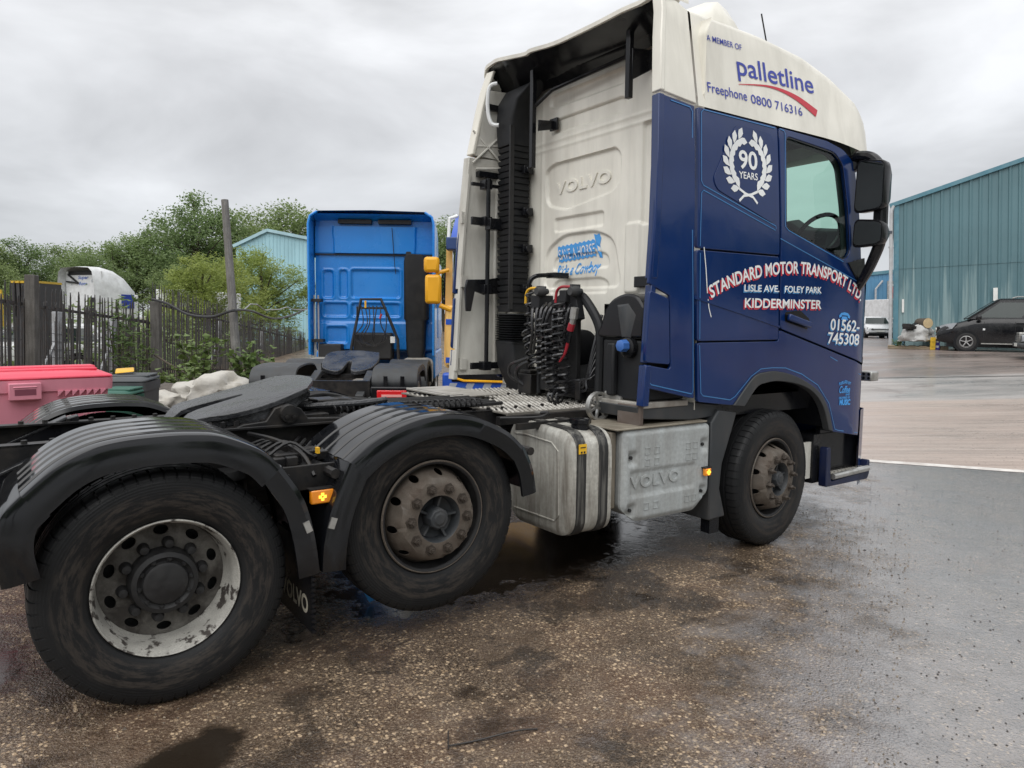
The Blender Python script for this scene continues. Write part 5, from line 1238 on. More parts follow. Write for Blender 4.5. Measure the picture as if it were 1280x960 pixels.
# ---- fifth wheel
def fw_z(x): return 1.135 + (x + 4.02) * 0.245 * (1.0 if x > -4.02 else 1)
PL = [(-3.33, -0.40), (-3.22, -0.18), (-3.20, 0.0), (-3.22, 0.18), (-3.33, 0.40), (-3.62, 0.47), (-3.88, 0.40), (-4.05, 0.22), (-4.09, 0.15), (-4.03, 0.11), (-3.82, 0.07), (-3.63, 0.04), (-3.60, 0.0), (-3.63, -0.04), (-3.82, -0.07), (-4.03, -0.11), (-4.09, -0.15), (-4.05, -0.22), (-3.88, -0.40), (-3.62, -0.47)]
PL = [(p.x, p.y) for p in spline(PL + PL[:1], 4)][:-1]
def plsf(x, y, o): return (x, y, fw_z(x) + o - 0.10 * smooth((-3.90 - x) / 0.2) - 0.02 * smooth((abs(y) - .36) / .12))
fp = tp('coupling_plate', panel_mb(PL, plsf, 0.03, step=0.06), GREASE, sm=50, bev=0.006)
for s in (-1, 1):
    obj('plate_skirt', MB().loft([[(x, s * y0, fw_z(x) - 0.03), (x, s * y0, fw_z(x) - 0.03 - dd), (x, s * (y0 - 0.05), fw_z(x) - 0.03 - dd), (x, s * (y0 - .05), fw_z(x) - 0.03)] for x, y0, dd in ((-3.95, .33, .02), (-3.85, .395, .05), (-3.62, .452, .085), (-3.45, .425, .085), (-3.30, .36, .04))]), GREASE, fp, bev=0.006)
    obj('pivot_bracket', MB().prism([(-3.80, 1.09), (-3.72, 1.12), (-3.60, 1.13), (-3.55, 1.20), (-3.47, 1.22), (-3.40, 1.19), (-3.36, 1.13), (-3.15, 1.12), (-3.10, 1.09)], 'xz', s * 0.44, s * 0.49), CHAS, fp, bev=0.006)
    pv = MB()
    pv.lathe([(0, .055), (s * .03, .05), (s * .035, .0005)], (-3.475, s * 0.49, 1.165), 'y', 16)
    for a in (-.02, .02): pv.lathe([(0, .011), (s * .012, .011), (s * .013, .0005)], (-3.475 + a, s * 0.525, 1.15), 'y', 6)
    obj('pivot_pin', pv, CHAS, fp)
tp('coupling_base', MB().bx(-3.95, -3.0, -0.5, 0.5, 1.088, 1.105).bx(-3.75, -3.2, -0.4, 0.4, 1.09, 1.14), CHAS, bev=0.004)
bt = MB()
for k in range(6): bt.lathe([(1.10, .016), (1.135, .016), (1.14, .0005)], (-3.96 + k * 0.035 * (1 + k % 2), -0.455, 0), 'z', 6)
tp('base_bolts', bt, CHAS, kind='stuff')
rvx = random.Random(3)
for k in range(7):
    y = -0.32 + 0.09 * k
    tp('air_line', MB().tube(spline([(-3.3, y * .6, 1.15), (-3.05, y, 1.17 + .03 * rvx.random()), (-2.75, y + .1 * rvx.uniform(-1, 1), 1.14), (-2.3, y, 1.12), (-1.9, y, 1.12)], 5), 0.014, 6), DARK)
hl = []
for k in range(240): hl.append((-3.15 + k * 0.0042, -0.30 + 0.026 * math.cos(k * .7) - 0.0005 * k, 1.15 + 0.026 * math.sin(k * .7)))
tp('coiled_line', MB().tube(hl, 0.007, 5), DARK)
tp('release_arm', MB().tube([(-3.3, -0.25, 1.17), (-2.98, -0.35, 1.185), (-2.80, -0.34, 1.195)], 0.018, 8), GREASE)
tp('electrical_boxes', MB().bx(-3.2, -3.05, -0.2, -0.02, 1.10, 1.20).bx(-3.02, -2.9, -0.05, 0.12, 1.1, 1.18).bx(-2.85, -2.7, -0.25, -0.1, 1.1, 1.16), CHAS, bev=0.008, kind='stuff')

# ---- fuel tank, box, catwalk
def d_ring(x, i=0.0):
    P = rounded([(-1.205 + i, 0.365 + i), (-1.205 + i, 1.02 - i), (-0.55, 1.06 - i), (-0.55, 0.36 + i)], 0.14, 6)
    return [(x, y, z) for y, z in P]
tk = tp('fuel_tank', MB().loft([d_ring(-1.992, 0.045), d_ring(-1.985, 0.022), d_ring(-1.97, 0.0), d_ring(-1.655, 0.0), d_ring(-1.64, 0.03)]), ALU, sm=40)
ep = [(-1.12, 0.49), (-1.12, 0.93), (-1.07, 0.965), (-0.75, 0.985)]
obj('tank_end_press', MB().tube([(-1.993, y, z) for y, z in [(-0.62, 0.955), (-0.75, 0.96), (-1.02, 0.945), (-1.085, 0.90), (-1.10, 0.50), (-1.06, 0.455), (-0.62, 0.45)]], 0.006, 6), ALU, tk)
for x in (-1.905, -1.725):
    obj('tank_strap', MB().loft([[(xx, y, z) for y, z in rounded([(-1.212 + e_, 0.358), (-1.212 + e_, 1.028), (-0.55, 1.068), (-0.55, 0.355)], 0.145, 6)] for xx, e_ in ((x - .038, 0.006), (x - .034, 0), (x + .034, 0), (x + .038, .006))]), mat('black strap', (0.02, 0.02, 0.02), 0.4, dirt=(0.3, 0.29, 0.26), amt=0.35, scale=5, stretch=(5, 5, 0.3), lo=0.5, hi=0.62) if x < -1.8 else bpy.data.materials['black strap'], tk, sm=40)
capm = MB().lathe([(1.02, .058), (1.055, .058), (1.06, .07), (1.085, .072), (1.09, .05), (1.09, .0005)], (-1.80, -1.06, 0), 'z', 18, mod=lambda i, j: -0.008 * (i % 3 == 0) * (j in (2, 3)))
obj('filler_cap', capm, BLACK, tk)
st_ = obj('warning_sticker', MB().box((-1.905, -1.2155, 0.925), (0.06, 0.004, 0.06)), mat('warning yellow', (0.80, 0.47, 0.02), 0.5), tk)
obj('sticker_print', MB().box((-1.915, -1.2185, 0.905), (0.012, 0.002, 0.012)).box((-1.893, -1.2185, 0.905), (0.012, 0.002, 0.012)).box((-1.905, -1.2185, 0.935), (0.04, 0.002, 0.006)), DARK, tk)
tp('mounting_plate', MB().bx(-1.632, -1.585, -1.17, -0.6, 0.50, 1.0), mat('brown stained steel', (0.22, 0.195, 0.155), 0.55, dirt=(0.09, 0.07, 0.05), amt=0.8, scale=4, stretch=(4, 4, .5)), bev=0.01)
mp_ = MB()
for z in (0.9, 0.62):
    for y in (-1.0, -1.06): mp_.lathe([(0, .011), (-.012, .011), (-.013, .0005)], (-1.634, y, z), 'x', 6)
tp('mounting_bolts', mp_, CHROME, kind='stuff')
LIDP = rounded([(-1.585, 0.50), (-1.45, 0.405), (-0.90, 0.405), (-0.755, 0.52), (-0.755, 0.985), (-0.80, 1.01), (-1.585, 1.01)], 0.035, 4)
RIBS = [(0.745, 0.03), (0.575, -0.03)]
POCK = [(-1.50, 0.83), (-1.50, 0.485), (-0.82, 0.86), (-0.82, 0.53)]
SQS = [(x, z) for x in (-1.37, -1.285, -0.985, -0.915) for z in (0.79, 0.865)] + [(x, z) for x in (-1.37, -1.285, -0.985, -0.915) for z in (0.50,)]
def lid_h(x, z):
    h = 0.02 * smooth(min(1, -sdist((x, z), LIDP) / 0.03))
    for px_, pz in POCK: h -= 0.028 * smooth(1.5 - max(abs(x - px_) / 0.030, abs(z - pz) / 0.036))
    for px_, pz in SQS:
        pass
    if -1.53 < x < -0.90:
        e_ = smooth(min((x + 1.53) / .03, (-0.90 - x) / .03))
        if 0.575 < z < 0.745: h -= 0.012 * e_ * smooth(min((z - 0.57) / .012, (0.75 - z) / 0.012))
    return h
ld = tp('equipment_box', MB().prism([(p[0] * 0.97 - 0.035, p[1] * 0.96 + 0.03) for p in LIDP], 'xz', -1.20, -0.55), BOXG)
lm = panel_mb(LIDP, lambda x, z, o: (x, -1.215 - (lid_h(x, z) if o >= 0 else -0.02), z), 0.02, step=0.014)
obj('box_lid', lm, BOXG, ld, sm=50)
obj('embossed_lettering', text_mb('VOLVO', [(-1.515, 0.632), (-1.055, 0.638)], 0.072, lambda x, z, o: (x, -1.2225 - o, z), 0, bold=0.03, space=1.08, depth=0.011), BOXG, ld, sm=0)
pk = MB()
for px_, pz in POCK: pk.lathe([(0.0, .012), (-.012, .012), (-.013, .0005)], (px_, -1.2085, pz), 'y', 8)
obj('lid_bolts', pk, DARK, ld, kind='stuff')
obj('box_top_plate', MB().bx(-1.64, -0.80, -1.235, -0.50, 1.015, 1.028), mat('stained plate', (0.30, 0.27, 0.215), 0.4, dirt=(0.11, 0.085, 0.06), amt=0.85, scale=5, metal=0.2), ld, bev=0.004)
sqm = MB()
for x_, z_ in SQS:
    yy = -1.215 - lid_h(x_, z_)
    for q in ((-1, 0), (1, 0), (0, -1), (0, 1)):
        sqm.box((x_ + q[0] * .021, yy - .001, z_ + q[1] * .021), (.004 if q[0] else .046, .006, .046 if q[0] else .004))
obj('lid_squares', sqm, BOXG, ld, sm=0, kind='stuff')
cat = tp('catwalk', MB().bx(-2.05, -0.97, -0.62, 0.98, 1.075, 1.087).bx(-2.07, -0.97, -0.64, -0.618, 1.060, 1.093), mat('dirty tread plate', (0.23, 0.215, 0.19), 0.45, metal=0.2, dirt=(0.1, 0.09, 0.075), amt=0.8, scale=5), bev=0.002)
kn = MB()
for a in range(27):
    for b in range(36):
        x, y = -2.03 + a * 0.0395 + 0.0197 * (b % 2), -0.595 + b * 0.0437
        c, s_ = (0.0165, 0.0085) if (a + b) % 2 else (0.0085, 0.0165)
        kn.add([(x - c, y, 1.087), (x, y - s_, 1.087), (x + c, y, 1.087), (x, y + s_, 1.087), (x, y, 1.099)], [(0, 1, 4), (1, 2, 4), (2, 3, 4), (3, 0, 4)])
obj('tread_studs', kn, TREAD, cat, sm=0, kind='stuff', recalc=False)
for x in (-1.85, -1.45, -1.1): obj('catwalk_clip', MB().bx(x, x + .06, -0.70, -0.61, 1.075, 1.09), CHROME, cat)
ct = tp('catwalk_edge', MB().bx(-2.02, -1.97, 0.15, 0.95, 1.113, 1.130).bx(-2.01, -1.62, 0.15, 0.95, 1.118, 1.130), TREAD, bev=0.004)
tp('side_rail', MB().bar((-2.2, -0.72, 1.06), (-0.95, -0.72, 1.06), 0.05, 0.05).bar((-2.15, -0.86, 1.035), (-1.65, -0.86, 1.035), 0.03, 0.04), CHAS)
tp('air_line', MB().tube(spline([(-2.2, -0.75, 1.08), (-2.05, -0.95, 1.10), (-1.95, -0.92, 1.12), (-1.9, -0.78, 1.10)], 5), 0.01, 5), DARK)
tp('wheel_screen', MB().prism([(p[0], p[1]) for p in [(-0.73, 0.30), (-0.55, 0.31), (-0.62, 0.52), (-0.60, 0.70), (-0.50, 0.95), (-0.46, 1.06), (-0.66, 1.09), (-0.73, 1.0)]], 'xz', -1.215, -0.72), TRIMG, bev=0.012)
obj('screen_flap', MB().bx(-0.70, -0.60, -1.20, -1.12, 0.20, 0.31), BLACK, T)
for s in (1,):
    tp('far_tank', MB().loft([[(x, -q[1], q[2]) for q in d_ring(x)] for x in (-2.0, -0.8)]), ALU, sm=40)

# ---- gear behind the cab: intake duct, poles, hoses, header tank
dk = MB()
def dring(z, y0, y1, x0, x1): return [(x, y, z) for x, y in rounded([(x0, y0), (x1, y0), (x1, y1), (x0, y1)], 0.035, 3)]
rg_ = [dring(1.78, .745, .975, -1.10, -0.90)]
for k in range(26):
    z = 1.80 + k * 0.055; sl = -0.02 * 0
    rg_ += [dring(z, .745, .975, -1.10, -.90), dring(z + 0.034, .740, .982, -1.108, -.90), dring(z + 0.038, .756, .966, -1.088, -.90), dring(z + 0.050, .756, .966, -1.088, -.90)]
dk.loft(rg_); dz = 1.80 + 26 * 0.055
du = tp('intake_duct', dk, DUCTM, sm=25)
obj('duct_head', MB().loft([dring(dz - .01, .745, .98, -1.11, -.9), dring(dz + .20, .735, .99, -1.12, -.9), dring(dz + .36, .66, .98, -1.11, -.9), dring(dz + 0.46, 0.53, .92, -1.07, -.9), dring(dz + 0.50, 0.50, .80, -1.0, -.9)]), DUCTM, du, bev=0.01)
obj('duct_seam', MB().bx(-1.125, -1.085, 0.735, 0.755, 1.80, dz + .15), DARK, du)
bl = MB(); rr_ = []
for k in range(13):
    z = 1.50 + k * 0.021; rr_ += [dring(z, .67, .975, -1.13, -.90), dring(z + .010, .70, .945, -1.10, -.90)]
obj('duct_bellows', bl.loft(rr_), DUCTM, du, sm=20)
obj('duct_elbow', MB().loft([dring(1.52, .68, .96, -1.13, -.9), dring(1.30, .66, .94, -1.12, -.9), dring(1.15, .62, .88, -1.08, -.85), dring(1.0, .56, .78, -1.02, -.8)]), DUCTM, du, bev=0.01)
for k, z in enumerate((1.95, 2.30, 2.62, 2.98)):
    obj('duct_clamp', MB().bx(-1.0, -0.90, 0.70, 0.74, z, z + 0.07).lathe([(0.66, .03), (0.74, .03)], (-0.97, 0, z + .03), 'y', 10, caps=True), BLACK, du, bev=0.004)
# deflector stays
for y, z0, z1 in ((0.49, 2.98, 3.80), (-0.66, 3.28, 3.86)):
    ps = tp('deflector_stay', MB().bx(-1.09, -1.05, y - .022, y + .022, z0, z1), BLACK, bev=0.004)
    obj('stay_bracket', MB().prism([(-1.07, 3.36 if y > 0 else 3.62), (-0.89, 3.38 if y > 0 else 3.64), (-0.89, 3.31 if y > 0 else 3.50), (-1.07, 3.27 if y > 0 else 3.40)], 'xz', y - .03 - .05 * (y > 0), y - .02 - .05 * (y > 0)).bx(-0.91, -0.888, y - 0.12, y - 0.02, 3.30 if y > 0 else 3.50, 3.40 if y > 0 else 3.64), BLACK, ps, bev=0.004)
tp('stay_tube', MB().tube([(-1.06, 0.49, 3.48), (-0.98, 0.35, 3.60), (-0.96, -0.5, 3.63), (-1.06, -0.66, 3.70)], 0.016, 8), BLACK)
tp('grab_handle', MB().tube(spline([(-1.17, 0.88, 3.75), (-1.22, 0.93, 3.72), (-1.225, 0.95, 3.55), (-1.20, 0.93, 3.42), (-1.15, 0.885, 3.40)], 5), 0.018, 8), VWHITE)
ps = tp('deflector_pole', MB().tube([(-1.2, 0.985, 1.25), (-1.2, 0.975, 2.2), (-1.2, 0.965, 2.95)], 0.020, 8), BLACK)
for z, h_ in ((2.90, .03), (2.58, .07), (1.98, .10), (1.29, .06)):
    pb_ = MB()
    if z == 1.98: pb_.prism([(-1.40, 1.98), (-1.38, 2.06), (-1.16, 2.07), (-1.0, 2.10), (-1.0, 1.95), (-1.2, 1.93), (-1.3, 1.96), (-1.34, 1.78), (-1.385, 1.78)], 'xz', 1.02, 1.05)
    else: pb_.bx(-1.34, -1.04, 1.01, 1.04, z - h_ / 2, z + h_ / 2)
    pb_.bx(-1.24, -1.16, 0.96, 1.05, z - .04, z + .04)
    obj('pole_bracket', pb_, BLACK, ps, bev=0.005)
obj('pole_bracket', MB().bx(-1.22, -0.9, 0.90, 0.99, 2.50, 2.60), BLACK, ps, bev=0.005)
us_ = MB()
for zz in (3.25, 3.05):
    us_.tube([(-1.31 + .06, 1.10, zz), (-1.0, 1.04, zz + .02)], 0.012, 6)
us_.tube([(-1.28, 1.10, 3.10), (-1.0, 1.03, 3.38)], 0.01, 6); us_.tube([(-1.28, 1.10, 3.38), (-1.0, 1.03, 3.10)], 0.01, 6)
tp('deflector_web', us_, GRIME)
tp('upper_catch', MB().bx(-1.24, -0.92, 1.06, 1.12, 2.98, 3.03), BLACK, bev=0.004); tp('upper_catch', MB().bx(-1.2, -0.95, 0.98, 1.04, 3.55, 3.60), BLACK, bev=0.004)
tp('grab_rail', MB().tube(spline([(-1.20, 0.33, 1.30), (-1.20, 0.33, 1.9), (-1.20, 0.325, 2.02), (-1.15, 0.30, 2.07), (-1.02, 0.27, 2.08)], 5), 0.019, 8).bx(-1.05, -0.89, 0.20, 0.30, 2.055, 2.10), BLACK)
# hose gantry
tp('hose_gantry', MB().tube(spline([(-1.24, -0.60, 1.12), (-1.24, -0.61, 1.5), (-1.24, -0.585, 1.68), (-1.25, -0.44, 1.86), (-1.26, -0.34, 1.90)], 6), 0.036, 10).bx(-1.30, -1.20, -0.36, 0.12, 1.76, 1.80).tube([(-1.24, 0.13, 1.12), (-1.24, 0.13, 1.82)], 0.02, 8), DUCTM)
cp = MB().prism([(-0.30, 1.93), (-0.42, 1.90), (-0.47, 1.72), (-0.40, 1.70), (-0.20, 1.80), (-0.12, 1.85)], 'yz', -1.33, -1.27).bx(-1.36, -1.22, -0.02, 0.09, 1.80, 1.90).bx(-1.37, -1.25, -0.36, -0.28, 1.84, 1.93)
tp('coupling_bracket', cp, DUCTM, bev=0.006)
for y in (-0.02, -0.43): tp('coupling_head', MB().lathe([(-0.05, .03), (-0.02, .042), (0.02, .042), (0.03, .026), (0.06, .022)], (-1.34, y, 1.93 if y > -.1 else 1.92), 'x', 12, caps=True).bx(-1.38, -1.30, y - .012, y + .012, 1.90, 1.97), TRIMG)
for y, c in ((0.06, YEL), (-0.33, REDP)):
    tp('air_line', MB().tube(spline([(-1.33, y + 0.14, 1.84), (-1.33, y + 0.13, 1.92), (-1.33, y + 0.08, 1.955), (-1.33, y - 0.02, 1.955), (-1.33, y - 0.09, 1.94)], 5), 0.011, 8), c)
def coil(name, p0, p1, r, turns, th=0.0105, sag=0.0, m=DARK):
    turns *= 0.6
    p0, p1 = Vector(p0), Vector(p1); n = int(turns * 11); pts = []; d = (p1 - p0).normalized(); u = d.cross(Vector((1, 0, 0))).normalized(); v = d.cross(u)
    for k in range(n + 1):
        t = k / n; a = 2 * math.pi * turns * t; q = p0.lerp(p1, t) + Vector((0, sag * math.sin(math.pi * t), 0))
        pts.append(q + u * math.cos(a) * r + v * math.sin(a) * r)
    return tp(name, MB().tube(pts, th, 5), m)
HOSE = mat('black suzi hose', (0.016, 0.016, 0.018), 0.28, coat=0.3)
coil('coiled_hose', (-1.33, 0.13, 1.93), (-1.30, 0.19, 1.56), 0.038, 8, m=HOSE, th=0.010)
coil('coiled_hose', (-1.30, 0.20, 1.62), (-1.30, 0.08, 1.32), 0.055, 10, m=HOSE)
coil('coiled_hose', (-1.36, -0.06, 1.72), (-1.35, -0.05, 1.30), 0.04, 17, m=HOSE)
coil('coiled_hose', (-1.37, -0.13, 1.68), (-1.36, -0.14, 1.25), 0.04, 16, m=HOSE)
coil('coiled_hose', (-1.39, -0.215, 1.64), (-1.38, -0.225, 1.15), 0.045, 17, m=HOSE)
coil('coiled_hose', (-1.39, -0.32, 1.83), (-1.39, -0.33, 1.42), 0.055, 13, m=HOSE)
coil('coiled_hose', (-1.39, -0.23, 1.13), (-1.38, -0.34, 1.13), 0.045, 4, m=HOSE)
coil('coiled_hose', (-1.38, -0.34, 1.14), (-1.37, -0.36, 1.38), 0.04, 8, m=HOSE)
rh = random.Random(12)
for k in range(9):
    y = -0.36 + 0.055 * k
    tp('looped_hose', MB().tube(spline([(-1.30, y, 1.84), (-1.37, y - .03, 1.78), (-1.38, y + rh.uniform(-.05, .05), 1.62), (-1.34, y + rh.uniform(-.06, .06), 1.45)], 5), 0.011, 6), HOSE)
tp('electrical_plug', MB().tube([(-1.40, -0.505, 1.80), (-1.40, -0.49, 1.72)], 0.030, 10).tube([(-1.40, -0.49, 1.72), (-1.40, -0.475, 1.68)], 0.022, 10), CHROME)
pg = MB().tube([(-1.40, -0.475, 1.685), (-1.40, -0.455, 1.635)], 0.026, 10).tube(spline([(-1.40, -0.43, 1.545), (-1.40, -0.40, 1.47), (-1.40, -0.355, 1.42), (-1.40, -0.335, 1.40)], 4), lambda t: 0.013 - 0.006 * t, 8); tp('red_sleeve', pg, REDP)
tp('plug_body', MB().tube([(-1.40, -0.455, 1.635), (-1.40, -0.43, 1.55)], 0.02, 8), BLACK)
tp('intake_drum', MB().lathe([(-0.02, .10), (0.0, .135), (0.04, .14), (.08, .125), (.12, .14), (.16, .135), (.20, .12)], (-1.06, -0.10 - .12, 1.50), 'y', 28, caps=True), DUCTM)
tp('intake_pipe', MB().tube([(-1.05, -0.4, 1.48), (-1.02, -0.75, 1.48)], 0.09, 12), DUCTM)
for k in range(6):
    y = -0.50 + 0.06 * k; tp('looped_hose', MB().tube(spline([(-1.20, -0.57, 1.75 - .08 * k), (-1.27, -0.56, 1.5 - .04 * k), (-1.29, -0.52, 1.28), (-1.30, y, 1.19 + .01 * k), (-1.28, -0.1, 1.18 + .02 * k), (-1.2, 0.05, 1.22)], 5), 0.012, 6), HOSE)
tp('looped_hose', MB().tube(spline([(-1.25, 0.12, 1.40), (-1.32, 0.22, 1.36), (-1.34, 0.30, 1.30), (-1.32, 0.31, 1.22), (-1.25, 0.22, 1.14)], 6), 0.017, 7), HOSE)
tp('looped_hose', MB().tube(spline([(-1.25, 0.12, 1.44), (-1.35, 0.24, 1.38), (-1.37, 0.36, 1.33), (-1.35, 0.37, 1.24), (-1.25, 0.28, 1.16)], 6), 0.013, 7), HOSE)
tp('valve_block', MB().bx(-1.30, -1.05, 0.16, 0.34, 1.11, 1.27).bx(-1.28, -1.1, 0.20, 0.34, 1.27, 1.30).bx(-1.2, -1.0, -0.55, 0.1, 1.11, 1.18).bx(-1.32, -1.25, -0.48, -0.42, 1.12, 1.26), CHAS, bev=0.006)
tp('hose_backplate', MB().bx(-1.24, -1.2, -0.34, 0.12, 1.15, 1.76), DARK, bev=0.004)
ht = [(x, y) for x, y in rounded([(-1.36, -1.16), (-0.94, -1.16), (-0.94, -0.75), (-1.36, -0.75)], 0.05, 3)]
def hring(z, i, l=0): return [(x * 1 + 0, -0.955 + (y + 0.955) * (1 - i), z + l * 0) for x, y in ht]
hd_ = tp('header_tank', MB().loft([hring(1.18, 0), hring(1.58, 0.0)]), DUCTM, bev=0.012)
obj('tank_cover', MB().prism([(p.x, p.y) for p in spline([(-1.17, 1.595), (-0.745, 1.595), (-0.755, 1.68), (-0.80, 1.79), (-0.88, 1.86), (-1.0, 1.89), (-1.10, 1.87), (-1.17, 1.80)], 4)], 'yz', -1.375, -0.93), BLACK, hd_, bev=0.02)
obj('cover_facet', MB().loft([[(-1.385, -0.94, 1.80), (-1.385, -1.02, 1.81), (-1.385, -1.08, 1.74), (-1.385, -1.03, 1.60), (-1.385, -0.98, 1.60)], [(-1.37, -0.91, 1.82), (-1.37, -1.03, 1.83), (-1.37, -1.11, 1.75), (-1.37, -1.06, 1.595), (-1.37, -0.97, 1.595)]]), TRIMG, hd_, bev=0.004)
obj('tank_pipe', MB().bx(-1.41, -1.36, -0.93, -0.86, 1.20, 1.56), DUCTM, hd_, bev=0.015)
obj('filler_neck', MB().lathe([(-1.36, .07), (-1.40, .068), (-1.41, .05)], (0, -1.045, 1.53), 'x', 18, caps=True), BLACK, hd_); obj('filler_cap', MB().lathe([(-1.41, .042), (-1.46, .04), (-1.465, .03)], (0, -1.045, 1.545), 'x', 14, caps=True, mod=lambda i, j: -.004 * (i % 2)), BLUCAP, hd_)
tp('tank_shelf', MB().bx(-1.40, -0.95, -1.19, -0.72, 1.135, 1.175), mat('bare shelf', (0.36, 0.345, 0.31), 0.5, dirt=(.13, .1, .08), amt=.7), bev=0.006)
tp('shelf_bracket', MB().bx(-1.41, -1.38, -1.2, -0.98, 1.02, 1.16), mat('brown box steel', (0.10, 0.075, 0.062), 0.6, dirt=(.22, .2, .18), amt=.5), bev=0.006)
an = MB()
an.lathe([(-0.02, .085), (-0.02, .10), (0.02, .10), (0.02, .085), (-0.02, .085)], (-1.42, -0.80, 1.12), 'y', 24)
for k in range(7):
    t = k * math.pi * 2 / 7; an.bar((-1.42, -0.80, 1.12), (-1.42 + .09 * math.cos(t), -0.80, 1.12 + .09 * math.sin(t)), 0.02, 0.012)
an.bar((-1.36, -0.81, 1.20), (-1.36, -0.97, 1.17), 0.03, 0.05)
tp('cast_step_bracket', an, CHROME)

# ================================================================== OTHER VEHICLES
BRB = mat('bright blue paint', (0.010, 0.225, 0.70), 0.2, coat=0.4, dirt=(0.03, 0.26, 0.70), amt=0.4, scale=1.5)
DKB = mat('dark blue recess paint', (0.006, 0.07, 0.26), 0.4)
TYR2 = mat('plain tyre', (0.02, 0.02, 0.021), 0.7, dirt=(0.05, 0.045, 0.04), amt=0.5)
RIM2 = mat('silver rim', (0.5, 0.5, 0.5), 0.35, metal=0.5, dirt=(.2, .19, .17), amt=.6, scale=8)
def small_wheel(parent, x, y, z, r, s, wd=0.25, spokes=0):
    w_ = part('wheel', parent, (x, y, z), (0, 0, 0 if s < 0 else math.pi))
    obj('tyre', MB().lathe([(-wd * .40, r * .62), (-wd * .5, r * .8), (-wd * .45, r * .94), (-wd * .3, r), (wd * .3, r), (wd * .45, r * .94), (wd * .5, r * .8), (wd * .4, r * .62)], n=36), TYR2, w_)
    m = MB().lathe([(-wd * .42, r * .64), (-wd * .45, r * .60), (-wd * .3, r * .55), (-wd * .05 if spokes else -wd * .15, r * .5)], n=36)
    if spokes:
        for k in range(spokes):
            t = 2 * math.pi * k / spokes + .4
            m.bar((0.03 * math.cos(t), -wd * .36, 0.03 * math.sin(t)), (r * .6 * math.cos(t), -wd * .40, r * .6 * math.sin(t)), 0.03, r * .17, (0, 1, 0))
        m.lathe([(-wd * .40, r * .14), (-wd * .42, r * .12), (-wd * .42, .0005)], n=14)
    else:
        m.lathe([(-wd * .15, r * .5), (-wd * .30, r * .36), (-wd * .32, r * .22), (-wd * .25, r * .2), (-wd * .45, r * .14), (-wd * .45, .0005)], n=28)
    obj('rim', m, RIM2, w_)
    obj('wheel_back', MB().lathe([(0.0, r * .6), (0.0, .0005)], n=24), DARK, w_)
    return w_

# ---- blue tractor unit parked behind, seen from the rear.  local: x forward, y left, origin on the ground under the cab's back wall
bp = dep(469, 14.3, 0)
BT = thing('tractor_unit', 'bright blue lorry tractor unit seen from behind, parked by the fence', 'lorry', bp, heading(FWD - RGT * 0.034))
BT.scale = (1, 0.95, 0.972)
def bq(name, mb, m, **k): return obj(name, mb, m, BT, **k)
def by(px_): return -(px_ - 465) / 64.1
def bz(py_): return 1.707 + (397 - py_) / 64.1
def zm(x, y): return (by(380 + x / 6.857), bz(260 + y / 6.857))
RECT = [rounded([zm(*p) for p in q], 0.05, 4) for q in (
    [(380, 735), (805, 735), (805, 500), (380, 500)], [(130, 740), (215, 740), (215, 510), (130, 510)], [(275, 740), (340, 740), (340, 505), (275, 505)],
    [(130, 900), (340, 900), (340, 790), (130, 790)], [(380, 900), (805, 900), (805, 790), (380, 790)])]
RECT.append(rounded([(by(a), bz(b)) for a, b in ((403, 425), (429, 425), (429, 405), (403, 405))], 0.05, 4))
CEN = [zm(*p) for p in [(240, 455), (940, 455), (955, 115), (222, 115)]]
def bwall(y, z):
    h = 0.0
    for p in RECT:
        if min(q[0] for q in p) - .05 < y < max(q[0] for q in p) + .05 and min(q[1] for q in p) - .05 < z < max(q[1] for q in p) + .05:
            d = sdist((y, z), p); h -= 0.035 * smooth(-d / 0.03 + 0.5); h += 0.012 * math.exp(-((d - 0.03) / 0.02) ** 2)
    h += 0.03 * smooth((bz(399) - z) / 0.03 + .5) if z < 1.8 else 0
    if z > 3.02: h += 0.05 * smooth(-sdist((y, z), CEN) / 0.03 + .5) + 0.02
    return h
ys2 = [-1.18 + 2.36 * k / 130 for k in range(131)]; zs2 = [1.15 + 2.4 * k / 130 for k in range(131)]
rw = MB().grid(lambda y, z: (-bwall(y, z), y, z), ys2, zs2)
bw = bq('rear_wall', rw, BRB, sm=50)
obj('wall_seam', MB().bx(-0.04, 0.0, -1.18, 1.18, 2.995, 3.02), DARK, bw)
bq('cab_body', MB().bx(0.05, 2.15, -1.21, 1.21, 1.1, 2.9), BRB, bev=0.05)
CR = []
for x, zt, wy in ((-0.38, 3.80, 1.235), (0.0, 3.80, 1.23), (0.6, 3.78, 1.22), (1.2, 3.66, 1.2), (1.7, 3.38, 1.17), (2.05, 3.0, 1.13)):
    CR.append([(x, -wy, min(2.95, zt - .2)), (x, -wy, zt - 0.2), (x, -wy + 0.06, zt - 0.06), (x, -wy + 0.2, zt), (x, 0, zt + .02), (x, wy - 0.2, zt), (x, wy - 0.06, zt - .06), (x, wy, zt - .2), (x, wy, min(2.95, zt - .2))])
bq('roof', MB().loft(CR, False, False), BRB, sm=45)
TP_ = [(0.0, 3.53), (0.0, 3.66), (-0.30, 3.76)]
bq('roof_underside', MB().loft([[(x, y, z) for y in (-1.17, -0.9, 0.9, 1.17)] for x, z in TP_], False, False), BRB)
for y0, y1 in ((zm(275, 0)[0], zm(565, 0)[0]), (zm(625, 0)[0], zm(912, 0)[0])): bq('roof_vent', MB().bx(-0.12, 0.02, y0, y1, 3.60, 3.675), DARK)
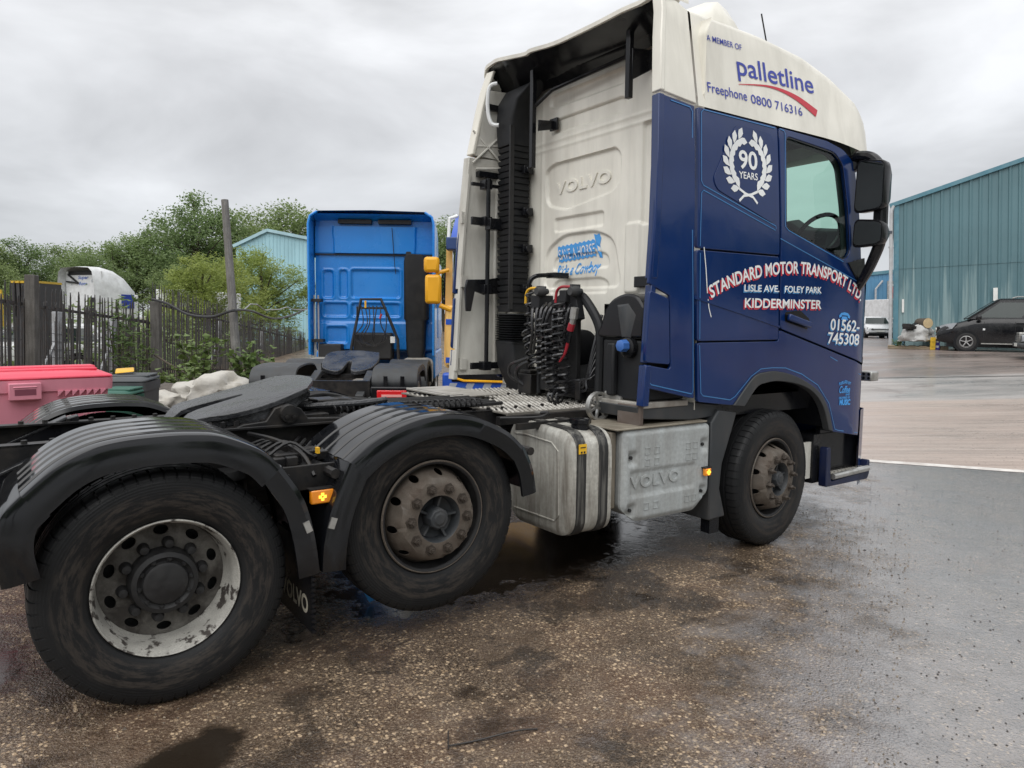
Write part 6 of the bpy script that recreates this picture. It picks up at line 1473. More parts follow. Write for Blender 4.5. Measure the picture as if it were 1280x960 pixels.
for s in (-1, 1):
    sdp = [(-0.40, 3.64), (0.02, 3.64), (0.02, 1.0), (-0.40, 1.05)]
    sd_ = bq('side_deflector', MB().prism(sdp, 'xz', s * 1.235, s * 1.20), BRB, bev=0.01)
    obj('edge_roll', MB().tube([(-0.40, s * 1.222, 1.05), (-0.40, s * 1.222, 3.55), (-0.38, s * 1.19, 3.70), (-0.37, s * 1.05, 3.79)], 0.025, 8), BRB, sd_)
    dr = bq('door', MB().prism(rounded([(0.95, 1.35), (2.05, 1.35), (1.95, 2.95), (0.95, 2.95)], 0.06), 'xz', s * 1.222, s * 1.19), BRB, bev=0.01)
    obj('window', MB().prism(rounded([(1.05, 2.15), (1.98, 2.05), (1.88, 2.85), (1.05, 2.88)], 0.06), 'xz', s * 1.226, s * 1.20), DGLASS, dr)
    bq('mirror', MB().bx(2.0, 2.15, s * 1.28, s * 1.52, 2.0, 2.9), BLACK, bev=0.04)
    bq('sill', MB().bx(0.1, 2.2, s * 1.0, s * 1.22, 0.55, 1.1), BRB, bev=0.04)
bq('front', MB().bx(2.15, 2.3, -1.15, 1.15, 0.4, 2.1), BRB, bev=0.05)
bq('windscreen', MB().prism([(2.12, 2.1), (2.3, 2.1), (2.1, 3.0), (2.0, 3.0)], 'xz', -1.1, 1.1), DGLASS)
dk2 = MB().loft([[(x, y, z) for x, y in rounded([(-0.36, y1), (-0.05, y1), (-0.05, y0), (-0.36, y0)], 0.08, 4)] for z, y0, y1 in ((3.0, by(507) - .0, by(530)), (2.86, by(505), by(536)), (1.75, by(505), by(536)), (1.72, by(507), by(533)), (1.15, by(508), by(532)), (0.85, by(512), by(528)))])
bq('intake_duct', dk2, DUCTM, bev=0.01)
bq('tail_marker', MB().prism(rounded([zm(*p) for p in [(862, 400), (918, 400), (910, 340), (868, 340)]], 0.02), 'yz', -0.10, -0.055), DARK)
bq('aerial', MB().tube([(-0.12, *zm(745, 140)), (-0.12, *zm(770, 470)), (-0.1, *zm(778, 535))], 0.008, 5), DARK)
for px_ in (386.5, 391, 396): bq('deflector_stay', MB().tube([(-0.25, by(px_), 3.02 if px_ < 390 else 2.2), (-0.25, by(px_), 0.95)], 0.018, 6), GALV)
bq('stay_bracket', MB().bx(-0.32, -0.1, by(383), by(400), bz(372) - .03, bz(372) + .03), DARK); bq('stay_bracket', MB().bx(-0.32, -0.1, by(383), by(402), bz(422) - .03, bz(422) + .03), DARK)
gm = MB().tube([(-0.4, by(437), 0.95), (-0.4, by(440), 1.25), (-0.4, by(452), bz(370)), (-0.4, by(477), bz(370)), (-0.4, by(490), bz(400)), (-0.4, by(498), bz(420)), (-0.4, by(499), 0.95)], 0.03, 8).bar((-0.4, by(446), bz(381)), (-0.4, by(484), bz(381)), 0.03, 0.04)
bq('hose_gantry', gm, DARK)
rq = random.Random(9)
for k in range(8):
    px_ = 447 + k * 5; bq('looped_hose', MB().tube(spline([(-0.42, by(px_), bz(378)), (-0.46, by(px_ + rq.uniform(-4, 4)), bz(400)), (-0.46, by(px_ + rq.uniform(-8, 8)), bz(418)), (-0.42, by(460 + rq.uniform(-10, 18)), bz(428))], 5), 0.012, 5), HOSE)
bq('air_line', MB().tube([(-0.44, by(458), bz(372)), (-0.45, by(458), bz(381))], 0.02, 6), YEL); bq('air_line', MB().tube([(-0.44, by(478), bz(388)), (-0.45, by(476), bz(394))], 0.022, 6), REDP)
bq('engine_cover', MB().bx(-0.30, 0.05, by(490), by(440), 0.95, 1.48), DARK, bev=0.04); bq('battery_box', MB().bx(-0.3, 0.0, by(425), by(396), 0.95, 1.25), DARK, bev=0.02)
bq('plug', MB().bx(-0.34, -0.29, by(494), by(488), bz(424), bz(416)), VWHITE)
for s in (-1, 1):
    bq('frame_rail', MB().bx(-3.9, 1.0, s * 0.38, s * 0.45, 0.56, 0.80), CHAS)
    bq('guide_ramp', MB().prism([(-4.1, 0.58), (-3.0, 0.86), (-2.95, 0.93), (-3.05, 0.94), (-4.1, 0.66)], 'xz', s * .36, s * .48), TRIMG, bev=0.01)
    mg = bq('mudguard', guard([(-3.87, 0.76), (-3.88, 0.84), (-3.80, 0.97), (-3.62, 1.03), (-3.1, 1.05), (-2.65, 1.0), (-2.4, 0.8)], s * 1.24, s * 0.56, 0.1, False, 4), TRIMG)
    obj('tail_housing', MB().bx(-3.97, -3.86, s * .56, s * 1.23, 0.46, 0.77), BLACK, mg, bev=0.02)
    obj('tail_lamp', MB().bx(-3.995, -3.965, s * 0.66, s * 1.10, 0.57, 0.72), REDL, mg, bev=0.012)
    obj('lamp_reflector', MB().bx(-4.0, -3.994, s * 0.73, s * 1.03, 0.625, 0.66), mat('pale lens', (0.75, 0.35, 0.33), 0.3) if s < 0 else bpy.data.materials['pale lens'], mg)
    for yy in (0.75, 1.0): obj('guard_clip', MB().bx(-3.925, -3.90, s * yy, s * (yy + .06), 0.76, 0.92), BLACK, mg)
    bq('mudguard', guard([(-2.3, 0.55), (-2.2, 0.86), (-1.9, 1.02), (-1.5, 1.02), (-1.2, 0.86), (-1.1, 0.6)], s * 1.24, s * 0.56, 0.1, False, 4), TRIMG)
    small_wheel(BT, -3.1, s * 1.06, 0.48, 0.48, s, 0.3); small_wheel(BT, -1.72, s * 1.06, 0.47, 0.47, s, 0.3); small_wheel(BT, 0.85, s * 1.05, 0.52, 0.52, s, 0.3)
    bq('fuel_tank', MB().bx(-0.95, -0.1, s * 0.6, s * 1.2, 0.45, 1.0), ALU, bev=0.1)
bq('coupling_plate', panel_mb([(p.x, p.y) for p in spline([(-2.15, -0.42), (-2.05, 0), (-2.15, .42), (-2.5, .46), (-2.85, .4), (-3.0, .2), (-2.95, .08), (-2.6, .03), (-2.6, -.03), (-2.95, -.08), (-3.0, -.2), (-2.85, -.4), (-2.5, -.46), (-2.15, -.42)], 4)][:-1], lambda x, y, o: (x, y, 1.08 + (x + 2.5) * .30 + o), 0.07), GREASE, bev=0.01)
bq('coupling_base', MB().bx(-2.9, -2.0, -0.5, 0.5, 0.80, 0.86).bx(-2.6, -2.4, -.48, .48, 0.86, 1.02), CHAS)
bq('catwalk', MB().bx(-1.5, -0.4, -0.6, 0.6, 0.86, 0.89), TREAD); bq('tail_beam', MB().bx(-3.95, -3.85, -0.55, 0.55, 0.62, 0.85), CHAS)

# ---- third lorry, facing us, mostly hidden by the big cab.  local: x forward (towards us), y left
tp_ = dep(552, 12.0, 0) + Vector((RGT.x, RGT.y, 0)).normalized() * 1.27
OT = thing('box_lorry', 'blue and yellow lorry facing the camera, mostly hidden behind the white cab wall', 'lorry', tp_, heading(-FWD))
def oq(name, mb, m, **k): return obj(name, mb, m, OT, **k)
ROY = mat('royal blue paint', (0.02, 0.09, 0.48), 0.3); YELP = mat('yellow paint', (0.80, 0.50, 0.16), 0.4); ORA = mat('orange yellow plastic', (0.82, 0.40, 0.012), 0.4)
oq('cab_body', MB().loft([[(x, y, z) for y, z in rounded([(-1.24, 0.9), (1.24, 0.9), (1.2, 3.0), (-1.2, 3.0)], 0.12)] for x in (-2.1, -0.06)]), YELP)
oq('roof_shell', MB().loft([[(x, -1.15, 2.98), (x, -1.12, z), (x, 1.12, z), (x, 1.15, 2.98)] for x, z in ((-2.1, 3.55), (-1.0, 3.5), (-0.2, 3.15), (0.0, 3.0))]), ROY, bev=0.05)
oq('windscreen', MB().bx(-0.08, 0.02, -1.10, 1.10, 1.95, 2.85), glass_mat('pale windscreen', (0.45, 0.55, 0.55), .5) and MIRG, bev=0.02)
oq('sun_visor', MB().bx(0.0, 0.25, -1.18, 1.18, 2.80, 3.0), mat('visor blue', (0.02, 0.05, 0.16), .4), bev=0.02)
oq('grille_panel', MB().bx(-0.05, 0.04, -1.2, 1.2, 0.95, 1.93), YELP, bev=0.03)
for z in (1.0, 1.62): oq('stripe', MB().bx(0.04, 0.046, -1.2, 1.2, z, z + 0.09), ROY)
oq('emblem', MB().lathe([(0.04, .14), (0.048, .14), (0.048, .0005)], (0, -0.98, 1.38), 'x', 20), ORA)
bm_ = oq('bumper', MB().bx(-0.1, 0.12, -1.25, 1.25, 0.42, 0.84), ROY, bev=0.04)
chv = MB()
for k in range(9): chv.prism([(-1.24 + k * .28, 0.44), (-1.12 + k * .28, 0.44), (-1.0 + k * .28, 0.68), (-1.12 + k * .28, 0.68)], 'yz', 0.118, 0.126)
obj('chevron', chv, mat('grey chevron', (0.35, 0.38, 0.44), 0.4), bm_)
obj('bumper_lip', MB().bx(-0.06, 0.14, -1.1, 1.25, 0.70, 0.86), BLACK, bm_, bev=0.02)
obj('trim_stripe', MB().tube([(0.15, -1.0, 0.86), (0.15, -1.06, 0.83), (0.15, -1.03, 0.76), (0.15, -0.9, 0.72), (0.15, 0.6, 0.69)], 0.02, 6), ORA, bm_)
[obj('head_lamp', MB().bx(0.10, 0.13, q, q + .1, 0.52, 0.62), DKB, bm_, bev=0.02) for q in (-1.18, -.95)]
for s in (-1, 1):
    small_wheel(OT, -1.2, s * 1.05, 0.5, 0.5, s, .3)
    ym = oq('mirror', MB().bx(0.0, 0.14, s * 1.27, s * 1.53, 1.95, 2.42), ORA, bev=0.05)
    obj('mirror_top', MB().bx(0.02, 0.14, s * 1.30, s * 1.55, 2.45, 2.70), ORA, ym, bev=0.05)
    obj('mirror_arm', MB().tube([(0.05, s * 1.36, 2.44), (0.03, s * 1.15, 2.50)], 0.03, 8).tube([(0.05, s * 1.30, 1.93), (0.03, s * 1.12, 1.86)], 0.04, 8), ORA, ym)
    oq('grab_handle', MB().tube([(0.05, s * 1.02, 3.35), (0.12, s * 1.14, 3.30), (0.12, s * 1.15, 3.0), (0.05, s * 1.1, 2.95)], 0.03, 8), VWHITE)

# ---- white lorry behind the fence
wp = dep(110, 37, 0)
WT = thing('tractor_unit', 'white lorry with a tall rounded roof parked beyond the palisade fence', 'lorry', wp, heading(FWD + RGT * 0.33))
WHT = mat('plain white paint', (0.74, 0.75, 0.76), 0.4, dirt=(.5, .5, .49), amt=.5)
def wq(name, mb, m, **k): return obj(name, mb, m, WT, **k)
wr_ = []
for x, zt, wy in ((-0.5, 4.05, 1.12), (0.1, 4.1, 1.14), (0.9, 3.95, 1.14), (1.6, 3.6, 1.12), (2.1, 3.15, 1.08), (2.25, 2.8, 1.05)):
    wr_.append([(x, -wy - .06, 1.2), (x, -wy - .06, zt - 0.9), (x, -wy + .04, zt - 0.2), (x, -wy + .25, zt), (x, 0, zt + .05), (x, wy - .25, zt), (x, wy - .04, zt - .2), (x, wy + .06, zt - .9), (x, wy + .06, 1.2)])
wq('cab_shell', MB().loft(wr_, False, False), WHT, sm=45)
wq('rear_wall', MB().bx(-0.02, 0.05, -1.15, 1.15, 1.2, 3.9), WHT)
wq('roof_gap', MB().bx(-0.04, -0.02, -0.75, 0.95, 3.72, 3.92), DARK); wq('deflector_stay', MB().bar((-0.06, 0.95, 3.75), (-0.06, 0.35, 3.35), .07, .07).bar((-.06, 1.05, 3.4), (-.06, .3, 3.32), .1, .08).bar((-.06, -.8, 3.7), (-.06, -.75, 3.35), .1, .1), DARK)
wq('rear_lettering', text_mb('Super', [(0.35, 3.52), (-0.35, 3.52)], 0.16, lambda y, z, o: (-0.024 - o, y, z), 0.002, bold=0.03, shear=.3, mb=text_mb('Roma', [(0.30, 3.22), (-0.25, 3.22)], 0.16, lambda y, z, o: (-0.024 - o, y, z), 0.002, bold=0.03, shear=.3)), mat('blue script', (0.12, 0.18, 0.45), 0.5), sm=0)
FGP = mat('faded grey print', (0.5, 0.52, 0.55), 0.5)
for s in (-1, 1):
    wq('rear_emblem', MB().add([(-0.026, 0.0 + s * y, z) for y, z in [(0.48, 3.45), (0.62, 3.55), (0.78, 3.5), (0.85, 3.28), (0.75, 3.2), (0.70, 3.38), (0.6, 3.4), (0.55, 3.3)]], [tuple(range(8))]), FGP, sm=0)
for s in (-1, 1):
    wq('window', MB().bx(1.1, 1.9, s * 1.19, s * 1.21, 2.1, 2.8), mat('blue side panel', (0.03, 0.06, 0.35), .4) if s < 0 else DGLASS)
    small_wheel(WT, 1.0, s * 1.03, .52, .52, s, .3); small_wheel(WT, -2.4, s * 1.03, .52, .52, s, .3)
    wq('frame_rail', MB().bx(-3.2, 1.5, s * .38, s * .45, .75, 1.0), CHAS)
wq('rear_guard', MB().bx(-3.0, -1.8, -1.2, 1.2, 1.0, 1.1), WHT); wq('intake_stack', MB().bx(-0.3, -0.04, -0.95, -0.6, 1.2, 2.6), DARK); wq('hazard_board', MB().bx(-3.05, -3.0, -0.9, -0.3, 0.75, 0.98), REDL)
wq('front', MB().bx(2.1, 2.3, -1.1, 1.1, 0.4, 2.8), WHT, bev=.05)
tr_ = thing('box_trailer', 'long pale trailer standing behind the white lorry, just above the fence top', 'trailer', dep(218, 33, 0), heading(FWD + RGT * .1))
obj('body', MB().bx(0, 5, -.8, .8, 1.1, 2.9), WHT, tr_, bev=0.05); obj('chassis', MB().bx(0.2, 6.8, -.6, .6, .7, 1.08), CHAS, tr_)
for s in (-1, 1): small_wheel(tr_, 1.5, s * 1.0, .5, .5, s, .3)

# ---- cars and van.  local: x forward, y left, origin on the ground at the middle
CARW = mat('white car paint', (0.72, 0.73, 0.74), 0.25, coat=.4); CARB = mat('black car paint', (0.008, 0.0085, 0.0105), 0.16, coat=0, dirt=(.016, .016, .017), amt=.5)
LAMP = mat('clear head lamp', (0.30, 0.32, 0.34), 0.1, coat=1.0); PLATE = mat('number plate', (0.75, 0.75, 0.70), 0.4)
CGL = mat('car window glass', (0.02, 0.032, 0.03), 0.05)
def car(name, label, cat, loc, rz, L_, W_, body, roof_, belt, glass_, wheels, paint, group=None, van=False):
    t = thing(name, label, cat, loc, rz, group); hw = W_ / 2
    rings = []
    for x, z0, zb, k in body:
        y = hw * k
        rings.append([(x, -y * .92, z0), (x, -y, z0 + .12), (x, -y, zb - .22), (x, -y * .96, zb - .05), (x, -y * .86, zb), (x, y * .86, zb), (x, y * .96, zb - .05), (x, y, zb - .22), (x, y, z0 + .12), (x, y * .92, z0)])
    b_ = obj('body', MB().loft(rings), paint, t, sm=50)
    (xa, xb, zb, kb), (xc, xd, zr, kr) = glass_
    obj('underbody', MB().bx(-L_ * .44, L_ * .44, -hw * .82, hw * .82, 0.14, 0.42), BLACK, t)
    gl = MB().loft([[(xa, -hw * kb, zb), (xb, -hw * kb, zb), (xb + .05, 0, zb), (xb, hw * kb, zb), (xa, hw * kb, zb)], [(xc, -hw * kr, zr), (xd, -hw * kr, zr), (xd + .05, 0, zr), (xd, hw * kr, zr), (xc, hw * kr, zr)]])
    obj('glasshouse', gl, paint, t, sm=30)
    def P(s, f, h, o): # point on the side of the upper body: f along, h up
        x0, x1 = xa + (xb - xa) * f, xc + (xd - xc) * f
        return (x0 + (x1 - x0) * h, s * (hw * (kb + (kr - kb) * h) + o), zb + (zr - zb) * h)
    cuts = [0.04] + [q for f_ in roof_ for q in (f_ - .035, f_ + .035)] + [0.955]
    for s in (-1, 1):
        for a_, b_ in zip(cuts[::2], cuts[1::2]):
            obj('window', MB().loft([[P(s, a_ + .01, .08, o), P(s, b_ - .01, .08, o), P(s, b_ - .01, .86, o), P(s, a_ + .02, .86, o)] for o in (-.01, .007)]), CGL, t, sm=0)
    fr_ = lambda y, h, o: (xb + (xd - xb) * h + .05 * (1 - (y / hw) ** 2) + o, y * (kb + (kr - kb) * h) * .93, zb + (zr - zb) * h)
    obj('windscreen', MB().grid(lambda y, h: fr_(y, h, .012), [-hw, -hw * .5, 0, hw * .5, hw], [.05, .94]), CGL, t)
    obj('roof', MB().loft([[(xc - .03, -hw * kr - .01, zr - .03), (xd + .06, -hw * kr - .01, zr - .03), (xd + .1, 0, zr - .03), (xd + .06, hw * kr + .01, zr - .03), (xc - .03, hw * kr + .01, zr - .03)], [(xc + .05, -hw * kr + .08, zr + .05), (xd - .08, -hw * kr + .08, zr + .05), (xd - .05, 0, zr + .06), (xd - .08, hw * kr - .08, zr + .05), (xc + .05, hw * kr - .08, zr + .05)]]), paint, t, sm=50)
    for s in (-1, 1):
        obj('pillar', MB().bar((xb, s * hw * kb, zb), (xd, s * (hw * kr + .005), zr), .07, .06), paint, t)
        obj('pillar', MB().bar((xa, s * hw * kb, zb), (xc, s * (hw * kr + .005), zr), .12, .07), paint, t)
        for f_ in ():
            obj('pillar', MB().bar((xa + (xb - xa) * f_, s * (hw * kb + .005), zb), (xc + (xd - xc) * f_, s * (hw * kr + .01), zr), .09, .05), paint, t)
        obj('door_mirror', MB().box((xb - .35, s * (hw + .10), zb + .06), (.16, .22, .17)), paint, t, bev=0.05)
        for x, r in wheels:
            obj('wheel_arch', MB().lathe([(s * (hw - .25), r + .07), (s * (hw + .006), r + .07), (s * (hw + .006), r - .02)], (x, 0, r), 'y', 30), BLACK, t)
            small_wheel(t, x, s * (hw - .09), r, r, s, .22, 5)
    return t
van_h = heading(-WD)
vv_ = dep(1265, 27.6); 
VAN = car('panel_van', 'black people carrier van parked side-on in front of the teal warehouse', 'van', vv_, van_h, 5.1, 1.93,
          [(-2.5, .35, 1.22, .94), (-2.3, .28, 1.24, 1), (0.9, .26, 1.24, 1), (1.4, .26, 1.20, 1), (1.95, .27, 1.04, .98), (2.32, .3, .93, .92), (2.50, .34, .82, .82), (2.56, .40, .70, .76)], (.28, .56), 1.1,
          ((-2.48, 1.62, 1.19, .955), (-2.4, .66, 1.90, .82)), ((1.62, .345), (-1.55, .345)), CARB)
obj('side_trim', MB().bx(-1.1, 1.15, .955, .985, .27, .31), CHROME, VAN); obj('roof_rail', MB().tube([(-2.1, .72, 1.97), (-2.0, .72, 2.01), (.1, .72, 2.01), (.25, .72, 1.96)], .022, 6), CHROME, VAN)
obj('head_lamp', MB().loft([[(2.50, .55, .92), (2.28, .90, 1.0), (1.95, .97, 1.05), (2.1, .975, .82), (2.45, .80, .76)], [(2.46, .53, .92), (2.22, .88, 1.0), (1.93, .94, 1.05), (2.08, .94, .82), (2.40, .76, .76)]]), LAMP, VAN)
gr = obj('grille', MB().prism(rounded([(-.5, .64), (.5, .64), (.55, .90), (-.55, .90)], .05), 'yz', 2.44, 2.57), DARK, VAN)
obj('grille_bar', MB().bx(2.56, 2.59, -.48, .48, .75, .79).lathe([(2.56, .10), (2.60, .10)], (0, 0, .77), 'x', 16), CHROME, gr)
obj('number_plate', MB().bx(2.55, 2.58, -.26, .26, .42, .53), PLATE, VAN); obj('side_repeater', MB().bx(1.05, 1.12, .962, .975, .78, .85), VWHITE, VAN); obj('door_handle', MB().bx(-.15, .1, .955, .99, 1.02, 1.06), BLACK, VAN)
obj('door_line', MB().bx(.12, .13, .9655, .968, .35, 1.1), DARK, VAN); obj('door_line', MB().bx(1.08, 1.09, .9655, .968, .4, 1.1), DARK, VAN)
mc = dep(1262, 23.6)
MER = car('saloon_car', 'nose of an older black saloon with a bonnet star at the right edge', 'car', mc + Vector((-math.cos(van_h), -math.sin(van_h), 0)) * 2.55, van_h, 4.7, 1.76,
          [(-2.3, .38, .80, .9), (-2.0, .28, .92, 1), (.8, .24, .92, 1), (1.6, .25, .90, .98), (2.15, .27, .84, .93), (2.32, .32, .76, .88)], (.5,), .92, ((-1.6, 1.1, .9, .9), (-1.1, .35, 1.38, .72)), ((1.42, .31), (-1.35, .31)), CARB)
obj('radiator_grille', MB().prism(rounded([(-.28, .48), (.28, .48), (.33, .84), (-.33, .84)], .04), 'yz', 2.28, 2.42), CHROME, MER)
gb = MB()
for k in range(5): gb.bx(2.415, 2.425, -.27, .27, .53 + k * .06, .55 + k * .06)
obj('grille_slat', gb, DARK, MER, kind='stuff')
for s in (-1, 1): obj('head_lamp', MB().bx(2.2, 2.40, s * .36, s * .78, .55, .76), LAMP, MER, bev=.03)
obj('bumper', MB().bx(2.1, 2.46, -.86, .86, .36, .52), TRIMG, MER, bev=.05); obj('bonnet_star', MB().tube([(2.26, 0, .84), (2.26, 0, .93)], .01, 5).lathe([(2.255, .045), (2.265, .045)], (0, 0, .96), 'x', 12), CHROME, MER); obj('number_plate', MB().bx(2.455, 2.475, -.26, .26, .40, .50), PLATE, MER)
vw = dep(1089, 52)
VWC = car('hatchback_car', 'white hatchback parked facing us in front of the distant blue unit', 'car', vw, heading(-FWD - RGT * .28), 4.25, 1.79,
          [(-2.1, .4, .95, .9), (-1.9, .28, 1.0, 1), (.7, .24, .98, 1), (1.3, .25, .92, .98), (1.85, .27, .80, .93), (2.1, .33, .66, .85)], (.5,), .98, ((-2.0, 1.05, .96, .93), (-1.6, .25, 1.42, .74)), ((1.3, .315), (-1.32, .315)), CARW)
for s in (-1, 1): obj('head_lamp', MB().loft([[(2.16, s * .42, .64), (1.95, s * .80, .72), (1.98, s * .80, .58), (2.18, s * .42, .55)], [(2.0, s * .45, .62), (1.75, s * .78, .70), (1.8, s * .75, .58), (2.04, s * .45, .55)]]), DARK, VWC)
obj('grille', MB().bx(2.05, 2.15, -.70, .70, .28, .40).bx(2.05, 2.14, -.4, .4, .57, .62), DARK, VWC, bev=.02); obj('number_plate', MB().bx(2.13, 2.16, -.26, .26, .44, .53), PLATE, VWC)
bv = thing('box_van', 'white box van body behind the downpipe at the warehouse corner', 'van', dep(1124, 58), heading(FWD - RGT * .2))
obj('body', MB().bx(0, 4, -1.0, 1.2, .6, 2.9), WHT, bv, bev=.04); obj('cab', MB().bx(4.05, 5.6, -.95, .95, .5, 2.2), WHT, bv, bev=.1)
for s in (-1, 1): small_wheel(bv, 1, s * .9, .35, .35, s); small_wheel(bv, 4.8, s * .9, .35, .35, s)
tag(obj('red_machine', MB().bx(-.4, .4, -.3, .3, 0, .5).bx(-.15, .2, -.2, .2, .5, .9).bx(-.5, -.2, -.25, .25, .35, .8), mat('red machine paint', (0.6, .05, .03), .5), sm=0, bev=.04), 'small red machine perched above the white box van by the downpipe', 'machine').location = dep(1113.5, 57) + Vector((0, 0, 2.95))
CW = car('hatchback_car', 'white car parked behind the palisade fence at the far left', 'car', dep(42, 20.5, 0), heading(RGT * -1 - FWD * .35), 4.2, 1.75,
         [(-2.1, .4, .95, .9), (-1.9, .28, 1.0, 1), (.7, .24, .98, 1), (1.3, .25, .92, .98), (1.85, .27, .80, .93), (2.1, .33, .66, .85)], (.5,), .98, ((-2.0, 1.05, .96, .93), (-1.6, .25, 1.42, .74)), ((1.3, .315), (-1.32, .315)), CARW)

# ================================================================== BINS, SACKS, PALLETS
PINK = mat('sun-faded pink plastic', (0.66, 0.25, 0.32), 0.6, dirt=(0.55, 0.20, 0.26), amt=.6, scale=3, stretch=(2, 2, .6)); PRED = mat('red bin lid', (0.74, 0.055, 0.105), 0.4, dirt=(.66, .13, .17), amt=.5)
GREYB = mat('dark grey bin plastic', (0.055, 0.062, 0.068), 0.5, dirt=(.12, .12, .12), amt=.5); GREENB = mat('green bin plastic', (0.02, 0.10, 0.07), 0.5)
def bin4(name, label, loc, rz, W_, D_, H_, body, lid, ribs, group=None):
    """wheeled container: x along the front (to the right), y to the back"""
    t = thing(name, label, 'bin', loc, rz, group); z0 = 0.16
    r_ = lambda z, k: [(x, y, z) for x, y in rounded([(-W_ / 2 * k, -D_ / 2 * k), (W_ / 2 * k, -D_ / 2 * k), (W_ / 2 * k, D_ / 2 * k), (-W_ / 2 * k, D_ / 2 * k)], .05, 3)]
    b_ = obj('body', MB().loft([r_(z0, .82), r_(z0 + .08, .85), r_(H_ - .10, .97), r_(H_ - .1, 1.01), r_(H_, 1.02)]), body, t, sm=40)
    if ribs:
        m = MB()
        for k in range(7): m.prism([(0.29 + k * .054, H_ - .10), (.33 + k * .054, H_ - .10), (0.29 + k * .054, H_ - .145)], 'xz', -D_ / 2 * .985 - .03, -D_ / 2 * .95)
        obj('gusset', m, body, b_, kind='stuff')
        lp_ = obj('lift_pocket', MB().bx(-.06, .17, -D_ / 2 * 1.02 - .05, -D_ / 2 * .95, H_ - .16, H_ - .02).bx(-.03, .14, -D_ / 2 * 1.02 - .056, -D_ / 2 * 1.02, H_ - .06, H_ - .045), body, b_, bev=.01)
        obj('pocket_slot', MB().bx(-.02, .13, -D_ / 2 * 1.02 - .0515, -D_ / 2 * 1.02 - .045, H_ - .12, H_ - .07), mat('pink shade', (.20, .05, .08), .7), lp_)
        obj('bin_lettering', text_mb('CARD', [(.42, H_ - .34), (.62, H_ - .34)], .075, lambda x, z, o: (x, -D_ / 2 * (.97 - (H_ - z) * .13) - .012 - o, z), 0.003, bold=-.008), mat('faded pink print', (0.66, 0.33, 0.38), .6), b_, sm=0, recalc=False)
        obj('bin_label', MB().box((.37, -D_ / 2 * .935 - .016, H_ - .30), (.035, .006, .11)), mat('worn label', (.62, .52, .52), .6), b_)
    lr = lambda z, a, b: [(x, y, z + (y / D_) * .015) for x, y in rounded([(-W_ / 2 * a, -D_ / 2 * b), (W_ / 2 * a, -D_ / 2 * b), (W_ / 2 * a, D_ / 2 * b), (-W_ / 2 * a, D_ / 2 * b)], .06, 3)]
    l_ = obj('lid', MB().loft([lr(H_ + .01, 1.02, 1.02), lr(H_ + .03, 1.02, 1.02), lr(H_ + .05, .9, .9), lr(H_ + .06, .6, .7)]), lid, t, sm=30, bev=.01)
    obj('lid_rib', MB().bar((-W_ * .46, -D_ * .12, H_ + .06), (W_ * .46, -D_ * .12, H_ + .06), .09, .03).bar((-W_ * .4, D_ * .2, H_ + .065), (W_ * .48, D_ * .2, H_ + .065), .2, .03), lid, l_, bev=.012)
    for sx in (-1, 1):
        for sy in (-1, 1): obj('castor', MB().lathe([(-.03, .08), (.03, .08)], (sx * W_ * .36, sy * D_ * .33, .08), 'y', 14, caps=True), DARK, t)
    return t
bdir = (RGT * math.cos(R(40)) + FWD * math.sin(R(40))); pbn = dep(143, 6.5, 0) - bdir * .72; perp = Vector((-bdir.y, bdir.x, 0))
bin4('wheeled_bin', 'large faded pink wheeled bin with a bright red lid', pbn + perp * .5, heading(bdir), 1.42, 0.92, 1.13, PINK, PRED, True)
gb_ = bin4('wheeled_bin', 'dark grey wheeled bin just right of the pink bin', dep(165, 8.4, 0), heading(RGT) + .15, .46, .55, .97, GREYB, GREYB, False)
bin4('green_crate_bin', 'low green bin squeezed between the pink bin and the grey bin', dep(150, 7.9, 0), heading(RGT), .34, .4, .86, GREENB, GREENB, False)
tag(obj('scrap_plastic', MB().loft([[(-.06, -.1, 0), (.14, -.12, .02), (.17, .1, .05), (-.03, .12, .03)], [(-.05, -.09, .02), (.12, -.10, .03), (.15, .08, .06), (-.02, .10, .05)]]), YEL, bev=.01), 'bent yellow plastic lid lying on top of the grey bin', 'lid').location = dep(150, 8.4, 1.055)
SACK = mat('dirty white sacking', (0.50, 0.48, 0.44), 0.8, dirt=(.3, .27, .22), amt=.6, scale=3, bump=.6, bscale=14, dist=.02)
def sack(name, label, cat, loc, sx, sy, sz, seed, m=None, group=None):
    rg = random.Random(seed); bm = bmesh.new(); bmesh.ops.create_icosphere(bm, subdivisions=4, radius=1)
    from mathutils import noise as mn
    for v in bm.verts:
        d = 1 + .34 * mn.noise(v.co * 1.6 + Vector((seed, 0, 0))) + .20 * mn.noise(v.co * 3.6 + Vector((0, seed, 0))) - .10 * abs(mn.noise(v.co * 6.5 + Vector((0, 0, seed))))
        v.co = Vector((v.co.x * sx * d, v.co.y * sy * d, max(-.25, v.co.z) * sz * d + sz * .25))
    mb = MB(); mb.add([v.co for v in bm.verts], [[v.index for v in f.verts] for f in bm.faces]); bm.free()
    o = obj(name, mb, m or SACK, sm=0 if cat == 'rubble' else 55); o.location = loc; return tag(o, label, cat, group)
sack('white_sack', 'large crumpled white bulk sack draped over the rubble heap', 'sack', dep(268, 11.2, .40), .62, .42, .36, 3, group='white sacks by the fence')
sack('white_sack', 'small crumpled white plastic sheet near the grey bin', 'sack', dep(196, 10.6, .42), .36, .25, .17, 8, group='white sacks by the fence')
sack('rubble_heap', 'dark heap of rubble and old timber under the white sacks', 'rubble', dep(252, 12.0, 0), 1.0, .6, .50, 5, mat('dark rubble', (.10, .088, .078), .9, fine=.2, scale=4, dirt=(.2, .18, .16), amt=.7))
pk_ = thing('plank_stack', 'short stack of wet dark planks beside the rubble heap', 'planks', dep(205, 10.3, 0), heading(RGT))
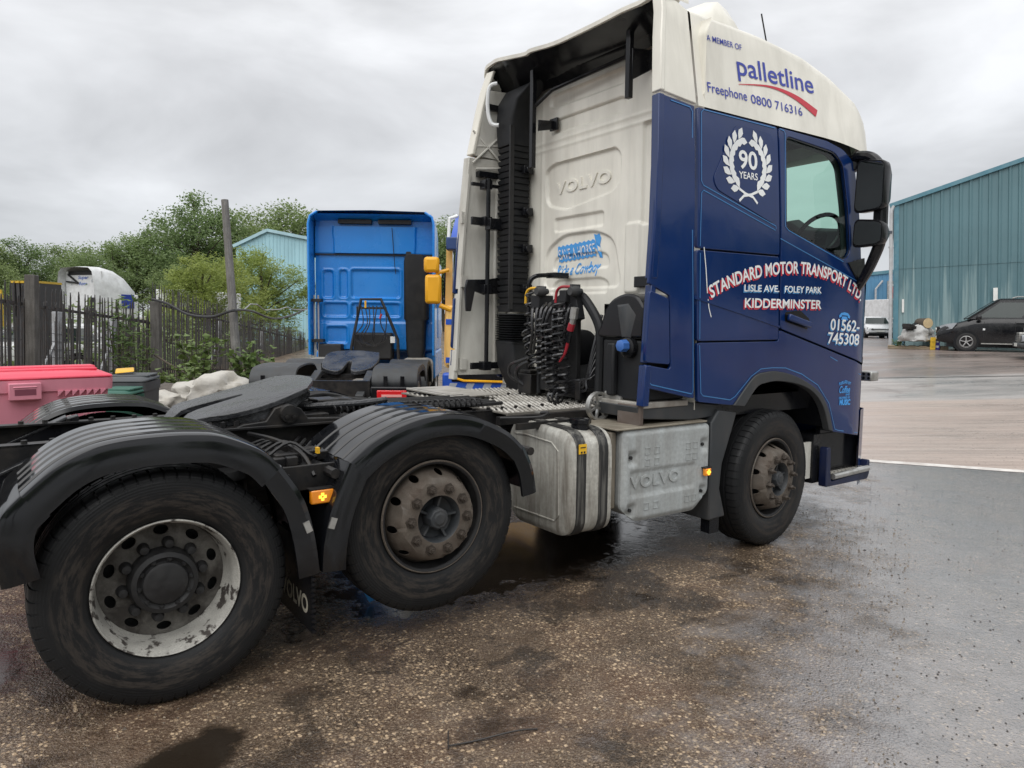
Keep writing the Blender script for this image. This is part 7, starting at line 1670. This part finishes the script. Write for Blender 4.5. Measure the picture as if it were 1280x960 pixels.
for k in range(4): obj('plank', MB().box((.05 * k, .04 * (k % 2), .06 + .085 * k), (1.3, .3, .07)), OAK, pk_, bev=.006)
tag(obj('fallen_branch', MB().tube([dep(195, 16.2, .85), dep(225, 15.2, .6), dep(262, 13.2, .42)], .025, 6), BARK), 'fallen branch leaning across the fence foot above the sacks', 'branch')
# slatted stacks at the left
YST = mat('yellow stack caps', (0.62, 0.40, 0.03), .5); DSL = mat('dark slats', (0.05, 0.048, 0.05), .7)
def stack(label, loc, n, hgt):
    t = thing('slatted_stack', label, 'crates', loc, heading(RGT), 'slatted stacks behind the fence')
    s0 = c0_ = None
    for k in range(n):
        o = obj('slat', MB().bx(0, .075, 0, .9, 0, hgt), DSL, t) if s0 is None else s0.copy()
        c = obj('slat_cap', MB().bx(-.005, .08, -.02, .92, hgt, hgt + .055), YST, t) if c0_ is None else c0_.copy()
        if s0 is not None:
            for q in (o, c): COL.objects.link(q); q.parent = t
        s0, c0_ = s0 or o, c0_ or c
        o.location = c.location = (k * .125, 0, 0)
    return t
stack('row of dark slats with yellow caps standing behind the fence at the left', dep(20, 18.5, 0), 6, 2.50)
yl = thing('steel_stillage', 'yellow upright steel frame at the extreme left edge behind the fence', 'frame', dep(3, 22, 0), heading(RGT))
for x in (-.25, .02): obj('upright', MB().bx(x, x + .07, 0, .07, 0, 2.45), YST, yl)
for z in (1.75, 2.2): obj('crossbar', MB().bx(-.3, .08, .075, .12, z, z + .10), YST, yl)
# pallet with sack and sawn log by the warehouse
pp = dep(1144, 29.6); pal = thing('wooden_pallet', 'wooden pallet on the ground against the teal warehouse', 'pallet', pp, heading(WD))
PINE = mat('pale pine', (.36, .29, .2), .8, fine=.15)
for k in range(3): obj('bearer', MB().bx(-1.05, 1.05, -.5 + k * .45, -.4 + k * .45, 0, .1), PINE, pal)
for k in range(6): obj('board', MB().bx(-1.05 + k * .37, -.8 + k * .37, -.52, .52, .1, .125), PINE, pal)
sack('bulk_bag', 'grey white bulk bag slumped on the pallet by the warehouse', 'sack', pp + Vector((0, 0, .32)), 1.0, .55, .50, 13, mat('grey sacking', (.48, .48, .47), .8, dirt=(.25, .24, .22), amt=.6, scale=2, bump=.6, bscale=9, dist=.03))
lg = thing('sawn_log', 'short sawn log with a pale cut end lying on top of the bulk bag', 'log', pp + Vector((0, 0, 1.02)) + WD * .15, heading(-FWD))
obj('bark', MB().lathe([(-.3, .19), (.15, .20), (.34, .21), (.36, .20)], (0, 0, 0), 'x', 20, caps=True), BARK, lg); obj('cut_face', MB().lathe([(.362, .195), (.368, .19), (.368, .0005)], (0, 0, 0), 'x', 20), mat('fresh cut wood', (.58, .45, .26), .8, fine=.1), lg)
tag(obj('broken_boards', MB().box((-.55, 0, .0), (.9, .3, .12), Matrix.Rotation(.2, 3, 'Y')).box((-.2, .1, .06), (.8, .2, .1), Matrix.Rotation(-.3, 3, 'Y')).box((-.9, -.1, -.02), (.5, .3, .1)), CHAS, bev=.01), 'dark broken boards heaped on the bulk bag beside the log', 'boards').location = pp + Vector((0, 0, .86))
for k, (m_, lab) in enumerate(((mat('drum yellow', (.78, .50, .03), .5), 'yellow carton standing on the ground beside the pallet'), (mat('drum blue', (.06, .05, .38), .5), 'dark blue carton printed in white standing nearest the van'))):
    q = dep(1163 + k * 5.2, 28.9); t = thing('carton', lab, 'carton', q, heading(WD), 'cartons by the pallet')
    obj('carton_body', MB().bx(-.09, .09, -.12, .12, 0, .48), m_, t, bev=.006); obj('carton_print', MB().bx(-.06, .06, -.124, -.121, .08, .16).bx(-.05, .05, -.124, -.121, .28, .34), (VWHITE if k else YST), t)
tag(obj('pale_board', MB().bx(-.05, .05, -.03, .03, 0, .55), LTBL), 'pale blue board propped at the warehouse corner left of the pallet', 'board').location = dep(1126.5, 30)
weed('grass_tuft', 'small tuft of weeds at the foot of the warehouse corner', dep(1119, 29.8), 31, .35, 9, .14, .25, 'tufts', .25)

# ------------------------------------------------------------------ tip the whole place so that plumb is vertical
TILT = PLUMB.rotation_difference(Vector((0, 0, 1))).to_matrix().to_4x4()
for o in [o for o in scene.objects if o.parent is None and o.type != 'LIGHT']:
    o.matrix_world = TILT @ o.matrix_basis
